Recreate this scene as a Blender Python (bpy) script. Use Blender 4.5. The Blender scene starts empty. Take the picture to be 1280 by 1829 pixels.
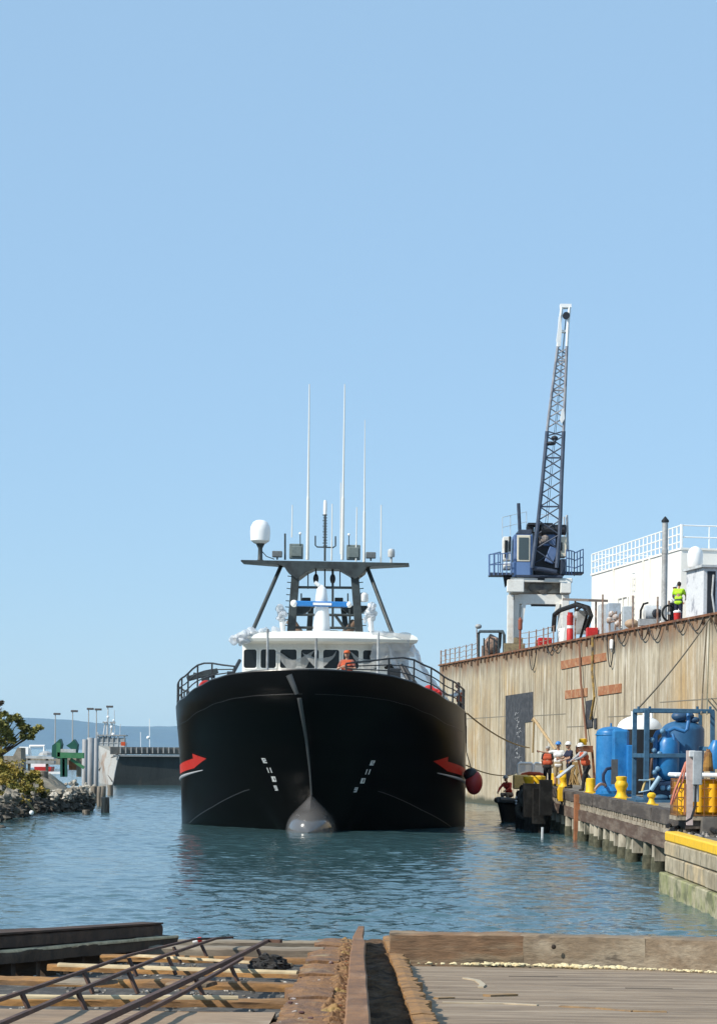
import bpy, math, random
from mathutils import Vector, Matrix, noise as mnoise
from mathutils.bvhtree import BVHTree
R = math.radians
random.seed(7)
SC = bpy.context.scene
COL = SC.collection
# ---------------------------------------------------------------- camera
F, CX, HY, CAMZ, ROLL = 4000.0, 640.0, 1345.0, 2.9, R(0.7)
CR, SR = math.cos(ROLL), math.sin(ROLL)
cd = bpy.data.cameras.new("camera"); cam = bpy.data.objects.new("camera", cd); COL.objects.link(cam)
cd.sensor_fit = 'HORIZONTAL'; cd.sensor_width = 36.0; cd.lens = 36.0 * F / 1280.0
cd.shift_y = (HY - 914.5) / 1280.0
cd.clip_start = 0.1; cd.clip_end = 60000
cam.matrix_world = Matrix(((CR, -SR, 0, 0), (0, 0, -1, 0), (SR, CR, 0, CAMZ), (0, 0, 0, 1)))
SC.camera = cam
# ---------------------------------------------------------------- sky, sun, exposure
SUN = Vector((-0.66, -0.36, 0.62)).normalized()
SUN_EL = math.asin(SUN.z); SUN_AZ = math.atan2(SUN.x, SUN.y)
w = bpy.data.worlds.new("World"); SC.world = w; w.use_nodes = True
nt = w.node_tree; bg = nt.nodes['Background']
sky = nt.nodes.new('ShaderNodeTexSky'); sky.sky_type = 'NISHITA'; sky.sun_disc = False
sky.sun_elevation = SUN_EL; sky.sun_rotation = SUN_AZ
sky.altitude = 0; sky.air_density = 1.0; sky.dust_density = 0.0; sky.ozone_density = 6.0
smx = nt.nodes.new('ShaderNodeMix'); smx.data_type = 'RGBA'; smx.inputs[0].default_value = 0.64     # evens the clear sky out
smx.inputs[7].default_value = (3.9, 6.15, 8.5, 1)
nt.links.new(sky.outputs[0], smx.inputs[6]); nt.links.new(smx.outputs[2], bg.inputs[0]); bg.inputs[1].default_value = 0.107
sl = bpy.data.lights.new("sun", 'SUN'); so = bpy.data.objects.new("sun", sl); COL.objects.link(so)
sl.energy = 5.0; sl.angle = R(0.53); sl.color = (1.0, 0.94, 0.84)
so.rotation_euler = SUN.to_track_quat('Z', 'Y').to_euler()
so.location = (0, 0, 60)
SC.view_settings.view_transform = 'Standard'; SC.view_settings.look = 'None'
SC.view_settings.exposure = 0.14; SC.view_settings.gamma = 1.0
# ---------------------------------------------------------------- placing helpers (photo pixel + depth or height -> metres)
def P(px, py, d):
    a = (px - CX) / F * d; b = (HY - py) / F * d
    return Vector((a * CR - b * SR, d, CAMZ + a * SR + b * CR))
def kz(px, py): return ((px - CX) * SR + (HY - py) * CR) / F
def PZ(px, py, z):
    return P(px, py, (z - CAMZ) / kz(px, py))
def SLZ(d): return 1.9 - 0.05 * d          # the sloping slipway
def SL(px, py, dz=0.0):
    return P(px, py, (1.9 + dz - CAMZ) / (kz(px, py) + 0.05))
# ---------------------------------------------------------------- mesh builder
def frame(ax, up=Vector((0, 0, 1))):
    ax = Vector(ax).normalized()
    if abs(ax.dot(up)) > 0.98: up = Vector((0, 1, 0))
    s = ax.cross(up).normalized(); u = s.cross(ax).normalized()
    return s, u, ax
class MB:
    def __init__(s): s.v = []; s.f = []
    def add(s, vs, fs):
        o = len(s.v); s.v += [Vector(p) for p in vs]; s.f += [tuple(o + i for i in f) for f in fs]; return s
    def box(s, c, size, rz=0.0, tilt=None):
        hx, hy, hz = size[0] / 2, size[1] / 2, size[2] / 2
        m = Matrix.Rotation(rz, 3, 'Z')
        if tilt: m = m @ tilt
        c = Vector(c)
        vs = [c + m @ Vector((x, y, z)) for x in (-hx, hx) for y in (-hy, hy) for z in (-hz, hz)]
        return s.add(vs, [(0, 1, 3, 2), (4, 6, 7, 5), (0, 4, 5, 1), (2, 3, 7, 6), (0, 2, 6, 4), (1, 5, 7, 3)])
    def beam(s, p, q, w_, h_, up=Vector((0, 0, 1))):
        p, q = Vector(p), Vector(q); a, u, ax = frame(q - p, up)
        vs = []
        for e in (p, q):
            for i, j in ((-1, -1), (1, -1), (1, 1), (-1, 1)): vs.append(e + a * (i * w_ / 2) + u * (j * h_ / 2))
        return s.add(vs, [(3, 2, 1, 0), (4, 5, 6, 7), (0, 1, 5, 4), (1, 2, 6, 5), (2, 3, 7, 6), (3, 0, 4, 7)])
    def tube(s, pts, r, n=8, caps=True):
        pts = [Vector(p) for p in pts]; rs = r if isinstance(r, (list, tuple)) else [r] * len(pts)
        o = len(s.v)
        d0 = (pts[1] - pts[0]); a, u, _ = frame(d0)
        for i, p in enumerate(pts):
            d = (pts[min(i + 1, len(pts) - 1)] - pts[max(i - 1, 0)]).normalized()
            a = (a - d * a.dot(d)).normalized(); u = d.cross(a) * -1
            u = a.cross(d)
            for k in range(n):
                t = 2 * math.pi * k / n; s.v.append(p + (a * math.cos(t) + u * math.sin(t)) * rs[i])
        for i in range(len(pts) - 1):
            for k in range(n):
                s.f.append((o + i * n + k, o + i * n + (k + 1) % n, o + (i + 1) * n + (k + 1) % n, o + (i + 1) * n + k))
        if caps:
            s.f.append(tuple(o + k for k in reversed(range(n)))); e = o + (len(pts) - 1) * n
            s.f.append(tuple(e + k for k in range(n)))
        return s
    def lathe(s, base, prof, n=20, axis=(0, 0, 1), sx=1.0):
        a, u, ax = frame(axis); base = Vector(base); o = len(s.v)
        for r, z in prof:
            for k in range(n):
                t = 2 * math.pi * k / n; s.v.append(base + ax * z + (a * math.cos(t) * sx + u * math.sin(t)) * max(r, 1e-4))
        for i in range(len(prof) - 1):
            for k in range(n):
                s.f.append((o + i * n + k, o + i * n + (k + 1) % n, o + (i + 1) * n + (k + 1) % n, o + (i + 1) * n + k))
        s.f.append(tuple(o + k for k in reversed(range(n)))); e = o + (len(prof) - 1) * n
        s.f.append(tuple(e + k for k in range(n)))
        return s
    def ball(s, c, r, n=12, m=8, sc=(1, 1, 1), jit=0.0, seed=0):
        c = Vector(c); o = len(s.v)
        for i in range(m + 1):
            th = math.pi * i / m
            for k in range(n):
                ph = 2 * math.pi * k / n
                d = Vector((math.sin(th) * math.cos(ph), math.sin(th) * math.sin(ph), math.cos(th)))
                rr = r * (1 + jit * mnoise.noise(d * 1.7 + Vector((seed * 3.1, seed, 0))))
                if i in (0, m): rr = r
                s.v.append(c + Vector((d.x * sc[0], d.y * sc[1], d.z * sc[2])) * rr)
        for i in range(m):
            for k in range(n):
                s.f.append((o + i * n + k, o + (i + 1) * n + k, o + (i + 1) * n + (k + 1) % n, o + i * n + (k + 1) % n))
        return s
    def prism(s, poly, vec):
        poly = [Vector(p) for p in poly]; vec = Vector(vec); n = len(poly)
        nn = Vector((0, 0, 0))
        for i in range(n): nn += poly[i].cross(poly[(i + 1) % n])
        if nn.dot(vec) > 0: poly.reverse()
        return s.add(poly + [p + vec for p in poly], [tuple(range(n)), tuple(reversed(range(n, 2 * n)))] +
                     [(i, n + i, n + (i + 1) % n, (i + 1) % n) for i in range(n)])
    def grid(s, fn, nu, nv):
        o = len(s.v)
        for i in range(nu + 1):
            for j in range(nv + 1): s.v.append(Vector(fn(i / nu, j / nv)))
        for i in range(nu):
            for j in range(nv):
                a = o + i * (nv + 1) + j; s.f.append((a, a + nv + 1, a + nv + 2, a + 1))
        return s
    def sheet(s, p00, p10, p11, p01): return s.add([p00, p10, p11, p01], [(0, 1, 2, 3)])
    def build(s, name, m, parent=None, smooth=False, bevel=0.0, origin=None):
        if origin is None:
            if parent is not None: origin = ORG[parent.name]
            else:
                xs = [p.x for p in s.v]; ys = [p.y for p in s.v]; zs = [p.z for p in s.v]
                origin = Vector(((min(xs) + max(xs)) / 2, (min(ys) + max(ys)) / 2, min(zs)))
        me = bpy.data.meshes.new(name)
        me.from_pydata([tuple(p - origin) for p in s.v], [], s.f); me.materials.append(m)
        if smooth:
            me.polygons.foreach_set('use_smooth', [True] * len(me.polygons))
            me.update()
            me.set_sharp_from_angle(angle=R(38))
        me.update()
        o = bpy.data.objects.new(name, me); COL.objects.link(o)
        if parent is not None: o.parent = parent; o.location = origin - ORG[parent.name]
        else: o.location = origin
        ORG[o.name] = origin
        if bevel:
            b = o.modifiers.new('bevel', 'BEVEL'); b.width = bevel; b.segments = 1; b.limit_method = 'ANGLE'; b.angle_limit = R(40)
        return o
ORG = {}
def thing(name, label, cat, loc, group=None):
    o = bpy.data.objects.new(name, None); COL.objects.link(o); o.location = loc; o.empty_display_size = 0.2
    ORG[o.name] = Vector(loc); tag(o, label, cat, group); return o
def tag(o, label, cat, group=None):
    o['label'] = label; o['category'] = cat
    if group: o['group'] = group
    return o
def struct(o): o['kind'] = 'structure'; return o
def dup(root, loc, label=None, rz=0.0, sc=None):
    r = root.copy(); COL.objects.link(r); r.location = loc; r.rotation_euler = (0, 0, rz)
    if sc: r.scale = sc
    if label: r['label'] = label
    ORG[r.name] = Vector(loc)
    for ch in list(root.children):
        c = ch.copy(); COL.objects.link(c); c.parent = r
        for g in ch.children:
            d = g.copy(); COL.objects.link(d); d.parent = c
    return r
# ---------------------------------------------------------------- materials
MATS = {}
def M(name, col, rough=0.6, metal=0.0, col2=None, scale=2.0, lo=0.45, hi=0.62, stretch=(1, 1, 1), var=0.18, vscale=9.0,
      bump=0.0, bscale=20.0, bdist=0.01, spec=0.4, coat=0.0, col3=None, scale3=1.0, lo3=0.55, hi3=0.7, stretch3=None, alpha=None, detail=6, lift=1.0):
    if name in MATS: return MATS[name]
    m = bpy.data.materials.new(name); m.use_nodes = True; MATS[name] = m
    n = m.node_tree.nodes; L = m.node_tree.links; b = n['Principled BSDF']
    b.inputs['Roughness'].default_value = rough; b.inputs['Metallic'].default_value = metal
    b.inputs['Specular IOR Level'].default_value = spec; b.inputs['Coat Weight'].default_value = coat
    tc = n.new('ShaderNodeTexCoord')
    def noise(sc_, st, det=detail, dist=0.0):
        mp = n.new('ShaderNodeMapping'); mp.inputs['Scale'].default_value = st
        L.new(tc.outputs['Object'], mp.inputs[0])
        t = n.new('ShaderNodeTexNoise'); t.inputs['Scale'].default_value = sc_; t.inputs['Detail'].default_value = det
        t.inputs['Roughness'].default_value = 0.62; t.inputs['Distortion'].default_value = dist
        L.new(mp.outputs[0], t.inputs[0]); return t.outputs[0]
    def ramp(src, a, z):
        r = n.new('ShaderNodeMapRange'); r.inputs[1].default_value = a; r.inputs[2].default_value = z; r.clamp = True
        L.new(src, r.inputs[0]); return r.outputs[0]
    def mix(fac, A, B):
        x = n.new('ShaderNodeMix'); x.data_type = 'RGBA'; L.new(fac, x.inputs[0])
        for i, s_ in ((6, A), (7, B)):
            if isinstance(s_, (tuple, list)): x.inputs[i].default_value = (*s_[:3], 1)
            else: L.new(s_, x.inputs[i])
        return x.outputs[2]
    c = tuple(col)
    if col2: c = mix(ramp(noise(scale, stretch), lo, hi), c, col2)
    if col3: c = mix(ramp(noise(scale3, stretch3 or stretch), lo3, hi3), c, col3)
    if var:
        vv = ramp(noise(vscale, stretch), 0.25, 0.75)
        k = n.new('ShaderNodeMapRange'); k.inputs[3].default_value = 1 - var; k.inputs[4].default_value = 1 + var; L.new(vv, k.inputs[0])
        x = n.new('ShaderNodeMix'); x.data_type = 'RGBA'; x.blend_type = 'MULTIPLY'; x.inputs[0].default_value = 1.0
        if isinstance(c, tuple): x.inputs[6].default_value = (*c[:3], 1)
        else: L.new(c, x.inputs[6])
        L.new(k.outputs[0], x.inputs[7]); c = x.outputs[2]
        rr = n.new('ShaderNodeMapRange'); rr.inputs[3].default_value = max(rough - 0.12, 0.02); rr.inputs[4].default_value = min(rough + 0.12, 1.0)
        L.new(vv, rr.inputs[0]); L.new(rr.outputs[0], b.inputs['Roughness'])
    if isinstance(c, tuple): b.inputs['Base Color'].default_value = (*c[:3], 1)
    else: L.new(c, b.inputs['Base Color'])
    if bump:
        bp = n.new('ShaderNodeBump'); bp.inputs['Strength'].default_value = bump; bp.inputs['Distance'].default_value = bdist
        L.new(noise(bscale, stretch), bp.inputs['Height']); L.new(bp.outputs[0], b.inputs['Normal'])
    if alpha is not None: b.inputs['Alpha'].default_value = alpha
    return m
WHITE = M('white_paint', (0.78, 0.77, 0.72), 0.45, col2=(0.62, 0.58, 0.5), scale=1.3, lo=0.5, hi=0.8, var=0.06)
BRIGHT = M('bright_white', (0.84, 0.84, 0.82), 0.4, var=0.04)
BLACK = M('black_paint', (0.012, 0.012, 0.013), 0.45, var=0.2)
RUBBER = M('black_rubber', (0.012, 0.012, 0.012), 0.75, var=0.25, bump=0.3)
DKGREY = M('mast_grey', (0.045, 0.056, 0.057), 0.5, col2=(0.028, 0.032, 0.032), scale=2.5)
GREY = M('grey_paint', (0.36, 0.37, 0.37), 0.5, col2=(0.25, 0.25, 0.24), scale=2.0)
PALEGREY = M('pale_grey', (0.52, 0.54, 0.55), 0.5, col2=(0.4, 0.4, 0.38), scale=1.8)
STEEL = M('bare_steel', (0.4, 0.4, 0.39), 0.35, 0.8)
RUST = M('rust', (0.20, 0.075, 0.028), 0.85, col2=(0.09, 0.04, 0.02), scale=5, var=0.3, bump=0.5, bscale=40)
RUSTLT = M('rust_light', (0.33, 0.13, 0.055), 0.85, col2=(0.22, 0.09, 0.04), scale=3, var=0.25, bump=0.3)
REDP = M('red_paint', (0.5, 0.022, 0.02), 0.45, col2=(0.36, 0.03, 0.02), scale=2)
YELLOW = M('yellow_paint', (0.78, 0.47, 0.015), 0.5, col2=(0.6, 0.36, 0.03), scale=4, lo=0.5, hi=0.75, var=0.12, bump=0.15)
BLUE = M('blue_paint', (0.016, 0.15, 0.37), 0.36, col2=(0.03, 0.18, 0.40), scale=1.7, var=0.14, col3=(0.02, 0.09, 0.24), scale3=3.0, lo3=0.56, hi3=0.72, stretch3=(1, 1, 0.3))
BLUELT = M('blue_light', (0.02, 0.17, 0.45), 0.38, var=0.1)
BLUEFR = M('blue_steel', (0.045, 0.115, 0.19), 0.5, col2=(0.03, 0.08, 0.14), scale=3)
GLASS = M('dark_glass', (0.008, 0.009, 0.01), 0.1, spec=0.3, var=0)
ORANGE = M('orange_cloth', (0.55, 0.085, 0.025), 0.8, var=0.15)
ROPE = M('rope', (0.33, 0.24, 0.12), 0.9, var=0.3, vscale=30)
ROPEDK = M('rope_dark', (0.16, 0.13, 0.09), 0.9, var=0.3, vscale=30)
# ================================================================ water, shore, hills, haze
def water_mat():
    m = bpy.data.materials.new('harbour_water'); m.use_nodes = True
    n = m.node_tree.nodes; L = m.node_tree.links; b = n['Principled BSDF']
    b.inputs['Base Color'].default_value = (0.048, 0.102, 0.112, 1); b.inputs['Roughness'].default_value = 0.09
    b.inputs['IOR'].default_value = 1.333; b.inputs['Specular IOR Level'].default_value = 0.75
    tc = n.new('ShaderNodeTexCoord')
    def nz(sc_, st, det, rz=0.0, dist=0.0):
        mp = n.new('ShaderNodeMapping'); mp.inputs['Scale'].default_value = st; mp.inputs['Rotation'].default_value = (0, 0, rz)
        L.new(tc.outputs['Object'], mp.inputs[0])
        t = n.new('ShaderNodeTexNoise'); t.inputs['Scale'].default_value = sc_; t.inputs['Detail'].default_value = det
        t.inputs['Distortion'].default_value = dist
        L.new(mp.outputs[0], t.inputs[0]); return t.outputs[0]
    def mul(a, k):
        x = n.new('ShaderNodeMath'); x.operation = 'MULTIPLY'; L.new(a, x.inputs[0])
        if isinstance(k, float): x.inputs[1].default_value = k
        else: L.new(k, x.inputs[1])
        return x.outputs[0]
    def add(a, c):
        x = n.new('ShaderNodeMath'); x.operation = 'ADD'; L.new(a, x.inputs[0]); L.new(c, x.inputs[1]); return x.outputs[0]
    gust = n.new('ShaderNodeMapRange'); L.new(nz(0.07, (1, 0.5, 1), 2.0), gust.inputs[0])
    gust.inputs[1].default_value = 0.35; gust.inputs[2].default_value = 0.65; gust.inputs[3].default_value = 0.75; gust.inputs[4].default_value = 1.3
    h = add(mul(nz(0.55, (0.75, 1.0, 1), 3.0, 0.25), WV[0]), mul(nz(1.9, (0.7, 1.0, 1), 3.0, -0.2, 0.4), WV[1]))
    h = add(h, mul(nz(6.0, (0.75, 1.0, 1), 2.0, 0.1, 0.3), WV[2]))
    h = mul(h, gust.outputs[0])
    bp = n.new('ShaderNodeBump'); bp.inputs['Strength'].default_value = 1.0; bp.inputs['Distance'].default_value = 1.0
    L.new(h, bp.inputs['Height']); L.new(bp.outputs[0], b.inputs['Normal'])
    return m
WV = (0.10, 0.05, 0.012)
WATER = water_mat()
import numpy as np
def waves():
    rng = np.random.default_rng(11)
    rows = [23.0]
    while rows[-1] < 210: rows.append(rows[-1] + max(0.06, rows[-1] * 0.0021))
    d = np.array(rows); nc = 300
    u = np.linspace(-1, 1, nc + 1)
    X = u[None, :] * (d * 0.20 + 1.0)[:, None]; Y = np.repeat(d[:, None], nc + 1, 1)
    Z = np.zeros_like(X)
    for i in range(90):
        lam = 0.24 * (6.5 ** rng.random()); th = rng.normal(0.5, 0.75) + math.pi / 2
        kx, ky = 2 * math.pi / lam * math.cos(th), 2 * math.pi / lam * math.sin(th)
        amp = WSL * lam / (2 * math.pi) * math.sqrt(2 / 90)
        amp *= (1.0 if lam < 0.9 else (0.9 / lam) ** 1.2)
        fade = np.clip(lam / (0.0021 * 3.0 * Y + 0.02), 0, 1) ** 2
        Z += amp * fade * np.sin(kx * X + ky * Y + rng.random() * 6.283)
    g = 0.75 + 0.35 * np.sin(X * 0.21 + Y * 0.09 + 1) * np.sin(Y * 0.13 - X * 0.06)
    Z *= g
    ed = np.clip((1 - np.abs(u)) / 0.06, 0, 1)[None, :] * np.clip((210 - d) / 40, 0, 1)[:, None] * np.clip((d - 23) / 1, 0, 1)[:, None]
    Z *= ed
    V = np.stack([X, Y, Z], -1).reshape(-1, 3).astype(np.float32)
    nr = len(rows); idx = np.arange(nr * (nc + 1)).reshape(nr, nc + 1)
    Q = np.stack([idx[:-1, :-1], idx[:-1, 1:], idx[1:, 1:], idx[1:, :-1]], -1).reshape(-1, 4)
    rim = [idx[0, :], idx[:, -1], idx[-1, ::-1], idx[::-1, 0]]
    me = bpy.data.meshes.new('water')
    # flat sea joined on round the rippled fan
    big = [(-14000, -40, 0), (14000, -40, 0), (14000, 33000, 0), (-14000, 33000, 0)]
    nV = len(V); A, B_, C_, D_ = idx[0, 0], idx[0, -1], idx[-1, -1], idx[-1, 0]
    V = np.vstack([V, np.array(big, np.float32)])
    fl = [[nV, nV + 1] + list(rim[0][::-1]), [nV + 1, nV + 2] + list(rim[1][::-1]), [nV + 2, nV + 3] + list(rim[2][::-1]), [nV + 3, nV] + list(rim[3][::-1])]
    me.from_pydata(V.tolist(), [], Q.tolist() + [[int(i) for i in f] for f in fl])
    me.materials.append(WATER); me.polygons.foreach_set('use_smooth', [True] * len(me.polygons)); me.update()
    o = bpy.data.objects.new('water', me); COL.objects.link(o); return struct(o)
WSL = 0.13
waves()

HILLM = M('forest_hill_hazed', (0.048, 0.10, 0.17), 0.95, col2=(0.062, 0.115, 0.17), scale=0.004, var=0.25, vscale=0.02, spec=0.0)  # blue of the distant haze partly put into the base colour
def ridge(name, d0, d1, prof, amp, seed):
    def fn(u, v):
        x = -7600 + 15200 * u
        d = d0 + (d1 - d0) * v
        px = CX + F * x / d1
        h = None
        for i in range(len(prof) - 1):
            a, b_ = prof[i], prof[i + 1]
            if a[0] <= px <= b_[0]:
                t = (px - a[0]) / (b_[0] - a[0]); t = t * t * (3 - 2 * t); h = a[1] + (b_[1] - a[1]) * t
        if h is None: h = prof[0][1] if px < prof[0][0] else prof[-1][1]
        top = (HY - h + (px - CX) * SR) / F * d1 + CAMZ
        z = -6 + (top + 6) * math.sin(v * math.pi / 2) ** 0.8
        z += amp * (mnoise.noise(Vector((x * 0.012, v * 7, seed))) + 0.5 * mnoise.noise(Vector((x * 0.04, v * 11, seed)))) * v
        return (x, d, z)
    def back(u, v):
        p = fn(u, 1.0); return (p[0], d1 + 900 * v, p[2] * (1 - v) - 8 * v)
    m_ = MB(); m_.grid(fn, 420, 14); m_.grid(back, 420, 4)
    return struct(m_.build(name, HILLM, smooth=True))
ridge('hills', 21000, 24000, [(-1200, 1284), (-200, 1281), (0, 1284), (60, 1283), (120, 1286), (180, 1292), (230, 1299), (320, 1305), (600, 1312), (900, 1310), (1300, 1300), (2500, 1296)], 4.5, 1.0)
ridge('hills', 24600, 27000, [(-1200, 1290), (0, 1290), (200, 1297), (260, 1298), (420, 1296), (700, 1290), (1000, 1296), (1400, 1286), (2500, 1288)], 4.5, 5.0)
# air: one even box round camera and scene, sky outside
mb = MB(); mb.box((0, 14900, 196), (40000, 30600, 398))
hz = mb.build('haze', bpy.data.materials.new('haze'), origin=Vector((0, 0, 0))); hz['kind'] = 'stuff'
hm = hz.data.materials[0]; hm.use_nodes = True; hn = hm.node_tree
hn.nodes.remove(hn.nodes['Principled BSDF'])
pv = hn.nodes.new('ShaderNodeVolumePrincipled'); pv.inputs['Color'].default_value = (0.6, 0.85, 1.0, 1)
pv.inputs['Density'].default_value = 0.000026; pv.inputs['Anisotropy'].default_value = -0.2
hn.links.new(pv.outputs[0], hn.nodes['Material Output'].inputs['Volume'])
# ================================================================ the fishing vessel
TH = R(2.0); SX, SY = -1.70, 82.0
ST, CT = math.sin(TH), math.cos(TH)
def S(a, v, z): return Vector((SX + v * CT + a * ST, SY + a * CT - v * ST, z))
ship = thing('fishing_vessel', 'big black bow on fishing vessel with red arrows on the hull and white wheelhouse', 'ship', S(8, 0, 0))
def lerp_tab(t, x):
    if x <= t[0][0]: return t[0][1]
    for (a, b), (c, d) in zip(t, t[1:]):
        if x <= c: k = (x - a) / (c - a); return b + (d - b) * k
    return t[-1][1]
def sm_tab(t, x):
    if x <= t[0][0]: return t[0][1]
    for (a, b), (c, d) in zip(t, t[1:]):
        if x <= c: k = (x - a) / (c - a); k = k * k * (3 - 2 * k) * 0.5 + k * 0.5; return b + (d - b) * k
    return t[-1][1]
STEM = [(-1.5, 1.2), (0.0, 0.3), (1.3, 0.0), (2.2, -0.45), (3.2, -1.2), (4.2, -2.2), (4.75, -2.62), (5.2, -2.78), (5.8, -2.84), (6.2, -2.86)]
def stem(z): return lerp_tab(STEM, z)
SHEER = [(0, 5.80), (0.6, 5.75), (1.3, 5.66), (2.1, 5.50), (3.1, 5.24), (4.8, 4.84), (7.2, 4.58), (11, 4.45), (34, 4.3)]
def sheer(q): return sm_tab(SHEER, q)
def hb(q, z):                                   # half breadth at q metres aft of the stem at that level
    zz = max(0.0, min(z / 5.6, 1.0))
    Le = 8.6 + 0.4 * zz
    B = 5.74 - 0.10 * zz ** 2
    p = 1.75 + 0.55 * zz; e = 0.76 - 0.18 * zz ** 1.3
    x = min(max(q, 0) / Le, 1.0)
    return B * (1 - (1 - x) ** p) ** e
def chine(q): return lerp_tab([(0, 1.75), (1.6, 1.45), (3.5, 0.75), (5.8, 0.05), (8, -0.4), (34, -0.6)], q)
def hull_pt(sd, q, z, off=0.0):
    zc = chine(q)
    if z >= zc: b = hb(q, z)
    else:
        k = min(q / 1.4, 1.0)
        b = max(hb(q, zc) - (zc - z) * 0.62 * k - max(0, 1.0 - q) * 0.25 * (zc - z), 0.02 if q > 0 else 0)
    p = S(stem(z) + q, sd * b, z)
    if off:
        e = 0.05
        a1 = hull_pt(sd, q + e, z); a2 = hull_pt(sd, q, z + e)
        n = (a1 - p).cross(a2 - p)
        n = n.normalized() if n.length > 1e-9 else Vector((0, -1, 0))
        if n.dot(S(12, 0, 2) - p) > 0: n = -n
        p = p + n * off
    return p
def qcol(u): return 32.0 * u ** 2.1
HULLM = M('hull_black', (0.003, 0.003, 0.003), 0.3, var=0, spec=0.10, bump=0.03, bscale=0.35, bdist=0.15)
NQ, NT = 70, 30
mb = MB()
for sd in (-1, 1):
    def fn(u, t, sd=sd):
        q = qcol(u); zc = chine(q); top = sheer(q)
        z = -1.3 + (zc + 1.3) * (t / 0.25) if t <= 0.25 else zc + (top - zc) * (t - 0.25) / 0.75
        return hull_pt(sd, q, z)
    m2 = MB(); m2.grid(fn, NQ, 32)
    if sd == 1: m2.f = [tuple(reversed(f)) for f in m2.f]
    mb.add(m2.v, m2.f)
HULLV = list(mb.v); HULLF = list(mb.f)
tr = [hull_pt(-1, 32, -1.3), hull_pt(1, 32, -1.3), hull_pt(1, 32, sheer(32)), hull_pt(-1, 32, sheer(32))]
mb.add(tr, [(0, 1, 2, 3)])
hull = mb.build('hull', HULLM, ship, smooth=True)
HB = BVHTree.FromPolygons([tuple(v) for v in HULLV], HULLF)
# inside of bulwark and deck
DECKM = M('ship_deck', (0.12, 0.13, 0.13), 0.7, col2=(0.2, 0.2, 0.19))
mb = MB()
for sd in (-1, 1):
    m2 = MB()
    def fi(u, t, sd=sd):
        q = 0.35 + qcol(u) * 0.985; top = sheer(q) - 0.004; z = top - 1.05 * t
        return S(stem(z) + q + 0.1, sd * max(hb(q, z) - 0.14, 0.0), z)
    m2.grid(fi, NQ, 4); mb.add(m2.v, m2.f)
    def fd(u, t, sd=sd):
        q = 0.35 + qcol(u) * 0.985; top = sheer(q)
        return S(stem(top - 1) + q + 0.1, sd * max(hb(q, top - 1) - 0.14, 0.0) * (1 - t), top - 1.0)
    m2 = MB(); m2.grid(fd, NQ, 2); mb.add(m2.v, m2.f)
mb.build('deck', DECKM, ship)
mb = MB()
for sd in (-1, 1):
    pts = []
    for i in range(61):
        q = qcol(i / 60); top = sheer(q); pts.append(S(stem(top) + q + 0.05, sd * max(hb(q, top) - 0.05, 0), top + 0.01))
    mb.tube(pts, 0.055, 8)
mb.build('cap_rail', M('cap_black', (0.02, 0.02, 0.02), 0.35, var=0.1), ship, smooth=True)
def bow_on(v, z):                               # point of the plating at height z, v metres off the centre line
    lo, hi = 0.0, 6.0
    for _ in range(40):
        m_ = (lo + hi) / 2
        if hb(m_, z) < abs(v): lo = m_
        else: hi = m_
    return S(stem(z) + lo, v, z)
STEMM = M('stem_highlight_grey', (0.085, 0.085, 0.084), 0.35, var=0.15, vscale=3, spec=0.5)  # lighter grey paints the highlight streak running up the stem
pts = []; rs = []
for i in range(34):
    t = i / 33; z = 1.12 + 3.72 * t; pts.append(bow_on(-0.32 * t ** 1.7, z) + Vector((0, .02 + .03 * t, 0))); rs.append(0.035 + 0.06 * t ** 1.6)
MB().tube(pts, rs, 14).build('stem_highlight', STEMM, ship, smooth=True)
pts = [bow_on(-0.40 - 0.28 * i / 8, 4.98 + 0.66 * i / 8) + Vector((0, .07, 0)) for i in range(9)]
MB().tube(pts, [.10 + .005 * i for i in range(9)], 14).build('stem_highlight', STEMM, ship, smooth=True)
for sd in (-1, 1):
    MB().tube([hull_pt(sd, 0.02 + 7.0 * (i / 40) ** 2, sheer(0.02 + 7.0 * (i / 40) ** 2) - 0.84, -0.004) for i in range(41)], .012, 6).build('bulwark_seam', BLACK, ship, smooth=True)
# bulbous bow
BULBM = M('bulb_grey', (0.10, 0.097, 0.095), 0.2, col2=(0.085, 0.083, 0.083), scale=.8, var=0, spec=0.6, coat=1.0)
mb = MB()
def fb(u, t):
    # round nose; further aft the upper half is two flat cheeks drawn up to a ridge that meets the stem
    ang = 2 * math.pi * u; a = -1.75 + 3.6 * t; s = min(1.0, t / 0.5); rad = 0.93 * math.sqrt(max(0, 1 - (1 - s) ** 2)) + 1e-4
    k = min(1.0, max(0.0, (t - 0.18) / 0.30)); k = k * k * (3 - 2 * k); p = rad * (1.0 + 0.44 * k)
    el = math.asin(min(1.0, rad / p)) if p > rad * 1.0001 else math.pi / 2
    e = math.asin(math.cos(ang)); side = 1 if math.sin(ang) >= 0 else -1
    if e <= el: v, z = math.cos(e) * rad, math.sin(e) * rad
    else:
        f = (e - el) / (math.pi / 2 - el); v, z = math.cos(el) * rad * (1 - f), math.sin(el) * rad * (1 - f) + p * f
    return S(a, side * v, z + 0.03)
mb.grid(fb, 64, 40)
mb.build('bulbous_bow', BULBM, ship, smooth=True)
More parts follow.
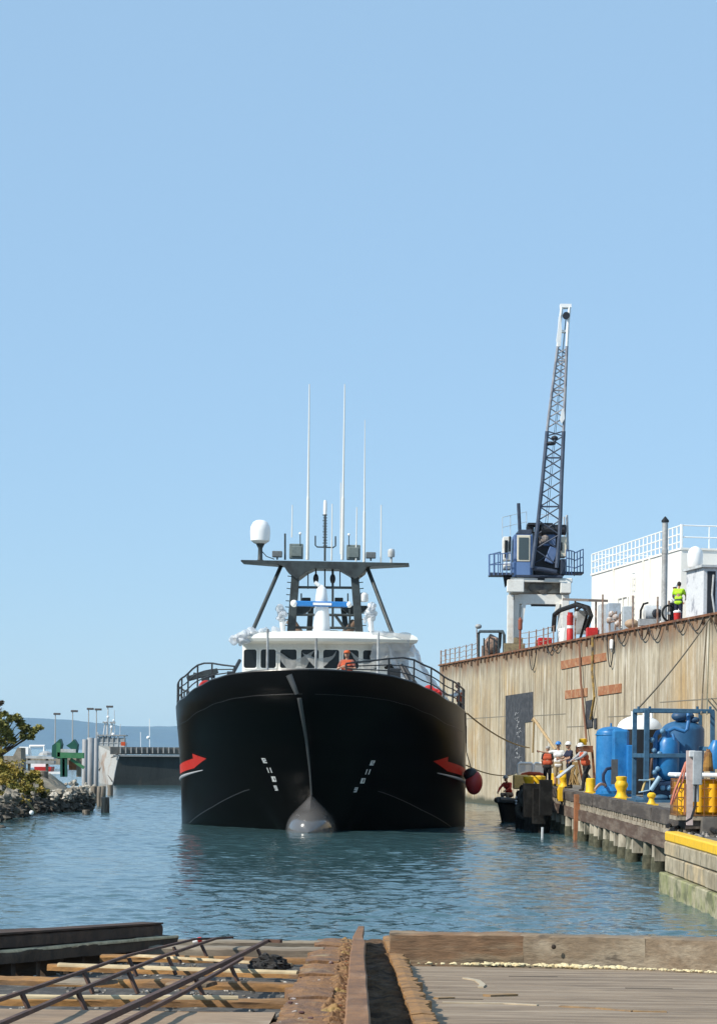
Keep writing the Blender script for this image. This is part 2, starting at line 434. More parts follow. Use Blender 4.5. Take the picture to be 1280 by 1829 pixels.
# painted arrows and rub strips (thin plates following the plating)
REDH = M('hull_red', (0.56, 0.025, 0.015), 0.35, var=0.08, col2=(0.55, 0.035, 0.02))
STRIPE = M('strip_silver', (0.34, 0.34, 0.35), 0.4, var=0.1)
def band(sd, q0, q1, lo, hi, off, n=40):
    m2 = MB(); m2.grid(lambda u, t: hull_pt(sd, q0 + (q1 - q0) * u, lo(u) + (hi(u) - lo(u)) * t, off), n, 3)
    return m2
def fit_q(sd, px, z):
    best = None
    for i in range(400):
        q = 0.2 + i * 0.03; p = hull_pt(sd, q, z); x = CX + F * (p.x * CR + (p.z - CAMZ) * SR) / p.y
        e = abs(x - px)
        if best is None or e < best[0]: best = (e, q)
    return best[1]
for sd, ptip, pstr in ((-1, 369, 362), (1, 773, 781)):
    qt = fit_q(sd, ptip, 2.65); qs = fit_q(sd, pstr, 2.2); qh = qt + 1.15
    def zt(q): return 2.62 - 0.12 * (q - qt) + 0.004 * (q - qt) ** 2
    mbs = MB()
    m2 = band(sd, qt, qh, lambda u: zt(qt + u * 1.15) - 0.24 * u, lambda u: zt(qt + u * 1.15) + 0.31 * u, 0.012, 16); mbs.add(m2.v, m2.f)
    L_ = 13.0
    m2 = band(sd, qh, qh + L_, lambda u: zt(qh + u * L_) - 0.25 + 0.1 * u, lambda u: zt(qh + u * L_) + 0.12, 0.012, 60); mbs.add(m2.v, m2.f)
    mbs.build('arrow_marking', REDH, ship, smooth=True)
    mbs = MB(); pts = []
    for i in range(50):
        q = qs + 14 * i / 49; pts.append(hull_pt(sd, q, 2.16 - 0.115 * (q - qs) + 0.0042 * (q - qs) ** 2, 0.0))
    mbs.tube(pts, [0.02 + 0.045 * min(1, i / 8) for i in range(50)], 8)
    mbs.build('rub_strip', STRIPE, ship, smooth=True)
for sd in (-1, 1):
    MB().tube([hull_pt(sd, 1.5 + 4.4 * i / 24, chine(1.5 + 4.4 * i / 24) + .01, .0) for i in range(25)], .016, 6).build('knuckle_line', M('knuckle_grey', (.035, .035, .036), .35, var=.1), ship, smooth=True)
# draft marks: little white numerals laid on the plating
MARKM = M('mark_white', (0.75, 0.75, 0.73), 0.5, var=0.1)
SEG = {'0': 'abcdef', '1': 'bc', '2': 'abged', '3': 'abgcd', '4': 'fgbc', '5': 'afgcd', '6': 'afgedc', '7': 'abc', '8': 'abcdefg', '9': 'abcdfg', 'M': 'efabc'}
SEGP = {'a': ((0, 1), (1, 1)), 'b': ((1, 1), (1, .5)), 'c': ((1, .5), (1, 0)), 'd': ((0, 0), (1, 0)), 'e': ((0, 0), (0, .5)), 'f': ((0, .5), (0, 1)), 'g': ((0, .5), (1, .5))}
def numeral(mbx, txt, o, ux, uz, h, th, n):
    x0 = 0
    for ch in txt:
        wd = h * 0.55
        for sgm in SEG[ch]:
            (x1, y1), (x2, y2) = SEGP[sgm]
            p = o + ux * (x0 + x1 * wd) + uz * (y1 * h) + n * 0.012; q = o + ux * (x0 + x2 * wd) + uz * (y2 * h) + n * 0.012
            d = (q - p).normalized(); mbx.beam(p - d * th / 2, q + d * th / 2, th, 0.008, up=n)
        x0 += wd + h * 0.28
EYE = Vector((0, 0, CAMZ))
for txt, px, py in (('12', 470, 1359), ('11', 479, 1376), ('10', 487, 1392), ('9', 495, 1408), ('12', 662, 1363), ('11', 654, 1379), ('10', 645, 1395), ('9', 637, 1411)):
    d = (P(px, py, 80) - EYE).normalized(); hit, nrm, _, _ = HB.ray_cast(EYE, d)
    if hit is None: continue
    if nrm.dot(d) > 0: nrm = -nrm
    ux = Vector((0, 0, 1)).cross(nrm).normalized(); 
    if ux.x < 0: ux = -ux
    uz = nrm.cross(ux).normalized()
    if uz.z < 0: uz = -uz
    m2 = MB(); numeral(m2, txt, hit - ux * 0.10 - uz * 0.08, ux, uz, 0.17, 0.045, nrm)
    m2.build('draft_mark', MARKM, ship)
# ---------------------------------------------------------------- wheelhouse
def whfront(v): return 8.6 + 0.055 * v * v
VO = -0.16; VS = [v + VO for v in (-3.25, -2.55, -1.75, -0.9, 0.0, 0.82, 1.6, 2.45, 3.25)]
WZ0, WZ1, FL = 6.30, 7.06, 3.6
plan = [S(whfront(v), v, FL) for v in VS] + [S(19.5, 3.25, FL), S(19.5, -3.25, FL)]
mb = MB(); mb.prism(plan, (0, 0, 7.34 - FL))
wh = mb.build('wheelhouse', WHITE, ship)
def roundrect(wd, ht, r, n=4):
    pts = []
    for cx_, cy_, a0 in ((wd / 2 - r, ht / 2 - r, 0), (-wd / 2 + r, ht / 2 - r, 90), (-wd / 2 + r, -ht / 2 + r, 180), (wd / 2 - r, -ht / 2 + r, 270)):
        for i in range(n + 1):
            t = R(a0 + 90 * i / n); pts.append((cx_ + r * math.cos(t), cy_ + r * math.sin(t)))
    return pts
def pane(c, ux, uz, n, wd, ht, parent, fr=0.05, mat=WHITE):
    rr = roundrect(wd, ht, 0.1); g = MB()
    g.prism([c + ux * x + uz * y + n * 0.012 for x, y in rr], n * -0.03)
    wob = g.build('window', GLASS, parent)
    g = MB(); ro = roundrect(wd + fr * 2, ht + fr * 2, 0.13)
    N_ = len(rr); vs = []
    for lst, k in ((rr, 0.004), (rr, 0.045), (ro, 0.045), (ro, 0.004)): vs += [c + ux * x + uz * y + n * k for x, y in lst]
    fs = []
    for r_ in range(3):
        for i in range(N_): j = (i + 1) % N_; fs.append((r_ * N_ + i, r_ * N_ + j, (r_ + 1) * N_ + j, (r_ + 1) * N_ + i))
    g.add(vs, fs)
    ORG[wob.name] = ORG[parent.name]
    g.build('frame', mat, wob)
    return wob
zc = (WZ0 + WZ1) / 2; up = Vector((0, 0, 1))
for i in range(len(VS) - 1):
    a = S(whfront(VS[i]), VS[i], zc); b = S(whfront(VS[i + 1]), VS[i + 1], zc)
    ux = (b - a).normalized(); n = ux.cross(up).normalized()
    if n.y > 0: n = -n
    pane((a + b) / 2, ux, up, n, (b - a).length - 0.17, WZ1 - WZ0, wh, 0.05)
for sd in (-1, 1):
    for k in range(4):
        c = S(whfront(3.25) + 0.9 + k * 1.3, sd * 3.25, zc); ux = (S(10, 0, 0) - S(9, 0, 0)); n = S(0, sd, 0) - S(0, 0, 0)
        pane(c, ux, up, n, 1.0, WZ1 - WZ0, wh, 0.05)
# roof: cream slab with a rounded brow
mb = MB()
def roofpt(u, inset, z):
    v = -3.7 + 7.4 * u; vv = v * (1 - inset / 4.0)
    return S(7.75 + 0.06 * v * v + inset, vv, z)
prof = [(0.25, 7.30), (0.0, 7.36), (-0.06, 7.48), (0.0, 7.60), (0.18, 7.70), (0.8, 7.80), (2.2, 7.9)]
mb.grid(lambda u, t: roofpt(u, *prof[min(int(round(t * 6)), 6)]), 32, 6)
mb.prism([S(7.75 + 0.06 * v * v + 0.25, v * (1 - 0.25 / 4), 7.30) for v in [-3.7 + 7.4 * i / 16 for i in range(17)]] + [S(20, 3.5, 7.30), S(20, -3.5, 7.30)], (0, 0, 0.28))
mb.prism([S(7.75 + 0.06 * v * v + 0.5, v * 0.9, 7.60) for v in [-3.7 + 7.4 * i / 16 for i in range(17)]] + [S(20, 3.3, 7.60), S(20, -3.3, 7.60)], (0, 0, 0.13))
mb.build('roof', M('cream_paint', (0.80, 0.78, 0.70), 0.4, var=0.05), wh, smooth=True)
# deckhouse front below windows
mb = MB(); mb.prism([S(whfront(v) - 0.9, v * 1.06, 4.2) for v in VS] + [S(12, 3.45, 4.2), S(12, -3.45, 4.2)], (0, 0, 1.75)); mb.build('deckhouse', WHITE, ship)
# crumpled clear plastic sheeting
PLAST = bpy.data.materials.new('plastic_sheet'); PLAST.use_nodes = True
_b = PLAST.node_tree.nodes['Principled BSDF']; _b.inputs['Base Color'].default_value = (0.62, 0.65, 0.68, 1); _b.inputs['Roughness'].default_value = 0.22
_b.inputs['Alpha'].default_value = 0.6; _b.inputs['Specular IOR Level'].default_value = 0.6
def crumple(p, amp, fr, seed):
    q = Vector(p) * fr + Vector((seed, seed * 1.7, 0))
    return Vector(p) + Vector((mnoise.noise(q), mnoise.noise(q + Vector((31, 0, 0))), mnoise.noise(q + Vector((0, 57, 0))))) * amp
mb = MB()                                      # big sheet hanging from the right corner of the roof
def ft(u, t):
    a = 8.2 + 6.5 * u; v = 2.3 + 1.1 * min(1, u * 2.5) + 1.9 * t ** 1.15 * (0.55 + 0.45 * u); z = 7.82 - 2.6 * t ** 0.9 - 0.25 * u
    return crumple(S(a, v, z), 0.20, 1.9, 3)
mb.grid(ft, 34, 18); mb.build('tarpaulin', PLAST, ship)
mb = MB()
mb.grid(lambda u, t: crumple(S(7.95 + 0.8 * t + 0.2 * u, 1.9 + 1.5 * u, 7.75 - 1.45 * t + 0.45 * t * u), 0.13, 2.5, 9), 14, 14)
mb.build('tarpaulin', PLAST, ship)
mb = MB()
for k, (a, v, z, r) in enumerate([(8.3, -3.3, 7.6, .25), (8.5, -2.95, 7.66, .26), (8.3, -3.6, 7.42, .24), (8.7, -2.5, 7.76, .24), (8.3, -3.3, 7.38, .22), (8.9, -2.0, 7.8, .2)]):
    o = len(mb.v); mb.ball(S(a, v, z), r, 18, 12, (1.15, 1, 0.85))
    for i in range(o, len(mb.v)): mb.v[i] = crumple(mb.v[i], 0.14, 3.6, k)
mb.build('plastic_wrap', PLAST, ship)
NET = M('torn_net', (0.45, 0.45, 0.43), 0.8, var=0.1, alpha=0.55)
mb = MB()
for k, (v0, v1, dz) in enumerate(((-2.0, -0.35, 0.75), (-0.9, 0.5, 0.35), (1.0, 2.6, 0.6))):
    mb.grid(lambda u, t: crumple(S(whfront(v0) - 0.35, v0 + (v1 - v0) * u, 6.98 - 0.3 * math.sin(u * math.pi) - t * dz * (1 - abs(2 * u - 1) ** 1.2)), 0.12, 2.0, k + 20), 12, 8)
mb.build('torn_netting', NET, ship)
# ---------------------------------------------------------------- mast gantry, d about 94-96
GA = 12.0
def SP(px, py, a): return P(px, py, SY + a)
gantry = MB().tube([SP(580, 1127, GA + .4), SP(580, 1132, GA + .4)], 0.6, 12).build('mast', DKGREY, ship); ORG[gantry.name] = ORG[ship.name]
for (x0, y0, x1, y1) in ((520, 1130, 529, 1010), (641, 1130, 632, 1010)):
    MB().beam(SP(x0, y0, GA), SP(x1, y1, GA), 0.34, 0.4, up=Vector((0, 1, 0))).build('mast_leg', DKGREY, gantry, bevel=0.02)
for (x0, y0, x1, y1) in ((552, 1130, 556, 1075), (618, 1130, 612, 1075)):
    MB().beam(SP(x0, y0, GA + 2), SP(x1, y1, GA + 2), 0.24, 0.3, up=Vector((0, 1, 0))).build('mast_leg', DKGREY, gantry, bevel=0.02)
mb = MB()
def mbprism(pts, a0, a1, m_=None):
    m_ = m_ or mb; A = [SP(x, y, a0) for x, y in pts]
    m_.prism(A, (S(a1, 0, 0) - S(a0, 0, 0)))
mbprism([(430, 1000), (730, 1005.5), (730, 1008), (655, 1012), (650, 1022), (634, 1034), (618, 1024), (604, 1016), (560, 1015), (546, 1022), (530, 1034), (512, 1020), (506, 1009), (430, 1003)], GA - 0.5, GA + 0.9)
mb.build('crosstree', DKGREY, gantry, bevel=0.01)
mb = MB()
for y, xa, xb in ((1049, 526, 636), (1098, 522, 640), (1121, 521, 641)):
    mb.tube([SP(xa, y, GA), SP(xb, y + 1, GA)], 0.055, 8)
mb.beam(SP(522, 1083, GA + 1.2), SP(668, 1085, GA + 1.2), 0.7, 0.09)
mbprism([(518, 1084), (555, 1084), (553, 1090), (540, 1097), (522, 1097)], GA + 0.8, GA + 1.3)
mbprism([(608, 1085), (664, 1085), (650, 1092), (640, 1098), (622, 1097)], GA + 0.8, GA + 1.3)
mb.tube([SP(597, 1097, GA), SP(618, 1126, GA)], 0.06, 8)
mb.tube([SP(594, 1016, GA), SP(594, 1122, GA)], 0.05, 8)
mb.tube([SP(580, 1014, GA), SP(580, 1078, GA)], 0.03, 6)
for px in (550, 607): mb.tube([SP(px, 1015, GA + .4), SP(px, 1052, GA + .4)], 0.025, 6)
mb.tube([SP(625, 1088, GA), SP(624, 1121, GA)], 0.045, 6); mb.tube([SP(538, 1060, GA), SP(538, 1084, GA)], 0.03, 6); mb.tube([SP(621, 1060, GA), SP(621, 1084, GA)], 0.03, 6)
mb.build('cross_brace', DKGREY, gantry)
mb = MB()                                      # step bolts up the legs
for k in range(9):
    y = 1030 + k * 11
    mb.tube([SP(525 - 0.075 * (y - 1010), y, GA), SP(515 - 0.075 * (y - 1010), y - 1, GA)], 0.02, 5)
    mb.tube([SP(636 + 0.075 * (y - 1010), y, GA), SP(646 + 0.075 * (y - 1010), y - 1, GA)], 0.02, 5)
mb.build('step_bolt', DKGREY, gantry)
for (a, b_) in (((503, 1008), (447, 1136)), ((654, 1009), (706, 1147))):
    mb = MB(); mb.tube([SP(*a, GA + .2), SP(*b_, GA - 1.5)], 0.085, 10); mb.build('backstay', DKGREY, gantry, smooth=True)
for px in (564, 594):                          # hanging blocks
    mb = MB(); mb.ball(SP(px, 1034, GA), 0.13, 10, 8, (0.9, 0.7, 1.7)); mb.tube([SP(px, 1016, GA), SP(px, 1046, GA)], 0.035, 6); mb.build('pulley_block', BLACK, gantry, smooth=True)
# radar scanner on white pedestal
mb = MB()
mb.lathe(SP(574, 1131, GA - 1.6), [(0.36, 0), (0.34, 0.3), (0.27, 1.15), (0.26, 1.3)], 16)
mb.lathe(SP(574, 1076, GA - 1.6), [(0.24, 0), (0.26, 0.1), (0.2, 0.55), (0.14, 0.62), (0.05, 0.72)], 16)
mb.tube([SP(570, 1046, GA - 1.6), SP(562, 1040, GA - 1.6)], 0.08, 8)
rp = mb.build('radar_pedestal', BRIGHT, ship, smooth=True); ORG[rp.name] = ORG[ship.name]
mb = MB(); mb.beam(SP(526, 1078, GA - 1.9), SP(622, 1080, GA - 1.9), 0.16, 0.22); mb.build('radar_scanner', M('radar_blue', (0.03, 0.19, 0.5), 0.35, var=0.1), rp, bevel=0.03)
mb = MB(); mb.ball(SP(525, 1078, GA - 1.9), 0.15, 12, 8); mb.ball(SP(623, 1080, GA - 1.9), 0.13, 12, 8); mb.beam(SP(559, 1078.6, GA - 2.0), SP(592, 1079.3, GA - 2.0), 0.02, 0.1); mb.build('scanner_cap', BRIGHT, rp, smooth=True)
# domes
mb = MB(); d0 = SP(464.5, 971, GA); mb.lathe(d0, [(0.24, 0), (0.40, 0.12), (0.425, 0.5), (0.40, 0.72), (0.3, 0.9), (0.16, 0.98), (0.0, 1.0)], 24); dm = mb.build('radome', BRIGHT, ship, smooth=True); ORG[dm.name] = ORG[ship.name]
mb = MB(); mb.lathe(SP(464.5, 1001, GA), [(0.14, 0), (0.1, 0.05), (0.09, 0.5), (0.2, 0.72), (0.24, 0.75)], 14); mb.tube([SP(468, 985, GA), SP(476, 994, GA), SP(490, 999, GA)], 0.02, 5); mb.build('post', DKGREY, dm, smooth=True)
mb = MB(); mb.lathe(SP(698.5, 995, GA), [(0.14, 0), (0.15, 0.1), (0.15, 0.25), (0.12, 0.33), (0.0, 0.36)], 14); mb.tube([SP(698.5, 1005, GA), SP(698.5, 994, GA)], 0.05, 6); mb.build('satellite_antenna', PALEGREY, ship, smooth=True)
mb = MB(); mb.lathe(SP(649, 1075, GA), [(0.17, 0), (0.2, 0.06), (0.19, 0.3), (0.12, 0.38), (0.0, 0.4)], 14); mb.build('satellite_antenna', BRIGHT, ship, smooth=True)
for px, py in ((529, 999), (631, 1001)):       # loudhailer boxes and sodium lamps
    mb = MB(); mb.box(SP(px, py - 14, GA + .2), (0.58, 0.4, 0.62)); mb.box(SP(px, py - 14, GA - .03), (0.46, 0.06, 0.44)); mb.build('floodlight', M('lamp_green_grey', (0.16, 0.19, 0.18), 0.35, var=0.2), ship, bevel=0.03)
for px, py in ((495, 1000), (662, 1002)):
    mb = MB(); mb.box(SP(px, py - 10, GA), (0.42, 0.3, 0.26)); mb.tube([SP(px, py, GA), SP(px, py - 5, GA)], 0.05, 6); mb.build('floodlight', M('lamp_grey', (0.14, 0.15, 0.15), 0.3, var=0.2), ship, bevel=0.04)
for px, py in ((547, 1077), (605, 1077)):
    mb = MB(); mb.box(SP(px, py - 5, GA + 1.2), (0.36, 0.25, 0.2)); mb.tube([SP(px, py + 6, GA + 1.2), SP(px, py - 2, GA + 1.2)], 0.04, 6); mb.build('floodlight', DKGREY, ship, bevel=0.02)
# whips: x top, y top, x bottom, y bottom, r bottom, r top
AN = M('whip_white', (0.7, 0.7, 0.66), 0.5, var=0.05)
for xt, yt, xb, yb, r0, r1 in ((552.5, 686, 549, 1000, .07, .022), (615.5, 686, 611, 1000, .07, .022), (651.5, 750, 650, 1004, .055, .012), (522, 902, 521, 960, .03, .02), (593, 900, 592, 1001, .035, .022), (637, 906, 635.5, 1003, .035, .022), (680.5, 902, 680, 1005, .035, .025), (608.5, 862, 608, 990, .03, .02)):
    mb = MB(); A = SP(xb, yb, GA); B_ = SP(xt, yt, GA); mb.tube([A, A.lerp(B_, 0.35), A.lerp(B_, 0.36), B_], [r0, r0 * 0.9, r0 * .7, r1], 8); mb.build('whip_antenna', AN, ship)
mb = MB()
mb.tube([SP(580, 1002, GA), SP(580.5, 918, GA)], 0.045, 8)
for k in range(12): mb.tube([SP(576 + (k % 2) * 1, 920 + k * 5, GA), SP(584, 920 + k * 5, GA)], 0.025, 5)
mb.tube([SP(563, 957, GA), SP(563, 974, GA), SP(566, 977, GA), SP(595, 978, GA), SP(599, 975, GA), SP(599, 958, GA)], 0.03, 6)
mb.build('antenna_mast', DKGREY, ship); MB().tube([SP(509, 953, GA), SP(509, 1000, GA)], 0.04, 6).build('antenna_mast', DKGREY, ship)
for px in (536, 623): MB().tube([SP(px, 955, GA), SP(px, 975, GA)], 0.02, 6).build('antenna_post', DKGREY, ship)
mb = MB(); mb.lathe(SP(580.5, 919, GA), [(0.07, 0), (0.08, 0.2), (0.07, 0.5), (0.05, 0.6)], 10); mb.build('masthead_light', BRIGHT, ship, smooth=True)
mb = MB(); mb.ball(SP(536, 953, GA), .06, 8, 6); mb.ball(SP(623, 955, GA), .06, 8, 6); mb.build('satellite_antenna', BRIGHT, ship, smooth=True)
# wrapped searchlights beside the legs, stacks
for cx_, cy_, seed, pts in ((501, 1096, 1, [(-2, -8, .17), (3, 2, .19), (-2, 8, .14), (5, 14, .13)]), (659, 1092, 2, [(5, -8, .18), (2, 2, .24), (4, 9, .2), (-7, 16, .12)])):
    mb = MB()
    for k, (dx, dy, r) in enumerate(pts):
        o = len(mb.v); mb.ball(SP(cx_ + dx, cy_ + dy, GA - .5), r, 14, 10)
        for i in range(o, len(mb.v)): mb.v[i] = crumple(mb.v[i], 0.12, 7, seed + k)
    mb.build('wrapped_searchlight', PLAST, ship)
    mb = MB(); mb.tube([SP(cx_ + 2, cy_ + 8, GA - .5), SP(cx_ + 4, 1133, GA - .5)], 0.12, 8); mb.build('searchlight_post', BRIGHT, ship, smooth=True)
for (a, b_) in (((518, 1108), (534, 1132)), ((634, 1112), (618, 1132))):
    mb = MB(); mb.tube([SP(*a, GA + .8), SP(*b_, GA + .6)], 0.2, 10); mb.build('exhaust_pipe', M('pipe_brown', (0.2, 0.13, 0.09), 0.6), ship, smooth=True)
# ---------------------------------------------------------------- pipe railings on the bulwark
RAILM = M('rail_black', (0.03, 0.032, 0.035), 0.4, var=0.1)
for sd in (-1, 1):
    mb = MB(); tops = []
    q0_ = 0.35 if sd == 1 else 1.3; qs_ = [q0_ + i * 0.5 for i in range(29)]
    for lev in (1.0, 0.66, 0.33):
        pts = []
        for q in qs_:
            top = sheer(q); rise = min(1.0, (q - q0_) / 2.5 + 0.35)
            pts.append(S(stem(top) + q + 0.05, sd * (hb(q, top) - 0.06), top + 0.86 * lev * (rise if lev == 1.0 else rise * 0.98)))
        mb.tube(pts, 0.035 if lev == 1.0 else 0.024, 6)
        if lev == 1.0: tops = pts
    for i in range(0, 29, 2):
        q = qs_[i]; top = sheer(q)
        mb.tube([S(stem(top) + q + 0.05, sd * (hb(q, top) - 0.06), top), tops[i]], 0.032, 6)
    mb.build('railing', RAILM, ship)
for px, yt, a, m_ in ((478, 1124, -1.2, GREY), (564.5, 1140, -2.6, GREY), (675.5, 1130, -0.6, PALEGREY)):
    mb = MB(); mb.tube([SP(px - 1, 1206, a), SP(px, yt, a)], 0.045, 8); mb.build('flag_staff', m_, ship)
mb = MB()                                       # stowed davit on the left quarter
A0 = 3.4
mb.beam(SP(334, 1213, A0), SP(389, 1198, A0), 0.22, 0.2); mb.beam(SP(345, 1204, A0 + .1), SP(384, 1209, A0 + .1), 0.12, 0.12); mb.beam(SP(366, 1206, A0), SP(370, 1236, A0), 0.3, 0.3)
mb.build('davit', DKGREY, ship, bevel=0.02)
mb = MB()                                       # braces by the left rail
mb.tube([SP(428, 1180, 2.), SP(410, 1214, 1.)], 0.07, 8); mb.box(SP(413, 1208, 1.5), (0.3, 0.3, 0.35)); mb.build('brace', RAILM, ship); mb = MB()
mb.tube([SP(716, 1188, 1.5), SP(735, 1226, 1.)], 0.09, 8); mb.tube([SP(721, 1190, 1.2), SP(750, 1232, .8)], 0.06, 8); mb.build('brace', RAILM, ship); MB().box(SP(703, 1206, 2), (0.5, 0.4, 0.5)).build('deck_locker', RAILM, ship, bevel=.03)
def ring(c, n_, Rr, r):
    m_ = MB(); a, u, ax = frame(n_); pts = [c + (a * math.cos(t) + u * math.sin(t)) * Rr for t in [2 * math.pi * i / 24 for i in range(25)]]
    m_.tube(pts, r, 8, caps=False); return m_
o = ring(SP(368, 1229, 2.6), (0.2, -1, 0.3), 0.22, 0.08).build('lifebuoy', REDP, smooth=True)
tag(o, 'red lifebuoy hung under the stowed davit at the left bow rail', 'lifebuoy')
mb = MB()
for k in range(5):
    oo = len(mb.v); mb.ball(SP(764 + k * 4, 1234 + k * 1.5, 4.5), 0.2, 10, 8)
    for i in range(oo, len(mb.v)): mb.v[i] = crumple(mb.v[i], 0.12, 5, k)
o = mb.build('lifejacket_heap', REDP); tag(o, 'red lifejackets bundled against the rail on the right side of the bow', 'lifejackets')
# buoy fender hanging on the right side
mb = MB(); c = P(846, 1398, 88.5)
mb.ball(c, 0.36, 20, 14, (0.95, 0.9, 1.35))
fe = thing('fender_buoy', 'round red buoy fender with a black cap hanging at the right hull side', 'fender', c - Vector((0, 0, .5)))
mb.build('buoy', M('buoy_red', (0.36, 0.03, 0.03), 0.4, var=0.15), fe, smooth=True)
mb = MB(); mb.ball(c + Vector((-.12, .02, .3)), 0.3, 16, 10, (1, 1, 0.9)); mb.tube([c + Vector((-.1, 0, .5)), c + Vector((-.3, .2, 1.2)), hull_pt(1, 8.0, sheer(8.0) - 0.05, 0.02)], 0.02, 5); mb.build('cap', BLACK, fe, smooth=True)
# ================================================================ floating dry dock wall on the right, with everything on it
# wall line in plan: W(s) runs from the far left corner towards the camera; s metres along, o metres back from the face
W0 = P(785, 1190, 145.0); WTOP = W0.z
WD = Vector((0.162, -1.0, 0)).normalized(); WN = Vector((-WD.y * -1, 0, 0))
WN = Vector((-1.0, -0.162, 0)).normalized()                  # outward normal of the face
WL = 95.0
def W(s, z, o=0.0): return Vector((W0.x, W0.y, 0)) + WD * s - WN * o + Vector((0, 0, z))
def wall_ray(px, py, o=0.0):
    d = P(px, py, 1.0) - EYE; p0 = W(0, 0, o); t = (p0 - EYE).dot(WN) / d.dot(WN); h = EYE + d * t
    return (h - p0).dot(WD), h.z
def wall_mat():
    m = bpy.data.materials.new('dock_wall'); m.use_nodes = True
    n = m.node_tree.nodes; L = m.node_tree.links; b = n['Principled BSDF']; b.inputs['Roughness'].default_value = 0.85
    b.inputs['Specular IOR Level'].default_value = 0.2
    tc = n.new('ShaderNodeTexCoord'); sep = n.new('ShaderNodeSeparateXYZ'); L.new(tc.outputs['Object'], sep.inputs[0])
    def noise(sc_, st, det=5, rough=.6):
        mp = n.new('ShaderNodeMapping'); mp.inputs['Scale'].default_value = st; L.new(tc.outputs['Object'], mp.inputs[0])
        t = n.new('ShaderNodeTexNoise'); t.inputs['Scale'].default_value = sc_; t.inputs['Detail'].default_value = det; t.inputs['Roughness'].default_value = rough
        L.new(mp.outputs[0], t.inputs[0]); return t.outputs[0]
    def rng(src, a, z, c=0.0, d=1.0):
        r = n.new('ShaderNodeMapRange'); r.inputs[1].default_value = a; r.inputs[2].default_value = z; r.inputs[3].default_value = c; r.inputs[4].default_value = d
        L.new(src, r.inputs[0]); return r.outputs[0]
    def math_(op, a, k):
        x = n.new('ShaderNodeMath'); x.operation = op; L.new(a, x.inputs[0])
        if isinstance(k, (int, float)): x.inputs[1].default_value = k
        else: L.new(k, x.inputs[1])
        return x.outputs[0]
    def mix(fac, A, B, mode='MIX'):
        x = n.new('ShaderNodeMix'); x.data_type = 'RGBA'; x.blend_type = mode
        if isinstance(fac, float): x.inputs[0].default_value = fac
        else: L.new(fac, x.inputs[0])
        for i, s_ in ((6, A), (7, B)):
            if isinstance(s_, tuple): x.inputs[i].default_value = (*s_, 1)
            else: L.new(s_, x.inputs[i])
        return x.outputs[2]
    # boards: one value per plank along the wall
    pl = math_('FLOOR', math_('DIVIDE', math_('ADD', sep.outputs[0], 0.0), 0.92), 0.0)
    wn = n.new('ShaderNodeTexWhiteNoise'); wn.noise_dimensions = '1D'; L.new(pl, wn.inputs['W'])
    c = mix(rng(noise(0.10, (1, 1, 0.5), 3), 0.38, 0.62), (0.56, 0.50, 0.38), (0.50, 0.42, 0.29))
    c = mix(rng(noise(0.16, (1, 1, 0.7), 4), 0.5, 0.64), c, (0.50, 0.36, 0.19))
    c = mix(rng(wn.outputs['Value'], 0, 1, 0, 0.32), c, (0.41, 0.37, 0.30))
    c = mix(rng(noise(0.33, (1, 1, 0.8), 6, .7), 0.46, 0.66, 0, .75), c, (0.33, 0.28, 0.20))       # broad blotches
    c = mix(rng(noise(0.7, (1, 1, 0.6), 6, .7), 0.56, 0.7, 0, .7), c, (0.66, 0.62, 0.52))
    c = mix(rng(noise(2.6, (1, 1, 0.05), 5), 0.49, 0.64), c, (0.24, 0.20, 0.14))           # dark runs
    c = mix(rng(noise(2.1, (1, 1, 0.09), 5), 0.55, 0.66, 0, .85), c, (0.72, 0.68, 0.57))           # pale runs
    c = mix(rng(noise(3.7, (1.2, 1, 0.06), 4), 0.60, 0.70, 0, .8), c, (0.33, 0.18, 0.07))         # rust runs
    # greyer weathered band under the deck edge
    band = rng(math_('ADD', sep.outputs[2], math_('MULTIPLY', noise(1.1, (1, 1, 0.25), 5), 2.6)), WTOP + 0.15, WTOP + 0.85)
    c = mix(math_('MULTIPLY', band, rng(noise(0.3, (1, 1, 0.2), 4), 0.35, 0.6, 0.45, .95)), c, (0.23, 0.20, 0.155))
    drip = rng(math_('ADD', sep.outputs[2], math_('MULTIPLY', noise(1.6, (1, 1, 0.02), 4), 3.2)), WTOP + 0.75, WTOP + 1.9)
    c = mix(math_('MULTIPLY', drip, 0.8), c, (0.25, 0.115, 0.05))      # rust weeping from the deck edge
    lowb = rng(math_('ADD', sep.outputs[2], math_('MULTIPLY', noise(0.8, (1, 1, 1), 4), 0.5)), 0.75, 0.45)
    c = mix(lowb, c, (0.10, 0.10, 0.07))
    c = mix(rng(noise(9, (1, 1, 0.3), 6, .7), 0.3, 0.7, 0.0, 1.0), c, mix(1.0, c, (0.74, 0.72, 0.7), 'MULTIPLY'))
    L.new(c, b.inputs['Base Color'])
    fr = math_('FRACT', math_('DIVIDE', sep.outputs[0], 0.92), 0.0)
    gap = rng(math_('ABSOLUTE', math_('SUBTRACT', fr, 0.5), 0.0), 0.455, 0.49, 1, 0)
    h = math_('ADD', math_('MULTIPLY', gap, 0.008), math_('MULTIPLY', noise(5, (1, 1, 0.15), 5), 0.02))
    bp = n.new('ShaderNodeBump'); bp.inputs['Strength'].default_value = 0.6; bp.inputs['Distance'].default_value = 1.0; L.new(h, bp.inputs['Height']); L.new(bp.outputs[0], b.inputs['Normal'])
    return m
DOCKM = wall_mat()
dock = thing('floating_dry_dock', 'long stained tan dry dock wall with rusty deck edge rising behind the pier', 'dry dock', W(30, 0, 0))
wm = Matrix.Rotation(math.atan2(WD.y, WD.x), 4, 'Z')
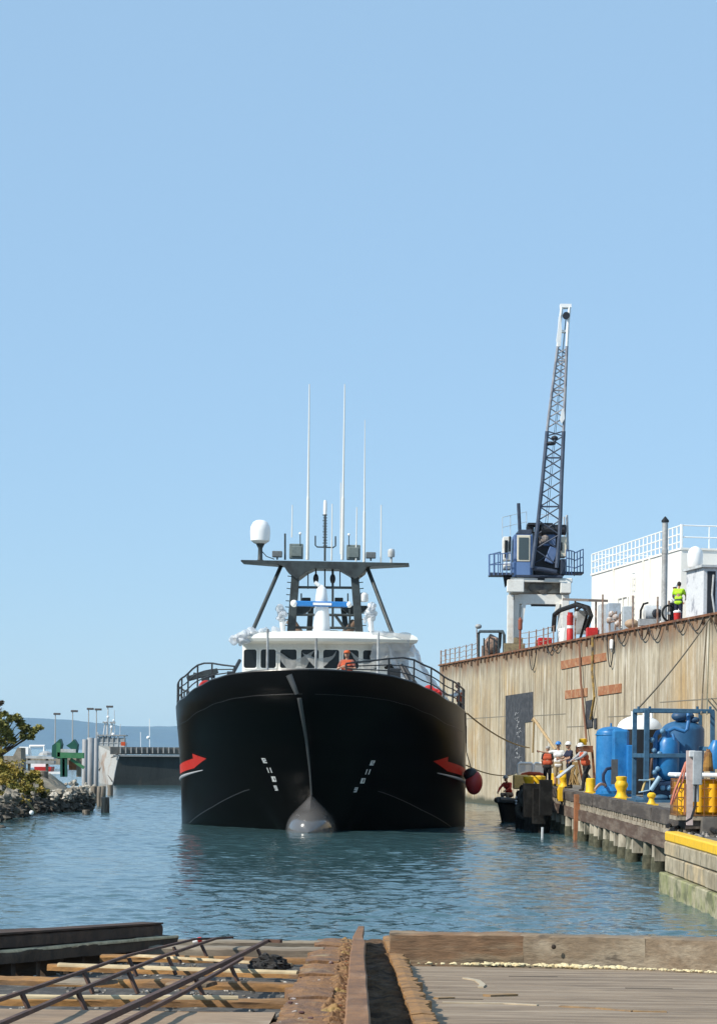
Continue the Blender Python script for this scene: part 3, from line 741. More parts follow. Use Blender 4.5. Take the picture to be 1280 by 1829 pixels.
def wbuild(mb_, name, m, parent, **k):                       # same as build but keeps x along the wall so grain follows it
    ori = W(0, 0, 0); inv = wm.inverted().to_3x3()
    me = bpy.data.meshes.new(name); me.from_pydata([tuple(inv @ (p - ori)) for p in mb_.v], [], mb_.f); me.materials.append(m); me.update()
    o = bpy.data.objects.new(name, me); COL.objects.link(o); o.rotation_euler = (0, 0, math.atan2(WD.y, WD.x) - (parent.rotation_euler.z if parent is not None else 0))
    if parent is not None: o.parent = parent; o.location = ori - ORG[parent.name]
    else: o.location = ori
    ORG[o.name] = ori
    return o
mb = MB()
def wbox(mb_, s0, s1, z0, z1, o0, o1):
    pts = [W(s, z, o) for s in (s0, s1) for o in (o0, o1) for z in (z0, z1)]
    mb_.add(pts, [(0, 1, 3, 2), (4, 6, 7, 5), (0, 4, 5, 1), (2, 3, 7, 6), (0, 2, 6, 4), (1, 5, 7, 3)])
wbox(mb, 0, WL, -1.5, WTOP, 0, 14)
wbuild(mb, 'side_wall', DOCKM, dock)
mb = MB(); wbox(mb, -0.08, WL, WTOP + 0.004, WTOP + 0.10, -0.10, 0.35)
k0 = len(mb.v)
DKRUST = M('deck_edge_rust', (0.20, 0.085, 0.04), 0.85, col2=(0.12, 0.055, 0.03), scale=1.3, col3=(0.3, 0.24, 0.17), scale3=2.1, var=0.3, bump=0.4)
wbuild(mb, 'deck_edge', DKRUST, dock)
mb = MB(); wbox(mb, 0.2, WL, WTOP + 0.004, WTOP + 0.03, 0.4, 13.8); wbuild(mb, 'deck_plating', M('dock_deck', (0.16, 0.13, 0.11), 0.85, col2=(0.2, 0.1, 0.06), scale=0.6), dock)
# seams, patches, painted panels on the face: px corners
def panel(pts, off, name, m, parent=dock, thick=0.03):
    mb_ = MB(); q = [wall_ray(x, y) for x, y in pts]; mb_.prism([W(s, z, 0.02) for s, z in q], WN * (off + 0.02))
    return wbuild(mb_, name, m, parent)
RPATCH = M('rust_patch', (0.32, 0.125, 0.055), 0.9, col2=(0.40, 0.23, 0.125), scale=2.2, col3=(0.22, 0.09, 0.05), scale3=3.5, var=0.25, bump=0.5)
for pts in (((1003, 1181), (1082, 1166), (1083, 1180), (1003, 1196)), ((1010, 1234), (1049, 1229), (1049, 1244), (1010, 1249)), ((1069, 1227), (1110, 1221), (1110, 1237), (1069, 1243))):
    p_ = panel(pts, 0.05, 'repair_plate', RPATCH)
BLKP = M('bitumen_panel', (0.035, 0.036, 0.04), 0.7, col2=(0.07, 0.07, 0.075), scale=2.5, var=0.3, bump=0.3)
bp_ = panel(((903, 1243), (952, 1236), (952, 1289), (938, 1291), (938, 1376), (903, 1388)), 0.03, 'painted_panel', BLKP)
panel(((1047, 1253), (1059, 1250), (1059, 1299), (1047, 1301)), 0.06, 'painted_panel', BLKP)
panel(((1062, 1284), (1066, 1283), (1066, 1301), (1062, 1302)), 0.06, 'painted_panel', BLKP)
# worn draught figures on the black panel
mk = MB(); rnd = random.Random(4)
for (px, py, hh) in ((922, 1279, .32), (926, 1288, .3), (926, 1297, .3), (927, 1307, .36), (928, 1312, .3), (926, 1336, .34), (924, 1348, .5), (928, 1356, .5)):
    s_, z_ = wall_ray(px, py)
    for k in range(5):
        a0 = s_ + rnd.uniform(-0.5, 0.35); b0 = z_ + rnd.uniform(-hh * .5, hh * .5)
        mk.beam(W(a0, b0, -0.036), W(a0 + rnd.uniform(.05, .35), b0 + rnd.uniform(-.12, .12), -0.036), 0.006, rnd.uniform(0.02, 0.055))
    if py in (1312, 1356): wbuild(mk, 'worn_lettering', M('worn_white', (0.34, 0.34, 0.34), 0.8, var=0.3), bp_); mk = MB()
SEAM = M('seam_grey', (0.20, 0.18, 0.14), 0.9, var=0.3)
for (x0, y0, x1, y1) in ((832, 1284, 903, 1280), (952, 1279, 1010, 1275), (1085, 1281, 1150, 1277), (1178, 1255, 1280, 1247), (1012, 1299, 1046, 1297)):
    (s0, z0), (s1, z1) = wall_ray(x0, y0), wall_ray(x1, y1); zz = (z0 + z1) / 2
    mb = MB(); wbox(mb, s0, s1, zz - 0.02, zz + 0.02, -0.012, 0.02); wbuild(mb, 'seam_ledge', SEAM, dock)
# brackets and drooping hoses along the edge
mb = MB(); rnd = random.Random(8)
for k in range(70):
    s = 1.5 + k * 0.95 + rnd.uniform(-.2, .2); mb.beam(W(s, WTOP - rnd.uniform(.12, .4), -0.06), W(s, WTOP + 0.0, -0.06), 0.09, 0.09)
wbuild(mb, 'edge_bracket', M('bracket_dark', (0.08, 0.055, 0.04), 0.8, col2=(0.17, 0.08, 0.04)), dock)['kind'] = 'stuff'
def P_on(px, py, o=0.0):
    s, z = wall_ray(px, py, o); return W(s, z, o)
def cat(p, q, sag, n=14):
    p, q = Vector(p), Vector(q); return [p.lerp(q, i / n) - Vector((0, 0, sag * 4 * (i / n) * (1 - i / n))) for i in range(n + 1)]
HOSEM = M('hose_dark', (0.05, 0.045, 0.04), 0.7, var=0.2)
for (xa, xb, sag) in ((944, 958, 1.1), (975, 988, .35), (1083, 1097, 1.5), (1101, 1119, .5), (1139, 1158, .5), (1159, 1181, .6), (1206, 1224, .45), (1230, 1256, .5), (985, 1000, .3)):
    def edge(px):
        py = 1190 - 0.192 * (px - 785); return P_on(px, py, -0.13) - Vector((0, 0, .06))
    o = MB().tube(cat(edge(xa), edge(xb), sag), 0.027, 6).build('hanging_hose', HOSEM, smooth=True)
    tag(o, 'dark hose drooping in a loop over the rusty edge of the dry dock wall', 'hose', 'hoses drooping over the dock edge')
# edge railing: rusty posts with chain
RR = M('rusty_rail', (0.22, 0.13, 0.09), 0.8, col2=(0.35, 0.3, 0.26), scale=3)
fen = thing('edge_railing', 'thin rusty post and wire railing along the dry dock edge left of the crane', 'railing', W(3, WTOP + .1, .2))
def top_at(px): 
    s, z = wall_ray(px, 1190 - 0.192 * (px - 785), 0.2); return s
for px in (787, 795, 803, 812, 820, 832, 842, 944, 957, 970, 978, 988):
    s = top_at(px); MB().tube([W(s, WTOP + .08, .2), W(s, WTOP + 1.05, .2)], 0.035 if px > 800 else .05, 6).build('post', RR, fen)
for h in (0.4, 0.72, 1.02):
    mb = MB(); s0, s1 = top_at(787), top_at(850); pts = []
    for i in range(31): pts.append(W(s0 + (s1 - s0) * i / 30, WTOP + h - 0.07 * abs(math.sin(i * math.pi / 5)), .2))
    mb.tube(pts, 0.018, 5); mb.build('chain', RR, fen)
    mb = MB(); s0, s1 = top_at(930), top_at(990); mb.tube(cat(W(s0, WTOP + h, .2), W(s1, WTOP + h, .2), .06), 0.018, 5); mb.build('chain', RR, fen)
# ---------------------------------------------------------------- crane
CD = 127.0
def C(px, py, dd=0.0): return P(px, py, CD + dd)
CRW = M('crane_white', (0.74, 0.73, 0.68), 0.5, col2=(0.5, 0.42, 0.33), scale=0.9, lo=0.55, hi=0.72, var=0.08)
NAVY = M('crane_navy', (0.03, 0.042, 0.07), 0.5, col2=(0.055, 0.07, 0.105), scale=1.5, var=0.2)
CBLUE = M('crane_blue', (0.09, 0.155, 0.31), 0.5, col2=(0.13, 0.19, 0.33), scale=1.5, var=0.12)
CBLACK = M('machine_black', (0.02, 0.022, 0.028), 0.6, var=0.3)
cr0 = C(960, 1160, 1.5); cr0.z = WTOP + .03
crane = thing('gantry_crane', 'blue cabbed crane on white portal legs with tall lattice boom on the dry dock', 'crane', cr0)
dzb = WTOP + 0.03
def floorz(px, dd): 
    p = C(px, 1100, dd); return Vector((p.x, p.y, dzb))
# portal legs, braces, beams
def leg(px, wd, dd, top=1063):
    t = C(px, top, dd); b_ = floorz(px, dd); m_ = MB(); m_.beam(b_, t, wd, 0.5, up=Vector((0, 1, 0))); return m_
for px, wd, dd in ((911, 0.34, 0.1), (922, .3, .5), (1009, 0.42, 0.3), (921, 0.4, 3.0), (1002, 0.4, 3.0)):
    leg(px, wd, dd).build('portal_leg', CRW, crane, bevel=0.02)
for (a, b_, dd) in (((928, 1080), (927, 1150), .6), ((936, 1078), (930, 1112), .3), ((996, 1078), (992, 1100), .4), ((1010, 1070), (997, 1125), .2)):
    MB().beam(C(*a, dd), C(*b_, dd), 0.2, 0.25, up=Vector((0, 1, 0))).build('leg_brace', CRW, crane)
def cbox(mb_, x0, y0, x1, y1, d0, d1):
    p = C((x0 + x1) / 2, (y0 + y1) / 2, (d0 + d1) / 2); k = (CD + d0) / F
    mb_.box(p, ((x1 - x0) * k, d1 - d0, (y1 - y0) * k)); return mb_
mb = MB(); cbox(mb, 907, 1036, 1018, 1044, 0.0, 3.3); mb.build('portal_head', CRW, crane, bevel=0.03)
mb = MB(); cbox(mb, 910, 1044.2, 1016, 1062, 0.45, 2.9); mb.build('portal_web', M('web_beige', (.40, .37, .31), .6, col2=(.22, .19, .15), scale=2.2), crane)
mb = MB(); cbox(mb, 925, 1062.4, 1014, 1080, 0.35, .9); mb.build('portal_beam', CRW, crane, bevel=0.02)
mb = MB(); cbox(mb, 948, 1080.4, 995, 1083, 0.4, .85); mb.build('beam_flange', CBLACK, crane)
mb = MB(); cbox(mb, 905, 1036, 935, 1058, -0.35, 0.2); mb.build('bearing_box', CRW, crane, bevel=0.03)
mb = MB(); cbox(mb, 1000, 1040, 1019, 1060, -0.3, 0.2); mb.build('bearing_box', CRW, crane, bevel=0.03)
for px, py, r in ((952, 1049, .28), (960, 1050, .24), (969, 1052, .3), (979, 1049, .22), (1003, 1046, .14), (1012, 1046, .14), (916, 1067, .16)):
    MB().lathe(C(px, py, 0.42), [(r, 0), (r, 0.12), (r * .5, 0.16)], 16, axis=(0, -1, 0)).build('winch_drum', M('winch_grey', (0.14, 0.13, 0.11), .6, col2=(.06, .05, .05)), crane, smooth=True)
mb = MB(); mb.lathe(C(962, 1042, 1.6), [(1.5, 0.0), (1.62, 0.06), (1.62, 0.2), (1.35, 0.22)], 32); mb.build('slew_ring', CBLACK, crane, smooth=True)
mb = MB(); cbox(mb, 916, 1031, 1001, 1035.5, -.1, 3.1); mb.build('slew_platform', NAVY, crane, bevel=.02)
# machinery house and cab
mb = MB(); cbox(mb, 950, 952, 997, 1030.7, 0.6, 3.2); mb.build('machinery_house', CBLACK, crane, bevel=0.03)
cab = cbox(MB(), 915, 957, 949, 1030.5, 0.0, 1.6).build('cab', CBLUE, crane, bevel=0.04); ORG[cab.name] = ORG[crane.name]
mb = MB(); cbox(mb, 924, 948, 948, 956.8, 0.1, 1.5); cbox(mb, 920, 953, 926, 957, .2, 1.4); mb.build('cab_roof', NAVY, cab, bevel=.03)
mb = MB(); cbox(mb, 923, 956, 946.5, 1003, -0.05, 0.02); mb.build('window_frame', M('cab_cream', (0.72, 0.66, 0.52), .5, var=.1), cab, bevel=.02)
mb = MB(); cbox(mb, 926, 960, 943.5, 999.5, -0.08, -0.04); mb.build('window', M('cab_glass', (0.06, 0.08, 0.085), 0.15, spec=.6, var=.1), cab, bevel=.01)
mb = MB(); cbox(mb, 914, 1004.5, 946.5, 1030, -0.06, 0.0); mb.build('door_panel', M('cab_lightblue', (0.13, 0.22, 0.42), .4, var=.1), cab, bevel=.01)
mb = MB(); cbox(mb, 897, 960, 912, 1002, 0.3, 1.4); mb.build('side_cabin', CRW, crane, bevel=.03)
mb = MB(); cbox(mb, 901, 965, 906, 996, 0.24, 0.31); cbox(mb, 908.5, 958, 911.5, 985, 0.22, 0.31); mb.build('side_window', GLASS, crane)
mb = MB(); cbox(mb, 999, 960, 1010, 996, 0.4, 1.6); mb.build('side_cabin', M('cab_cream', (0.7, 0.6, 0.5), .5), crane, bevel=.03)
mb = MB(); cbox(mb, 999.5, 969, 1004, 984, 0.33, 0.41); mb.build('side_window', GLASS, crane)
mb = MB(); cbox(mb, 898, 1006, 913, 1018, .2, 1.2); mb.build('side_cabin', CRW, crane, bevel=.05)
mb = MB(); cbox(mb, 999, 1000, 1008, 1028, .2, 1.5); mb.build('ballast_box', NAVY, crane, bevel=.02)
mb = MB()
for (x0, y0, x1, y1, d0, d1) in ((941, 936, 985, 940, .4, 1.8), (940, 940, 952, 952, .7, 1.6), (955, 942, 980, 951, .6, 1.9)): cbox(mb, x0, y0, x1, y1, d0, d1)
mb.lathe(C(966, 946, .5), [(.3, 0), (.3, 1.4)], 12, axis=(1, 0, 0)); mb.build('winch_gear', CBLACK, crane)
mb = MB(); cbox(mb, 969, 953, 992, 975, 0.45, 0.7); mb.box(C(984, 992, .4), (.5, .4, .9), tilt=Matrix.Rotation(.35, 3, 'Y')); mb.build('engine_cover', CBLUE, crane, bevel=.03)
mb = MB(); mb.ball(C(973, 963, .45), .25, 12, 8); mb.ball(C(966, 968, .5), .2, 10, 8); cbox(mb, 962, 958, 968, 964, .4, .6); mb.build('engine', M('engine_grey', (0.3, 0.25, 0.22), .6, col2=(.1, .1, .11), scale=5), crane)
mb = MB(); mb.tube([C(928, 951, .6), C(925.5, 899, .6)], .1, 10); mb.build('exhaust_pipe', NAVY, crane, smooth=True)
mb = MB(); mb.tube([C(1014, 985, 1), C(1012, 920, 1)], .07, 8); mb.tube([C(1008, 985, 1.3), C(1007, 923, 1.3)], .045, 8); mb.build('vent_pipe', PALEGREY, crane, smooth=True)
def rails(pts, dd, y_up, m_, name, r=.03, posts=2, levels=2):
    mb_ = MB()
    for k in range(1, levels + 1):
        mb_.tube([C(x, y - y_up * k / levels, d) for (x, y), d in zip(pts, dd)], r, 6)
    for i in range(len(pts) - 1):
        for j in range(posts + 1):
            t = j / posts; x = pts[i][0] * (1 - t) + pts[i + 1][0] * t; y = pts[i][1] * (1 - t) + pts[i + 1][1] * t; d = dd[i] * (1 - t) + dd[i + 1] * t
            mb_.tube([C(x, y, d), C(x, y - y_up, d)], r, 6)
    return mb_.build(name, m_, crane)
mb = MB(); cbox(mb, 873, 1025, 915, 1029, -.2, 1.6); mb.build('walkway', NAVY, crane)
mb = MB(); mb.prism([C(899, 1029, .5), C(914, 1029, .5), C(913, 1036, .5), C(902, 1049, .5)], (0, .5, 0)); mb.build('walkway_bracket', CBLACK, crane)
rails([(874, 1028), (912, 1026)], [-.2, -.2], 38, CBLUE, 'walkway_rail', .032, 5, 2)
rails([(873, 1027), (893, 1022)], [-.1, 2.2], 36, CBLUE, 'walkway_rail', .032, 2, 2)
mb = MB(); cbox(mb, 1001, 1023, 1040, 1026, .3, 1.8); mb.build('walkway', NAVY, crane)
rails([(1011, 1026), (1025, 1029)], [.2, .1], 44, CBLUE, 'walkway_rail', .032, 3, 3)
rails([(1025, 1029), (1041, 1022)], [.1, 1.8], 41, CBLUE, 'walkway_rail', .032, 3, 3)
rails([(897, 960), (940, 950)], [1.2, 1.8], 36, PALEGREY, 'roof_rail', .016, 3, 2)
rails([(960, 950), (1013, 958)], [2.2, 2.0], 32, PALEGREY, 'roof_rail', .016, 3, 2)
# lattice boom
boom = MB().tube([C(950, 1014, -.5), C(994, 1022, -.5)], .14, 10).build('boom', NAVY, crane); ORG[boom.name] = ORG[crane.name]
CHL = [(950, 1014), (960, 937), (968, 862), (978, 756), (995.5, 622), (1001, 563), (1003, 547)]
CHR = [(993, 1022), (1000, 941), (1002, 870), (1006, 776), (1012, 618), (1015, 562), (1017, 547)]
def interp(lst, y):
    for (x0, y0), (x1, y1) in zip(lst, lst[1:]):
        if y1 <= y <= y0: return x0 + (x1 - x0) * (y - y0) / (y1 - y0)
    return lst[-1][0]
def dep(y): return -0.6 - 1.8 * (1022 - y) / 475
BLW = M('boom_grey', (0.33, 0.33, 0.35), .5, col2=(.2, .2, .23), scale=1.5)
def bdepth(y): return 1.15 * min(1, (interp(CHR, y) - interp(CHL, y)) / 36)
for lo_, hi_, m_, nm in ((1014, 770, M('boom_blue', (0.06, 0.078, 0.115), .45, col2=(.10, .12, .165), scale=1.2), 'lower_section'), (770, 618, BLW, 'upper_section')):
    sec = MB(); diag = MB()
    for back in (0, 1):
        for ch in (CHL, CHR):
            pts = []
            for i in range(9):
                y = lo_ + (hi_ - lo_) * i / 8; pts.append(C(interp(ch, y), y, dep(y) + back * bdepth(y)))
            sec.tube(pts, (.11 if back == 0 else .085) * (1 if nm[0] == 'l' else .75), 8)
    so_ = sec.build(nm, m_, boom, smooth=True)
    y = lo_ - 6; k = 0
    while y > hi_ + 8:
        st = max(8, (interp(CHR, y) - interp(CHL, y)) * 0.62); y2 = max(y - st, hi_)
        for back in (0, 1):
            a, b_ = (CHL, CHR) if (k + back) % 2 else (CHR, CHL)
            diag.tube([C(interp(a, y), y, dep(y) + back * bdepth(y)), C(interp(b_, y2), y2, dep(y2) + back * bdepth(y2))], .038, 5)
        for ch in (CHL, CHR): diag.tube([C(interp(ch, y), y, dep(y)), C(interp(ch, y2), y2, dep(y2) + bdepth(y2))], .032, 5)
        if k % 4 == 3: diag.tube([C(interp(CHL, y2), y2, dep(y2)), C(interp(CHR, y2), y2, dep(y2))], .05, 5)
        y = y2; k += 1
    diag.build('lacing', M('lacing_blue', (0.06, 0.075, 0.11), .5) if nm[0] == 'l' else BLW, boom)
tip = MB()
for ch in (CHL, CHR):
    for back in (0, .35): tip.tube([C(interp(ch, y), y, dep(y) + back) for y in (618, 580, 548)], .085, 8)
tip.box(C(1009.5, 547, dep(547) + .2), (.62, .5, .2)); tip.box(C(1008, 592, dep(590) + .2), (.5, .4, .12))
tip.prism([C(1001, 562, dep(560) - .1), C(1003, 590, dep(590) - .1), C(1001, 617, dep(617) - .1), C(996, 619, dep(617) - .1), C(993.5, 606, dep(606) - .1), C(996, 590, dep(590) - .1), C(998, 564, dep(565) - .1)], (0, .3, 0))
tip.build('boom_head', BRIGHT, boom)
mb = MB(); mb.lathe(C(1011, 563, dep(563) - .15), [(.2, 0), (.16, .08), (.2, .16)], 16, axis=(0, 1, 0)); mb.build('sheave', CBLACK, boom)
mb = MB(); mb.prism([C(1003, 731, dep(731) - .15), C(1007, 729, dep(731) - .15), C(1008, 748, dep(748) - .15), C(1003, 756, dep(755) - .15), C(1000, 750, dep(750) - .15)], (0, .2, 0)); mb.build('signal_box', BRIGHT, boom)
mb = MB(); mb.ball(C(983, 792, dep(790)), .2, 8, 6, (1.5, 1, .6)); mb.ball(C(990, 782, dep(782)), .15, 8, 6, (1.3, 1, .8)); mb.build('cable_guide', CBLACK, boom)
mb = MB()
for dx in (0, 2): mb.tube([C(1010 + dx * .5, 566, dep(566) + .2), C(972 + dx * 2, 950, .8)], .014, 4)
mb.build('hoist_cable', CBLACK, crane)
# ---------------------------------------------------------------- white deckhouse
HD0 = Vector((P(1217, 930, 105.0).x, 105.0, 0)); HTOP = P(1217, 982, 105.0).z - .0
def H(s, z, o=0.0): return HD0 - WD * s - WN * o + Vector((0, 0, z))        # s back from the near corner along the wall, o inward
house = thing('deckhouse', 'large white painted deckhouse block with roof railings standing on the dry dock', 'building', H(0, WTOP, 0))
HW = M('house_white', (0.82, 0.80, 0.74), 0.45, col2=(0.72, 0.68, 0.6), scale=0.5, lo=.5, hi=.8, var=0.04)
def hbox(mb_, s0, s1, z0, z1, o0, o1):
    pts = [H(s, z, o) for s in (s0, s1) for o in (o0, o1) for z in (z0, z1)]
    mb_.add(pts, [(0, 2, 3, 1), (4, 5, 7, 6), (0, 1, 5, 4), (2, 6, 7, 3), (0, 4, 6, 2), (1, 3, 7, 5)]); return mb_
LH = 16.0; Z0 = WTOP + .03
hbox(MB(), 0, LH, Z0, HTOP, 0, 7).build('wall', HW, house)
hbox(MB(), -.06, LH + .06, HTOP + .003, HTOP + .1, -.06, 7.06).build('roof_edge', HW, house)
mb = MB()
for h in (.38, .75, 1.15): mb.tube([H(LH, HTOP + h, 0), H(0, HTOP + h, 0)], .035, 6)
for k in range(24):
    s = LH * k / 23; mb.tube([H(s, HTOP + .1, 0), H(s, HTOP + 1.15, 0)], .035, 6)
for h in (.38, .75, 1.15): mb.tube([H(LH, HTOP + h, 0), H(LH, HTOP + h, 7)], .03, 6)
mb.build('roof_railing', BRIGHT, house)
mb = MB()
for h in (.6, 1.15): mb.tube([H(0, HTOP + h, 0), H(0, HTOP + h, 7)], .035, 6)
for k in range(1, 6): mb.tube([H(0, HTOP + .1, k * 1.35), H(0, HTOP + 1.15, k * 1.35)], .03, 6)
mb.tube([H(0, HTOP, 0), H(0, HTOP + 1.2, 0)], .07, 6)
mb.build('roof_railing', BRIGHT, house)
for s in (5.0, 6.1, 11.5):
    MB().beam(H(s, Z0, -.05), H(s, HTOP, -.05), .1, .1).build('stiffener', HW, house)
mb = MB()                                       # ladder
for o_ in (7.6, 8.15): mb.tube([H(o_, Z0, -.12), H(o_ - .0, HTOP - .6, -.12)], .03, 6)
for k in range(12): mb.tube([H(7.6, Z0 + .3 + k * .3, -.12), H(8.15, Z0 + .3 + k * .3, -.12)], .02, 5)
mb.build('ladder', HW, house)
mb = MB()
for s, z in ((8.6, 0), (10.2, 0), (8.6, 1), (10.2, 1)): pass
for z in (1.0, 1.7, 2.4): mb.tube([H(8.8, Z0 + z, -.06), H(10.6, Z0 + z, -.06)], .035, 6)
for s in (8.8, 9.7, 10.6): mb.tube([H(s, Z0 + .9, -.06), H(s, Z0 + 2.4, -.06)], .035, 6)
mb.build('wall_frame', HW, house)
# lower wing in front with rail, white tank on it
wing = hbox(MB(), -3.2, -.01, Z0, HTOP - 1.55, .9, 7).build('wing', HW, house)
mb = MB()
for h in (.5, 1.0): mb.tube([H(-3.2, HTOP - 1.55 + h, 2.0), H(-.3, HTOP - 1.55 + h, 2.0)], .035, 6)
for k in range(5): mb.tube([H(-3.2 + k * .72, HTOP - 1.55, 2.0), H(-3.2 + k * .72, HTOP - .55, 2.0)], .035, 6)
mb.build('wing_railing', BRIGHT, house)
def T_(px, py, d): return P(px, py, d)
mb = MB(); b0 = T_(1241, 1014, 103.6); mb.lathe(b0, [(.33, 0), (.36, .05), (.36, .62), (.3, .82), (.16, .95), (0, 1.0)], 20); o = mb.build('storage_tank', BRIGHT, smooth=True)
tag(o, 'small white domed tank on the deckhouse wing above the grey cabin', 'tank')
# ---------------------------------------------------------------- gear along the dock deck
def D_(px, py, back=1.0):                       # point above deck at pixel, some metres behind the face
    s, z = wall_ray(px, py, back); return W(s, z, back)
def Df(px, back=1.0):
    p = D_(px, 1100, back); return Vector((p.x, p.y, Z0))
def dpx(px, back=1.0): return D_(px, 1100, back).y / F       # metres per pixel there
def onbox(px0, px1, pytop, back, depth, z0=None):
    c = Df((px0 + px1) / 2, back); k = c.y / F; top = D_((px0 + px1) / 2, pytop, back).z; zb = Z0 if z0 is None else z0
    return MB().box(Vector((c.x, c.y + depth / 2, (top + zb) / 2)), ((px1 - px0) * k, depth, top - zb))
# stack pipe
c = Df(1185.5, .8); top = D_(1185.5, 934, .8).z
st = thing('stack_pipe', 'tall grey stack pipe with a black cone cap in front of the white deckhouse', 'chimney', c)
MB().lathe(c, [(.135, 0), (.135, top - Z0 - 1.4), (.15, top - Z0 - 1.39), (.15, top - Z0 - 1.2), (.13, top - Z0 - 1.19), (.13, top - Z0)], 16).build('pipe', M('stack_grey', (.5, .49, .47), .4, .3, col2=(.35, .33, .3), scale=1.2), st, smooth=True)
MB().lathe(c + Vector((0, 0, top - Z0 + .01)), [(.17, 0), (.17, .08), (.02, .26)], 16).build('cap', BLACK, st)
# generator cage at the left end
c = Df(880, 1.2); g_ = thing('pump_cage', 'dark pipe cage holding a rusty pump at the far left dock corner', 'pump', c)
k = c.y / F
def loc(px, py, back=1.2): return D_(px, py, back)
mb = MB()
for x0, x1 in ((854, 900),):
    for bk in (1.2, 2.2):
        mb.tube([loc(x0, 1176, bk), loc(x0, 1132, bk), loc(x0 + 3, 1128, bk), loc(x1 - 3, 1128, bk), loc(x1, 1134, bk), loc(x1, 1166, bk)], .09, 8)
for x in (864, 873, 882, 890): mb.tube([loc(x, 1174, 1.1), loc(x, 1140, 1.1)], .05, 6)
mb.build('cage_frame', DKGREY, g_)
mb = MB(); mb.ball(loc(879, 1152, 1.7), .5, 14, 10, (1.1, .8, 1.1)); mb.box(loc(876, 1164, 1.7), (1.1, .7, .7)); mb.tube([loc(868, 1150, 1.5), loc(876, 1135, 1.5), loc(888, 1142, 1.5)], .1, 8); mb.build('pump_body', M('pump_brown', (.3, .2, .15), .7, col2=(.12, .1, .09), scale=4), g_)
mb = MB(); mb.tube([loc(893, 1130, 1.3), loc(892, 1150, 1.3), loc(889, 1156, 1.3)], .1, 8); mb.build('hose', RUBBER, g_, smooth=True)
c = Df(853, .3); la = thing('deck_lamp', 'round grey lamp head on a thin post at the far left dock corner', 'lamp', c)
MB().tube([c, D_(851, 1122, .3)], .03, 6).build('post', RR, la); MB().ball(D_(854, 1119, .3), .17, 12, 8, (1.2, 1, .9)).build('lamp_head', GREY, la, smooth=True)
# timber base and bits at the foot of the left leg
c = Df(919, .5); o = onbox(901, 938, 1149, .45, .5).box(D_(925, 1144, .7), (.5, .4, .3)).build('timber_crib', M('crib', (.26, .21, .12), .85, col2=(.12, .1, .07), scale=3, var=.3)); tag(o, 'weathered timber crib at the foot of the left white crane leg', 'timber crib')
o = MB().lathe(Df(929, .25) , [(.1, 0), (.12, .05), (.12, .55), (.07, .62), (.04, .7)], 12)
for i in range(len(o.v)): o.v[i] += Vector((0, 0, 1.2))
o.tube([Df(929, .25) + Vector((0, 0, 0)), Df(929, .25) + Vector((0, 0, 1.25))], .06, 6)
o = o.build('vest_figure', M('vest_figure_red', (.26, .07, .035), .6)); tag(o, 'post and cylinder standing in for a vested person beside the left white crane leg', 'figure')  # rough stand-in for an orange-vested person behind the crane leg
o = onbox(962, 986, 1139, .5, .7).build('red_box', REDP, bevel=.03); tag(o, 'low red steel box on the dock edge between the crane legs', 'box')
o = onbox(957, 966, 1143, .4, .4).build('rusty_box', RUSTLT, bevel=.03); tag(o, 'small rusty box touching the left side of the low red box', 'box')
o = onbox(1048, 1068, 1121, .5, .6).build('red_box', REDP, bevel=.03); tag(o, 'red steel box beneath the end of the brown canopy on the dock', 'box')
# red drum column
c = Df(1018, .8); dr = thing('drum_stack', 'two red drums stacked with a white band beside the right crane leg', 'drums', c); hh = D_(1018, 1094, .8).z - Z0; r = 6 * c.y / F
MB().lathe(c, [(r, 0), (r, hh * .45), (r * .95, hh * .46), (r * .95, hh * .5)], 18).build('drum', REDP, dr, smooth=True)
MB().lathe(c + Vector((0, 0, hh * .5)), [(r * .95, 0.005), (r * .95, hh * .09)], 18).build('band', BRIGHT, dr, smooth=True)
MB().lathe(c + Vector((0, 0, hh * .6)), [(r, 0), (r, hh * .3), (r * .8, hh * .32), (r * .8, hh * .4)], 18).build('drum', REDP, dr, smooth=True)
# canopy with hoses
c = Df(1045, 1.2); cn = thing('hose_canopy', 'flat brown canopy frame with thick black arched hoses beside the crane', 'canopy', c)
m_ = MB(); p, q = D_(1021, 1071, 1.2), D_(1068, 1073, 1.2); m_.beam(p, q, 1.0, .12); m_.build('canopy_roof', M('canopy_brown', (.17, .14, .12), .7), cn)
for px in (1027, 1064): MB().tube([Df(px, 1.2), D_(px, 1073, 1.2)], .05, 6).build('post', RR, cn)
mb = MB(); mb.tube([D_(988, 1128, .9), D_(990, 1098, .9), D_(1000, 1090, .9), D_(1015, 1085, .9), D_(1030, 1080, .9), D_(1050, 1086, .9), D_(1055, 1100, .9), D_(1046, 1124, .9)], .13, 8); mb.tube([D_(1030, 1090, .8), D_(1040, 1082, .8), D_(1048, 1098, .8), D_(1036, 1140, .8)], .07, 8)
mb.build('hose', RUBBER, cn, smooth=True)
mb = MB(); mb.box(D_(1038, 1112, 1.3), (.5, .5, 1.2)); mb.ball(D_(1034, 1100, 1.2), .3, 10, 8); mb.build('manifold', GREY, cn)
c = Df(1003, .5); o = MB().prism([D_(997, 1123, .5), D_(1008, 1121, .5), D_(1005, 1147, .5), D_(999, 1147, .5)], (0, .5, 0)).build('hopper', BRIGHT); tag(o, 'white tapered hopper between the right crane leg and the red drums', 'hopper')
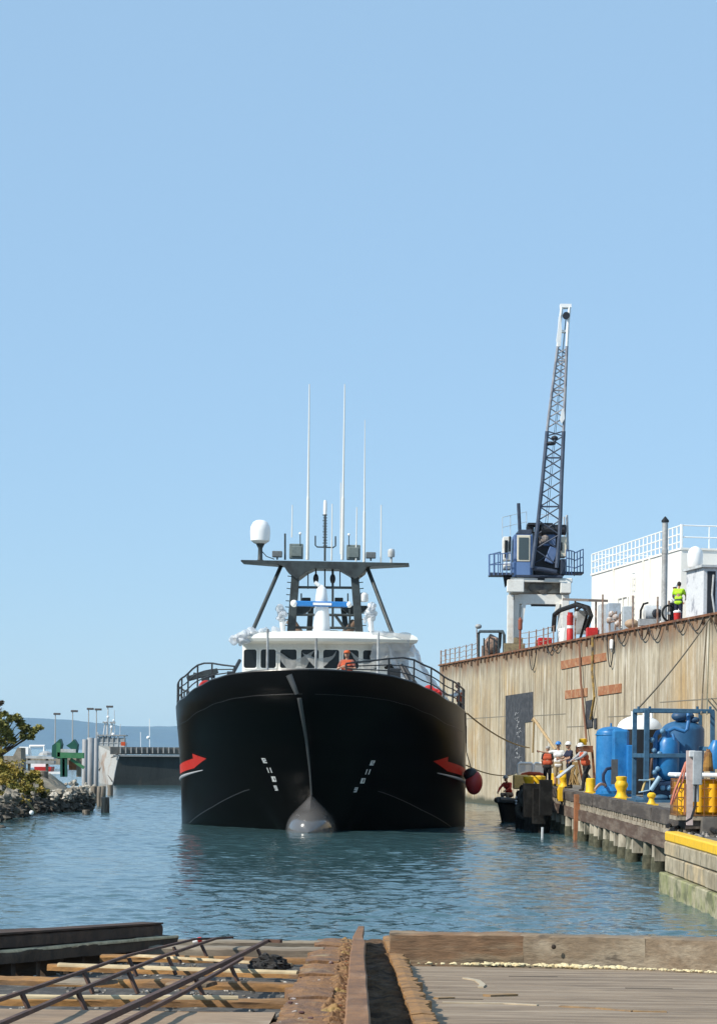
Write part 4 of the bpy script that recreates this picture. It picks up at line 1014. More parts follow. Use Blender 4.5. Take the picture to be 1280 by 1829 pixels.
# grey cabinets and compressor
o = onbox(1071, 1085, 1079, 1.0, 1.0).build('grey_cabinet', PALEGREY, bevel=.03); tag(o, 'pale grey cabinet at the left of the pair before the deckhouse', 'cabinet')
o = onbox(1086, 1108, 1077, .9, 1.2).build('grey_cabinet', M('cabinet_bluegrey', (.36, .42, .48), .5, col2=(.3, .33, .36), scale=2), bevel=.03); tag(o, 'blue grey cabinet with a pipe tangle in front of the white deckhouse', 'cabinet')
c = Df(1093, .5); pt = thing('pipe_tangle', 'rusty tangle of valves and pipes standing before the blue grey cabinet', 'valves', c)
mb = MB()
for a, b_ in (((1088, 1128), (1088, 1095)), ((1098, 1126), (1100, 1092)), ((1106, 1124), (1107, 1096)), ((1085, 1112), (1108, 1108))): mb.tube([D_(*a, .5), D_(*b_, .5)], .05, 6)
mb.build('pipe', RR, pt)
for x, y in ((1092, 1097), (1099, 1103), (1103, 1114), (1088, 1108)): MB().ball(D_(x, y, .45), .16, 10, 8).build('valve', M('valve_mix', (.36, .25, .18), .7, col2=(.5, .5, .5), scale=6), pt, smooth=True)
c = Df(1160, .9); cp = thing('compressor', 'white and grey compressor with a dark round end on the dock edge', 'compressor', c)
kk = c.y / F
MB().lathe(D_(1148, 1096, .9), [(.1, 0), (.38, .08), (.38, .75), (.3, .85), (.1, .88)], 18, axis=(1, 0, 0)).build('tank', PALEGREY, cp, smooth=True)
MB().box(D_(1158, 1112, .9), (.9, .6, .3)).build('skid', GREY, cp)
MB().lathe(D_(1171, 1096, .6), [(.2, 0), (.2, .2), (.1, .25)], 14, axis=(.4, -1, 0)).build('motor', CBLACK, cp, smooth=True)
MB().tube([D_(1143, 1112, .6), D_(1144, 1090, .6), D_(1149, 1079, .6), D_(1156, 1077, .6)], .05, 8).build('hose', RUBBER, cp, smooth=True)
for px, back, cl in ((1128, .7, M('pump_tan', (.4, .28, .18), .6)),):
    o = MB().ball(Df(px, back) + Vector((0, 0, .42)), .28, 14, 10, (1.2, 1, .8)); o.box(Df(px, back) + Vector((0, 0, .1)), (.6, .4, .2)); o = o.build('small_pump', cl, smooth=True); tag(o, 'small tan pump between the grey cabinets and the compressor', 'pump')
o = onbox(1113, 1128, 1083, 1.4, .6).build('grey_cabinet', M('cabinet_steel', (.42, .47, .5), .45), bevel=.02); tag(o, 'narrow steel cabinet behind the small tan pump', 'cabinet')
# posts along the edge
for px, pt_ in ((1076, 1062), (1130, 1064), (1174, 1066)):
    c = Df(px, .15); o = MB().tube([c, D_(px, pt_, .15)], .045, 6).box(c + Vector((0, 0, .03)), (.16, .16, .06)).build('edge_post', RR); tag(o, 'thin rusty post on the dock edge before the deckhouse', 'post', 'edge posts before the deckhouse')
# grey cabin at the right edge
cb = Df(1253, .5); cabin = thing('work_cabin', 'weathered pale grey work cabin with an open dark door at the far right', 'cabin', cb)
ztop = D_(1245, 1017, .5).z
s0 = wall_ray(1256, 1060, .45)[0]
mb = MB(); pts = [W(s, z, o) for s in (s0 - 2.35, s0) for o in (.45, 3.2) for z in (Z0, ztop)]
mb.add(pts, [(0, 1, 3, 2), (4, 6, 7, 5), (0, 4, 5, 1), (2, 3, 7, 6), (0, 2, 6, 4), (1, 5, 7, 3)])
mb.build('wall', M('cabin_white', (.62, .63, .64), .6, col2=(.25, .26, .3), scale=1.6, lo=.55, hi=.68, var=.15), cabin)
mb = MB(); pts = [W(s, z, o) for s in (s0 - 2.5, s0 + .15) for o in (.3, 3.3) for z in (ztop + .003, ztop + .1)]
mb.add(pts, [(0, 1, 3, 2), (4, 6, 7, 5), (0, 4, 5, 1), (2, 3, 7, 6), (0, 2, 6, 4), (1, 5, 7, 3)]); mb.build('roof', PALEGREY, cabin)
def cface(o0, o1, z0, z1, off, m_, nm, par=cabin):
    m2 = MB(); m2.prism([W(s0 + .0, z0, o0), W(s0, z0, o1), W(s0, z1, o1), W(s0, z1, o0)], WD * off); return m2.build(nm, m_, par)
cface(.6, .95, Z0 + .02, ztop - .15, .02, CBLACK, 'doorway')
cface(1.15, 2.2, Z0 + .02, ztop - .2, .05, M('door_bluegrey', (.22, .27, .36), .5, var=.15), 'door')
MB().tube([W(s0 + .06, Z0, .95), W(s0 + .06, Z0 + 1.0, .8), W(s0 + .06, ztop - .3, .85)], .04, 6).build('conduit', PALEGREY, cabin)
# small lamp on the face
o = MB().lathe(P_on(1092, 1160, -.15), [(.05, 0), (.1, .04), (.1, .4), (.06, .46)], 12); o.tube([P_on(1092, 1164, -.1), P_on(1092, 1160, -.15)], .04, 6); o = o.build('wall_lamp', BRIGHT, smooth=True); tag(o, 'small white bulkhead lamp hanging just below the rusty dock edge', 'lamp')
# lines and cables
def line(name, pts, r, m_, label, cat_): o = MB().tube(pts, r, 6).build(name, m_, smooth=True); tag(o, label, cat_); return o
line('mooring_rope', cat(D_(1268, 1103, -.12), P(1139, 1266, 74), .15), .03, ROPEDK, 'brown rope slanting from the dock top down to the blue frame', 'rope')
line('steel_cable', [P_on(1262, 1110, -.15), P_on(1254, 1240, -.2), P(1252, 1276, 63)], .03, ROPEDK, 'thin dark cable hanging at the right end of the dock wall, left of two', 'cable')
line('steel_cable', [P_on(1267, 1108, -.15), P_on(1263, 1240, -.2), P(1262, 1276, 63)], .022, M('cable_green', (.2, .19, .13), .8), 'thin greenish cable hanging at the right end of the dock wall, right of two', 'cable')
line('hanging_cable', [P_on(1034, 1146, -.12), P_on(1037, 1220, -.16), P_on(1045, 1300, -.16), P_on(1047, 1325, -.2)], .055, M('cable_brown', (.2, .1, .06), .8), 'reddish brown cable hanging down the wall over the left rust patch', 'cable')
line('hanging_chain', [P_on(1058, 1139, -.12), P_on(1057, 1200, -.14), P_on(1061, 1245, -.14), P_on(1054, 1285, -.14)], .06, M('chain_ochre', (.34, .22, .06), .8, col2=(.08, .07, .06), scale=2.5), 'ochre chain hanging down the wall across the upper rust patch', 'chain')
line('mooring_rope', cat(hull_pt(1, 9.0, sheer(9.0), .05), P(945, 1336, 112), .25), .032, ROPE, 'tan mooring rope from the bow rail across the black panel', 'rope')
line('mooring_rope', cat(P(832, 1367, 88), P(912, 1385, 104), .15), .026, ROPE, 'thin tan rope from the hull side towards the work skiff', 'rope')
# spar with crosspiece leaning on the wall
sp = thing('timber_spar', 'pale timber spar with a crosspiece leaning beside the black panel', 'spar', P(990, 1395, 104))
MB().tube([P(992, 1340, 104), P(953, 1284, 108)], .07, 8).build('pole', M('spar_wood', (.42, .3, .16), .8, var=.2), sp)
MB().beam(P(949, 1286, 107.8), P(962, 1294, 107.8), .1, .1).build('crosspiece', M('spar_wood', (.42, .3, .16), .8), sp)
MB().tube(cat(P(953, 1287, 107.7), P(951, 1345, 107.7), 0.0) , .05, 6).build('hanging_line', ROPE, sp)
# ================================================================ timber pier on the right
PZT = 1.56                                             # top of the deck
def PX(d): return 7.35 + 0.0068 * (d - 50)             # edge of the pier in plan
PD0, PD1 = 50.3, 100.0
pier = thing('timber_pier', 'dark timber pier with heavy edge beams on short grey piles running along the dock wall', 'pier', Vector((PX(70), 70, 0)))
WOODK = M('wood_dark', (0.06, 0.047, 0.039), 0.85, col2=(0.115, 0.095, 0.078), scale=1.4, stretch=(3, 0.35, 3), var=0.35, bump=0.5, bscale=8)
WOODB = M('wood_brown', (0.09, 0.055, 0.038), 0.85, col2=(0.16, 0.12, 0.09), scale=1.6, stretch=(3, 0.35, 3), var=0.35, bump=0.5, bscale=8)
WOODG = M('wood_grey', (0.32, 0.27, 0.2), 0.85, col2=(0.2, 0.165, 0.12), scale=2.5, stretch=(2, 1, .6), var=0.3, bump=0.4)
PILEM = M('pile_grey', (0.38, 0.34, 0.26), 0.85, col2=(0.22, 0.19, 0.14), scale=1.8, stretch=(2, 2, .5), var=0.3, col3=(0.10, 0.10, 0.07), scale3=0.9, lo3=.55, hi3=.62, bump=0.4)
def ptimber(d0, d1, x0, x1, z0, z1, m_, nm, par, amp=0.012, seg=0.5):
    mb_ = MB(); n_ = max(2, int(abs(d1 - d0) / seg)); rnd_ = random.Random(int(d0 * 10 + z0 * 100))
    for i in range(n_ + 1):
        d = d0 + (d1 - d0) * i / n_; sh = PX(d)
        for x, z in ((x0, z0), (x1, z0), (x1, z1), (x0, z1)): mb_.v.append(Vector((sh + x + rnd_.uniform(-amp, amp), d, z + rnd_.uniform(-amp, amp))))
    for i in range(n_):
        for k in range(4): mb_.f.append((i * 4 + k, i * 4 + (k + 1) % 4, (i + 1) * 4 + (k + 1) % 4, (i + 1) * 4 + k))
    mb_.f.append((0, 3, 2, 1)); e = n_ * 4; mb_.f.append((e, e + 1, e + 2, e + 3))
    return mb_.build(nm, m_, par)
dd = PD0; ci = 0
for ln in (6.2, 8.0, 7.2, 8.5, 19.7):
    ptimber(dd + .03, dd + ln - .03, 0.0, 0.34, PZT - .28, PZT + .06, WOODK, 'cap_timber', pier); dd += ln
dd = PD0
for ln in (9.0, 8.2, 9.5, 22.9):
    ptimber(dd + .03, dd + ln - .03, -.02, 0.3, PZT - .86, PZT - .50, WOODB, 'waler', pier); dd += ln
ptimber(PD0 + .2, PD1, .14, .3, PZT - .498, PZT - .282, WOODK, 'backing_strip', pier)
ptimber(PD0 + .1, PD1, .02, .2, PZT - .497, PZT - .40, WOODG, 'packing_strip', pier)
for k in range(72):
    d = PD0 + .4 + k * .58; MB().box((PX(d) + .1, d, PZT - .34), (.13, .34, .11)).build('packing_block', WOODG, pier)
mb = MB(); mb.prism([(PX(PD0) + .345, PD0 - .3, PZT - .5), (PX(PD1) + .345, PD1, PZT - .5), (PX(PD1) + 4.2, PD1, PZT - .5), (PX(PD0) + 9, PD0 - .3, PZT - .5)], (0, 0, .5))
mb.build('deck', M('pier_deck', (.2, .18, .15), .9, col2=(.12, .11, .1), scale=.8, var=.3, bump=.4), pier)
rnd = random.Random(3)
for i in range(26):
    d = 51.5 + i * 1.63 + rnd.uniform(-.35, .35); r = rnd.uniform(.15, .2); x = PX(d) + .12 + (.5 if i % 3 == 2 else 0) + rnd.uniform(-.03, .06)
    zt = PZT - .87
    MB().lathe((x, d, -1.2), [(r * 1.05, 0), (r * 1.08, 1.2), (r, 1.5), (r * .97, 1.2 + zt - .0)], 12).build('pile', PILEM, pier, smooth=True)
    MB().lathe((x, d, -1.1), [(r * 1.1, 0), (r * 1.13, 1.1 + rnd.uniform(.12, .3)), (r * 1.02, 1.1 + rnd.uniform(.32, .4))], 12).build('weed_sleeve', M('weed_dark', (.05, .05, .03), .9, col2=(.10, .095, .06), scale=6, var=.3, bump=.5), pier, smooth=True)
for i in range(9):
    d = 51.5 + i * 4.6; MB().box((PX(d) + .28, d, PZT - 1.08), (.5, .3, .4)).build('pile_cap', PILEM, pier)
for i in range(14):
    d = 52.5 + i * 2.9; MB().lathe((PX(d) + 1.5, d, -1.2), [(.16, 0), (.15, 2.2)], 10).build('pile', PILEM, pier, smooth=True)
# rusty channel post fixed on the face
d = 76.5; o = MB().box((PX(d) - .08, d, .62), (.12, .34, 1.9)).box((PX(d) - .04, d - .22, .62), (.2, .04, 1.9)).box((PX(d) - .04, d + .22, .62), (.2, .04, 1.9)).build('fender_channel', RUSTLT, pier)
# yellow bollards: two horned, plain ones, knob
def bollard(c, kind):
    m_ = MB()
    if kind == 'tall':
        m_.box(c + Vector((0, 0, .03)), (.5, .5, .06)); m_.lathe(c, [(.22, .06), (.15, .16), (.13, .26), (.2, .4), (.205, .48), (.15, .58), (.17, .66), (.17, .7), (.1, .72)], 18)
    elif kind == 'plain':
        m_.box(c + Vector((0, 0, .03)), (.62, .46, .06)); m_.lathe(c, [(.19, .06), (.17, .1), (.16, .52), (.13, .55)], 18)
    else:
        m_.box(c + Vector((0, 0, .02)), (.34, .3, .04)); m_.lathe(c, [(.12, .04), (.08, .12), (.07, .18), (.12, .24), (.12, .3), (.06, .35)], 16)
    return m_
def on_pier(px, back=.45, z=PZT):                        # where a pixel column meets the line `back` metres in from the edge
    lo, hi = 40.0, 130.0
    for _ in range(50):
        m_ = (lo + hi) / 2; x = PX(m_) + back
        if CX + F * (x * CR + (z - CAMZ) * SR) / m_ > px: lo = m_
        else: hi = m_
    return Vector((PX(lo) + back, lo, z))
for px, kind, back, lab in ((1109, 'tall', .62, 'tall waisted yellow bollard in front of the big blue tank'), (1054, 'plain', .6, 'plain round yellow bollard left of the big blue tank'), (1163, 'knob', .62, 'small yellow mooring knob at the foot of the blue frame'),
                            (1006, 'tall', .75, 'yellow bollard beside the man in the navy shirt'), (989, 'plain', .9, 'yellow bollard with a pale base in front of the man in the white shirt')):
    c = on_pier(px, back); c.z = PZT + (.06 if back < .5 else 0.0)
    o = bollard(c, kind).build('bollard', YELLOW, smooth=True); tag(o, lab, 'bollard', 'yellow bollards along the pier')
for px, lab in ((979, 'yellow fender block on the pier face, left of two'), (1000.5, 'yellow fender block on the pier face, right of two')):
    c = on_pier(px, -.06, PZT - .1); o = MB().box(c, (.18, .45, .55)).box(c + Vector((-.1, 0, 0)), (.04, .3, .4)).build('fender_block', YELLOW, bevel=.03); tag(o, lab, 'fender block', 'yellow fender blocks on the pier face')
# black fender dolphin of tarred piles and tyres at the pier end
c = Vector((PX(84) - .2, 86, 0)); dol = thing('fender_dolphin', 'black tarred fender piles clustered at the far end of the pier', 'dolphin', c)
TAR = M('tar_black', (.014, .013, .012), .9, col2=(.03, .028, .025), scale=3, var=.3, bump=.5, spec=.1)
rnd = random.Random(12)
for i, (px, d, zt) in enumerate(((930, 88.0, 1.5), (938, 87, 1.65), (946, 86, 1.6), (955, 85, 1.5), (963, 84, 1.55), (972, 83, 1.3), (936, 89, 1.7), (958, 86.5, 1.7))):
    q = P(px, 1400, d); MB().lathe((q.x, q.y, -1), [(.21, 0), (.2, 1 + zt - .1), (.14, 1 + zt)], 12).build('pile', TAR, dol, smooth=True)
for px, py, d in ((962, 1440, 82.6), (974, 1425, 82.0)):
    MB().box(P(px, py, d), (.45, .5, 1.3)).build('tar_baulk', TAR, dol)
mb = MB(); mb.box(P(958, 1430, 83.3), (1.0, .7, 1.25)); mb.build('rubbing_board', TAR, dol)
for px, py, d in ((940, 1425, 86.4), (936, 1447, 86.6)):
    m_ = ring(P(px, py, d), (-.3, -1, .1), .26, .12); m_.build('tyre', M('tyre_worn', (.03, .028, .025), .85, col2=(.06, .055, .045), scale=3), dol, smooth=True)
mb = MB()
for py in (1425, 1431, 1436, 1443, 1449): mb.ball(P(921.5, py, 87.8), .045, 8, 6)
mb.build('chain', PALEGREY, dol)
o = MB().tube([P(968.5, 1478, 78.5) , P(968, 1494, 78.5) - Vector((0, 0, .5))], .045, 6).build('stake', PALEGREY); tag(o, 'thin white stake standing in the water by the black dolphin', 'stake')
# work skiff behind
sk0 = P(925, 1425, 98); sk0.z = 0
skiff = thing('work_skiff', 'black hulled work skiff with yellow console and white windscreen behind the dolphin', 'boat', sk0)
def K(a, v, z): return sk0 + Vector((-.85 + a * .30 + v * .55, -2.2 + a * .9 - v * .2, z))
mb = MB()
for sd in (-1, 1):
    m2 = MB(); m2.grid(lambda u, t: K(5.5 * u ** 1.3 + (-.9 * t * (1 - u)) + .5 * (1 - u), sd * 1.05 * min(1, (u * 1.5)) ** .6 * (.65 + .35 * t), -.3 + t * (1.25 - .25 * u)), 20, 6); mb.add(m2.v, m2.f)
mb.grid(lambda u, t: K(5.5 * u ** 1.3, (2 * t - 1) * 1.0 * min(1, (u * 1.5)) ** .6, .62), 20, 4)
mb.build('hull', RUBBER, skiff)
mb = MB(); pts = [K(5.5 * (i / 16) ** 1.3 - .45 * (1 - i / 16), -1.08 * min(1, i / 16 * 1.5) ** .6, .98 - .25 * i / 16) for i in range(17)]; mb.tube(pts, .12, 8)
pts = [K(5.5 * (i / 16) ** 1.3 - .45 * (1 - i / 16), 1.08 * min(1, i / 16 * 1.5) ** .6, .98 - .25 * i / 16) for i in range(17)]; mb.tube(pts, .12, 8); mb.build('gunwale_tube', M('tube_grey', (.1, .1, .1), .6), skiff, smooth=True)
m_ = MB(); a = P(929, 1397, 96.5); m_.box(a, (.62, .8, .62)); m_.build('console', M('console_yellow', (.8, .5, .16), .5), skiff, bevel=.04)
fr = MB(); zA, zB = 1412, 1363
for x0, x1 in ((925, 951), (953, 974)): 
    pts = [P(x0, 1410, 97), P(x0, 1366, 97), P(x0 + 2, 1363.5, 97), P(x1 - 2, 1363.5, 97), P(x1, 1366, 97), P(x1, 1410, 97)]; fr.tube(pts, .055, 8)
fr.build('windscreen_frame', BRIGHT, skiff, smooth=True)
m_ = MB(); m_.sheet(P(926, 1386, 97), P(973, 1386, 97), P(973, 1364.5, 97), P(926, 1364.5, 97)); m_.build('windscreen', M('clear_screen', (.74, .75, .75), .2, alpha=.8, var=0), skiff)
m_ = MB(); m_.tube([P(932, 1386, 96.4), P(945, 1383, 96.2), P(962, 1384, 96), P(972, 1387, 95.8)], .11, 8); m_.build('fender_roll', ORANGE, skiff, smooth=True)
for px, py, d, lab in ((945, 1391, 89, 'yellow mooring drum on top of the black dolphin, left of two'), (963, 1391, 88, 'yellow mooring drum on top of the black dolphin, right of two')):
    c = P(px, py, d); o = MB().lathe(c - Vector((0, 0, .38)), [(.2, 0), (.23, .05), (.17, .2), (.24, .34), (.24, .46), (.12, .5)], 16).build('mooring_drum', YELLOW, smooth=True); tag(o, lab, 'mooring drum', 'yellow mooring drums on the dolphin')
# signpost with yellow cap
c = on_pier(1042, 2.2); sg = thing('control_post', 'rusty control box on a post with a yellow round cap behind the workers', 'control box', c)
dS = c.y
MB().box(P(1043, 1338, dS), (.72, .4, .28)).build('box', M('rust_box', (.2, .075, .035), .8), sg)
MB().lathe(P(1040.5, 1331, dS), [(.16, 0), (.17, .02), (.17, .26), (.14, .28)], 16).build('cap', YELLOW, sg, smooth=True)
MB().box(P(1036, 1352, dS), (.38, .1, .32)).build('panel', PALEGREY, sg)
MB().beam(c, P(1029, 1340, dS), .1, .1).build('leg', RUST, sg); MB().beam(c + Vector((.5, 0, 0)), P(1057, 1340, dS), .1, .1).build('leg', RUST, sg)
# rope hanks, planks by the workers
c = on_pier(1028, 1.0); mb = MB(); rnd = random.Random(5)
for k in range(12):
    pts = [P(1027 + rnd.uniform(-4, 4), 1362, c.y), P(1026 + rnd.uniform(-7, 7), 1380, c.y - .1), P(1025 + rnd.uniform(-9, 9), 1402, c.y - .1 + rnd.uniform(-.2, .2))]; mb.tube(pts, .035, 5)
o = mb.build('rope_hank', M('rope_ochre', (.28, .18, .07), .9, var=.4, vscale=20)); tag(o, 'ochre rope hank hanging in a bundle between the workers', 'rope')
o = MB().beam(P(996, 1389, 78), P(1023, 1368, 80), .12, .05).build('plank', PALEGREY); tag(o, 'pale grey plank slanting up between the yellow bollards', 'plank')
# ---------------------------------------------------------------- tanks
def tankprof(r, h, dome): return [(r * .9, 0), (r, .06), (r, h - dome)] + [(r * math.cos(t * math.pi / 16), h - dome + dome * math.sin(t * math.pi / 16)) for t in range(1, 8)] + [(.02, h)]
def px_at(v): return CX + F * (v.x * CR + (v.z - CAMZ) * SR) / v.y
def vtank(px0, px1, ytop, ybot, d, nm, m_, par, dome=.2, n=36):
    c = P((px0 + px1) / 2, ybot, d); r = (px1 - px0) / 2 / F * d; h = P((px0 + px1) / 2, ytop, d).z - c.z
    return MB().lathe(c, tankprof(r, h, dome), n).build(nm, m_, par, smooth=True)
dT = 74.5; b = P(1091, 1421, dT); bt = thing('blue_tank', 'tall plain blue cylindrical tank with a flat blue cabinet on its right flank', 'tank', Vector((b.x, b.y, PZT)))
vtank(1063, 1118, 1298, 1422, dT, 'shell', BLUE, bt, .22)
m_ = MB(); m_.box(P(1106, 1358, dT - .35), (.55, .7, 2.05)); m_.build('rear_casing', BLUE, bt, bevel=.08)
m_ = MB(); m_.box(P(1125.5, 1372, dT - .8), (.27, .6, 1.5)); m_.build('cabinet', BLUELT, bt, bevel=.02)
MB().box(P(1095, 1421, dT - .3), (1.2, 1.2, .1)).build('base_plate', BLUE, bt)
for yy in (1314,):
    c = P(1090.5, yy, dT); MB().lathe(c, [(.512, 0), (.518, .008), (.518, .035), (.512, .043)], 36).build('weld_band', BLUE, bt, smooth=True)
MB().tube([P(1091, 1298, dT), P(1091, 1292, dT)], .03, 6).build('vent', BLUE, bt)
MB().box(P(1097, 1379, dT - 1.15), (.21, .1, .82)).build('gauge_strip', M('strip_dark', (.08, .085, .09), .5), bt)
MB().tube([P(1092, 1372, dT - 1.1), P(1083, 1374, dT - 1.15), P(1077, 1384, dT - 1.2), P(1077, 1394, dT - 1.2), P(1084, 1412, dT - 1.3)], .055, 8).build('hose', M('hose_navy', (.015, .025, .06), .4), bt, smooth=True)
MB().lathe(P(1090, 1418, dT - 1.4) , [(.3, 0), (.3, .1), (.12, .22), (.04, .24)], 18).build('manhole', BLUE, bt, smooth=True)
o = MB().tube(cat(P(1062, 1411, 72), P(1080, 1403, 73), -.1), .05, 6).build('pink_hose', M('hose_pink', (.5, .3, .2), .7), smooth=True); tag(o, 'tan hose arching from the plain yellow bollard to the blue tank', 'hose')
dW = 78.5; wtk = thing('white_tank', 'white domed tank with a black body standing behind the blue pipe frame', 'tank', P(1142, 1420, dW))
vtank(1102, 1182, 1302, 1420, dW, 'body', M('tank_black', (.012, .013, .015), .4, var=.1), wtk, .02)
c = P(1142, 1304, dW); r = 40 / F * dW
MB().lathe(c + Vector((0, 0, .01)), [(r * 1.02, 0), (r * 1.02, .05)] + [(r * math.cos(t * math.pi / 16), .05 + .45 * math.sin(t * math.pi / 16)) for t in range(1, 8)] + [(.02, .5)], 36).build('dome', BRIGHT, wtk, smooth=True)
m_ = MB()
for px in (1129, 1150, 1163): m_.tube([P(px, 1282, dW - .2), P(px, 1271, dW - .2)], .05, 8)
m_.tube([P(1139, 1284, dW - .5), P(1147, 1292, dW - .6), P(1150, 1300, dW - .65)], .03, 6); m_.build('nozzle', BRIGHT, wtk)
# filter skid: open frame, big vessel, small vessel, pipes
dK = 66.2; skid = thing('filter_skid', 'blue open pipe frame skid holding a big blue filter vessel and pipework', 'filter skid', P(1200, 1434, dK))
def kz_(px, py, dd=0.0): return P(px, py, dK + dd)
fr = [((1133.5, 1268), (1131.5, 1425), .9, .085), ((1155, 1268), (1153, 1434), -.9, .1), ((1272, 1270), (1272, 1430), -.9, .085), ((1250, 1270), (1250, 1425), .9, .07)]
for a, b_, dd, wd in fr: MB().beam(kz_(*a, dd), kz_(*b_, dd), wd * 1.5, wd * 1.5).build('frame_post', BLUEFR, skid, bevel=.01)
for a, b_, da, db in (((1133, 1270), (1252, 1271), .9, .9), ((1154, 1269), (1273, 1271), -.9, -.9), ((1134, 1270), (1155, 1269), .9, -.9), ((1251, 1271), (1272, 1271), .9, -.9), ((1132, 1350), (1154, 1350), .9, -.9), ((1154, 1350), (1234, 1350), -.9, -.9), ((1132, 1425), (1153, 1432), .9, -.9), ((1250, 1337), (1279, 1339), -.4, -.9)):
    MB().beam(kz_(*a, da), kz_(*b_, db), .125, .125).build('frame_rail', BLUEFR, skid, bevel=.01)
for px in (1140, 1160, 1245, 1268): MB().tube([kz_(px, 1268, -.8), kz_(px, 1262, -.8)], .04, 6).build('lifting_eye', BLUEFR, skid)
vtank(1180, 1256, 1287, 1418, dK + .5, 'filter_vessel', M('vessel_blue', (.025, .10, .22), .38, col2=(.035, .13, .26), scale=2, var=.1), skid, .3)
vb = kz_(1192, 1385, -.6); r = 20 / F * dK
MB().lathe(vb, [(.03, -.18), (r * .6, -.1), (r, .08), (r, .95), (r * .7, 1.1), (.1, 1.14)], 24).build('small_vessel', BLUELT if False else BLUE, skid, smooth=True)
PIPB = M('pipe_blue', (.03, .15, .36), .4, var=.1)
def kp(pts, r_, nm='pipe', m2=PIPB): MB().tube([kz_(*q) for q in pts], r_, 10).build(nm, m2, skid, smooth=True)
kp([(1170, 1400, -.7), (1170, 1315, -.7), (1173, 1309, -.7), (1182, 1306, -.7), (1193, 1307, -.7), (1193, 1330, -.7)], .07)
kp([(1193, 1306, -.75), (1204, 1301, -.75), (1222, 1307, -.8), (1227, 1303, -.8), (1229, 1290, -.8), (1229, 1272, -.6)], .06)
kp([(1203, 1380, -.8), (1203, 1318, -.8), (1201, 1312, -.75)], .045)
kp([(1165, 1346, -.9), (1160, 1372, -.9), (1158, 1388, -.9), (1156, 1420, -.8)], .05, 'pipe', M('pipe_brownish', (.25, .14, .1), .6))
kp([(1146, 1416, -.95), (1152, 1395, -.95), (1168, 1392, -.95)], .04, 'pipe', M('pipe_brass', (.45, .33, .12), .5))
kp([(1162, 1412, -1.0), (1178, 1388, -1.0)], .07, 'strut', M('strut_lightblue', (.25, .38, .48), .5))
kp([(1140, 1394, -1), (1160, 1394, -1), (1160, 1412, -1), (1140, 1416, -1)], .025, 'strut', M('strut_lightblue', (.25, .38, .48), .5))
for px, py in ((1164, 1322), (1183, 1306), (1167, 1341), (1177, 1347), (1168, 1380), (1174, 1374), (1194, 1408), (1183, 1408)):
    MB().ball(kz_(px, py, -.85), .085, 12, 8).build('valve', M('valve_blue', (.12, .25, .38), .4, var=.2), skid, smooth=True)
for px, py, s_ in ((1214, 1280, .22), (1222, 1276, .14), (1228, 1279, .16), (1240, 1286, .13)):
    MB().ball(kz_(px, py, .2), s_, 10, 8, (1.2, 1, .7)).build('valve', M('valve_navy', (.03, .08, .16), .5), skid, smooth=True)
MB().box(kz_(1185, 1412, -.3), (1.1, 1., .55)).build('pump', M('pump_navy', (.012, .03, .07), .5), skid, bevel=.06)
MB().box(kz_(1196, 1431, -.1), (2.3, 2.2, .1)).build('skid_base', BLUEFR, skid)
MB().ball(kz_(1178, 1425, -.9), .16, 10, 8, (1.6, 1, .6)).build('pump', BLUEFR, skid, smooth=True)
MB().tube([kz_(1206, 1394, -1), kz_(1212, 1416, -1), kz_(1196, 1424, -1.1)], .05, 8).build('pipe', M('pipe_teal', (.12, .25, .33), .5), skid, smooth=True)
o = MB().lathe(P(1278, 1374, 62), [(.22, 0), (.24, .05), (.22, .6), (.1, .8)], 16).build('blue_drum', BLUE, smooth=True); tag(o, 'blue drum cut by the right picture edge behind the yellow cube tanks', 'drum')
# ---------------------------------------------------------------- block quay in front, yellow kerb
def QX(d): return 6.52 + 0.004 * (d - 40)
qz = 1.22
quay = thing('block_quay', 'quay wall of big weathered concrete blocks with a yellow kerb at the lower right', 'quay', Vector((QX(40), 40, 0)))
CONC = M('quay_concrete', (.36, .31, .22), .9, col2=(.25, .21, .14), scale=1.1, col3=(.16, .145, .10), scale3=2.3, lo3=.56, hi3=.66, stretch3=(1, 1, .35), var=.3, vscale=6, bump=.5, bscale=14)
CONC2 = M('quay_concrete_ochre', (.42, .33, .20), .9, col2=(.28, .24, .17), scale=1.6, col3=(.17, .16, .11), scale3=2.6, stretch3=(1, 1, .35), var=.3, vscale=6, bump=.5, bscale=14)
MOSS = M('quay_mossy', (.33, .30, .20), .9, col2=(.23, .235, .11), scale=1.4, lo=.42, hi=.6, col3=(.13, .135, .07), scale3=1.2, lo3=.5, hi3=.62, stretch3=(1, 1, 2), var=.3, bump=.6, bscale=14)
rows_ = ((-1.0, .42, -.07), (.44, .78, .02), (.80, qz - .13, .05)); rnd = random.Random(21)
for ri, (z0, z1, xo) in enumerate(rows_):
    d = 48.2 - (0 if ri == 0 else .25); k = 0
    while d > 26:
        ln = rnd.uniform(1.9, 3.0) if ri else rnd.uniform(2.2, 3.2); e = max(d - ln, 26)
        x = QX((d + e) / 2) + xo + rnd.uniform(-.035, .035)
        mb = MB(); mb.prism([(x, e + .012, z0), (x, d - .012, z0), (x + 1.2, d - .012, z0), (x + 1.2, e + .012, z0)], (0, 0, z1 - z0))
        mb.build('concrete_block', MOSS if ri == 0 else (CONC2 if (k + ri) % 3 == 2 else CONC), quay, bevel=.025); d = e; k += 1
d = 47.9
while d > 26:
    e = d - 3.1; x = QX((d + e) / 2) + .02
    mb = MB(); mb.prism([(x, e + .02, qz - .125), (x, d - .02, qz - .125), (x + .3, d - .02, qz - .125), (x + .3, e + .02, qz - .125)], (0, 0, .21)); mb.build('kerb', YELLOW, quay, bevel=.03); d = e
mb = MB(); mb.box((QX(37) + 4.8 + .33, 38.4, qz - .32), (9.0, 24.4, .5)); mb.build('fill', M('quay_ground', (.2, .18, .15), .95, col2=(.12, .11, .1), scale=1.2, var=.4, bump=.6), quay)
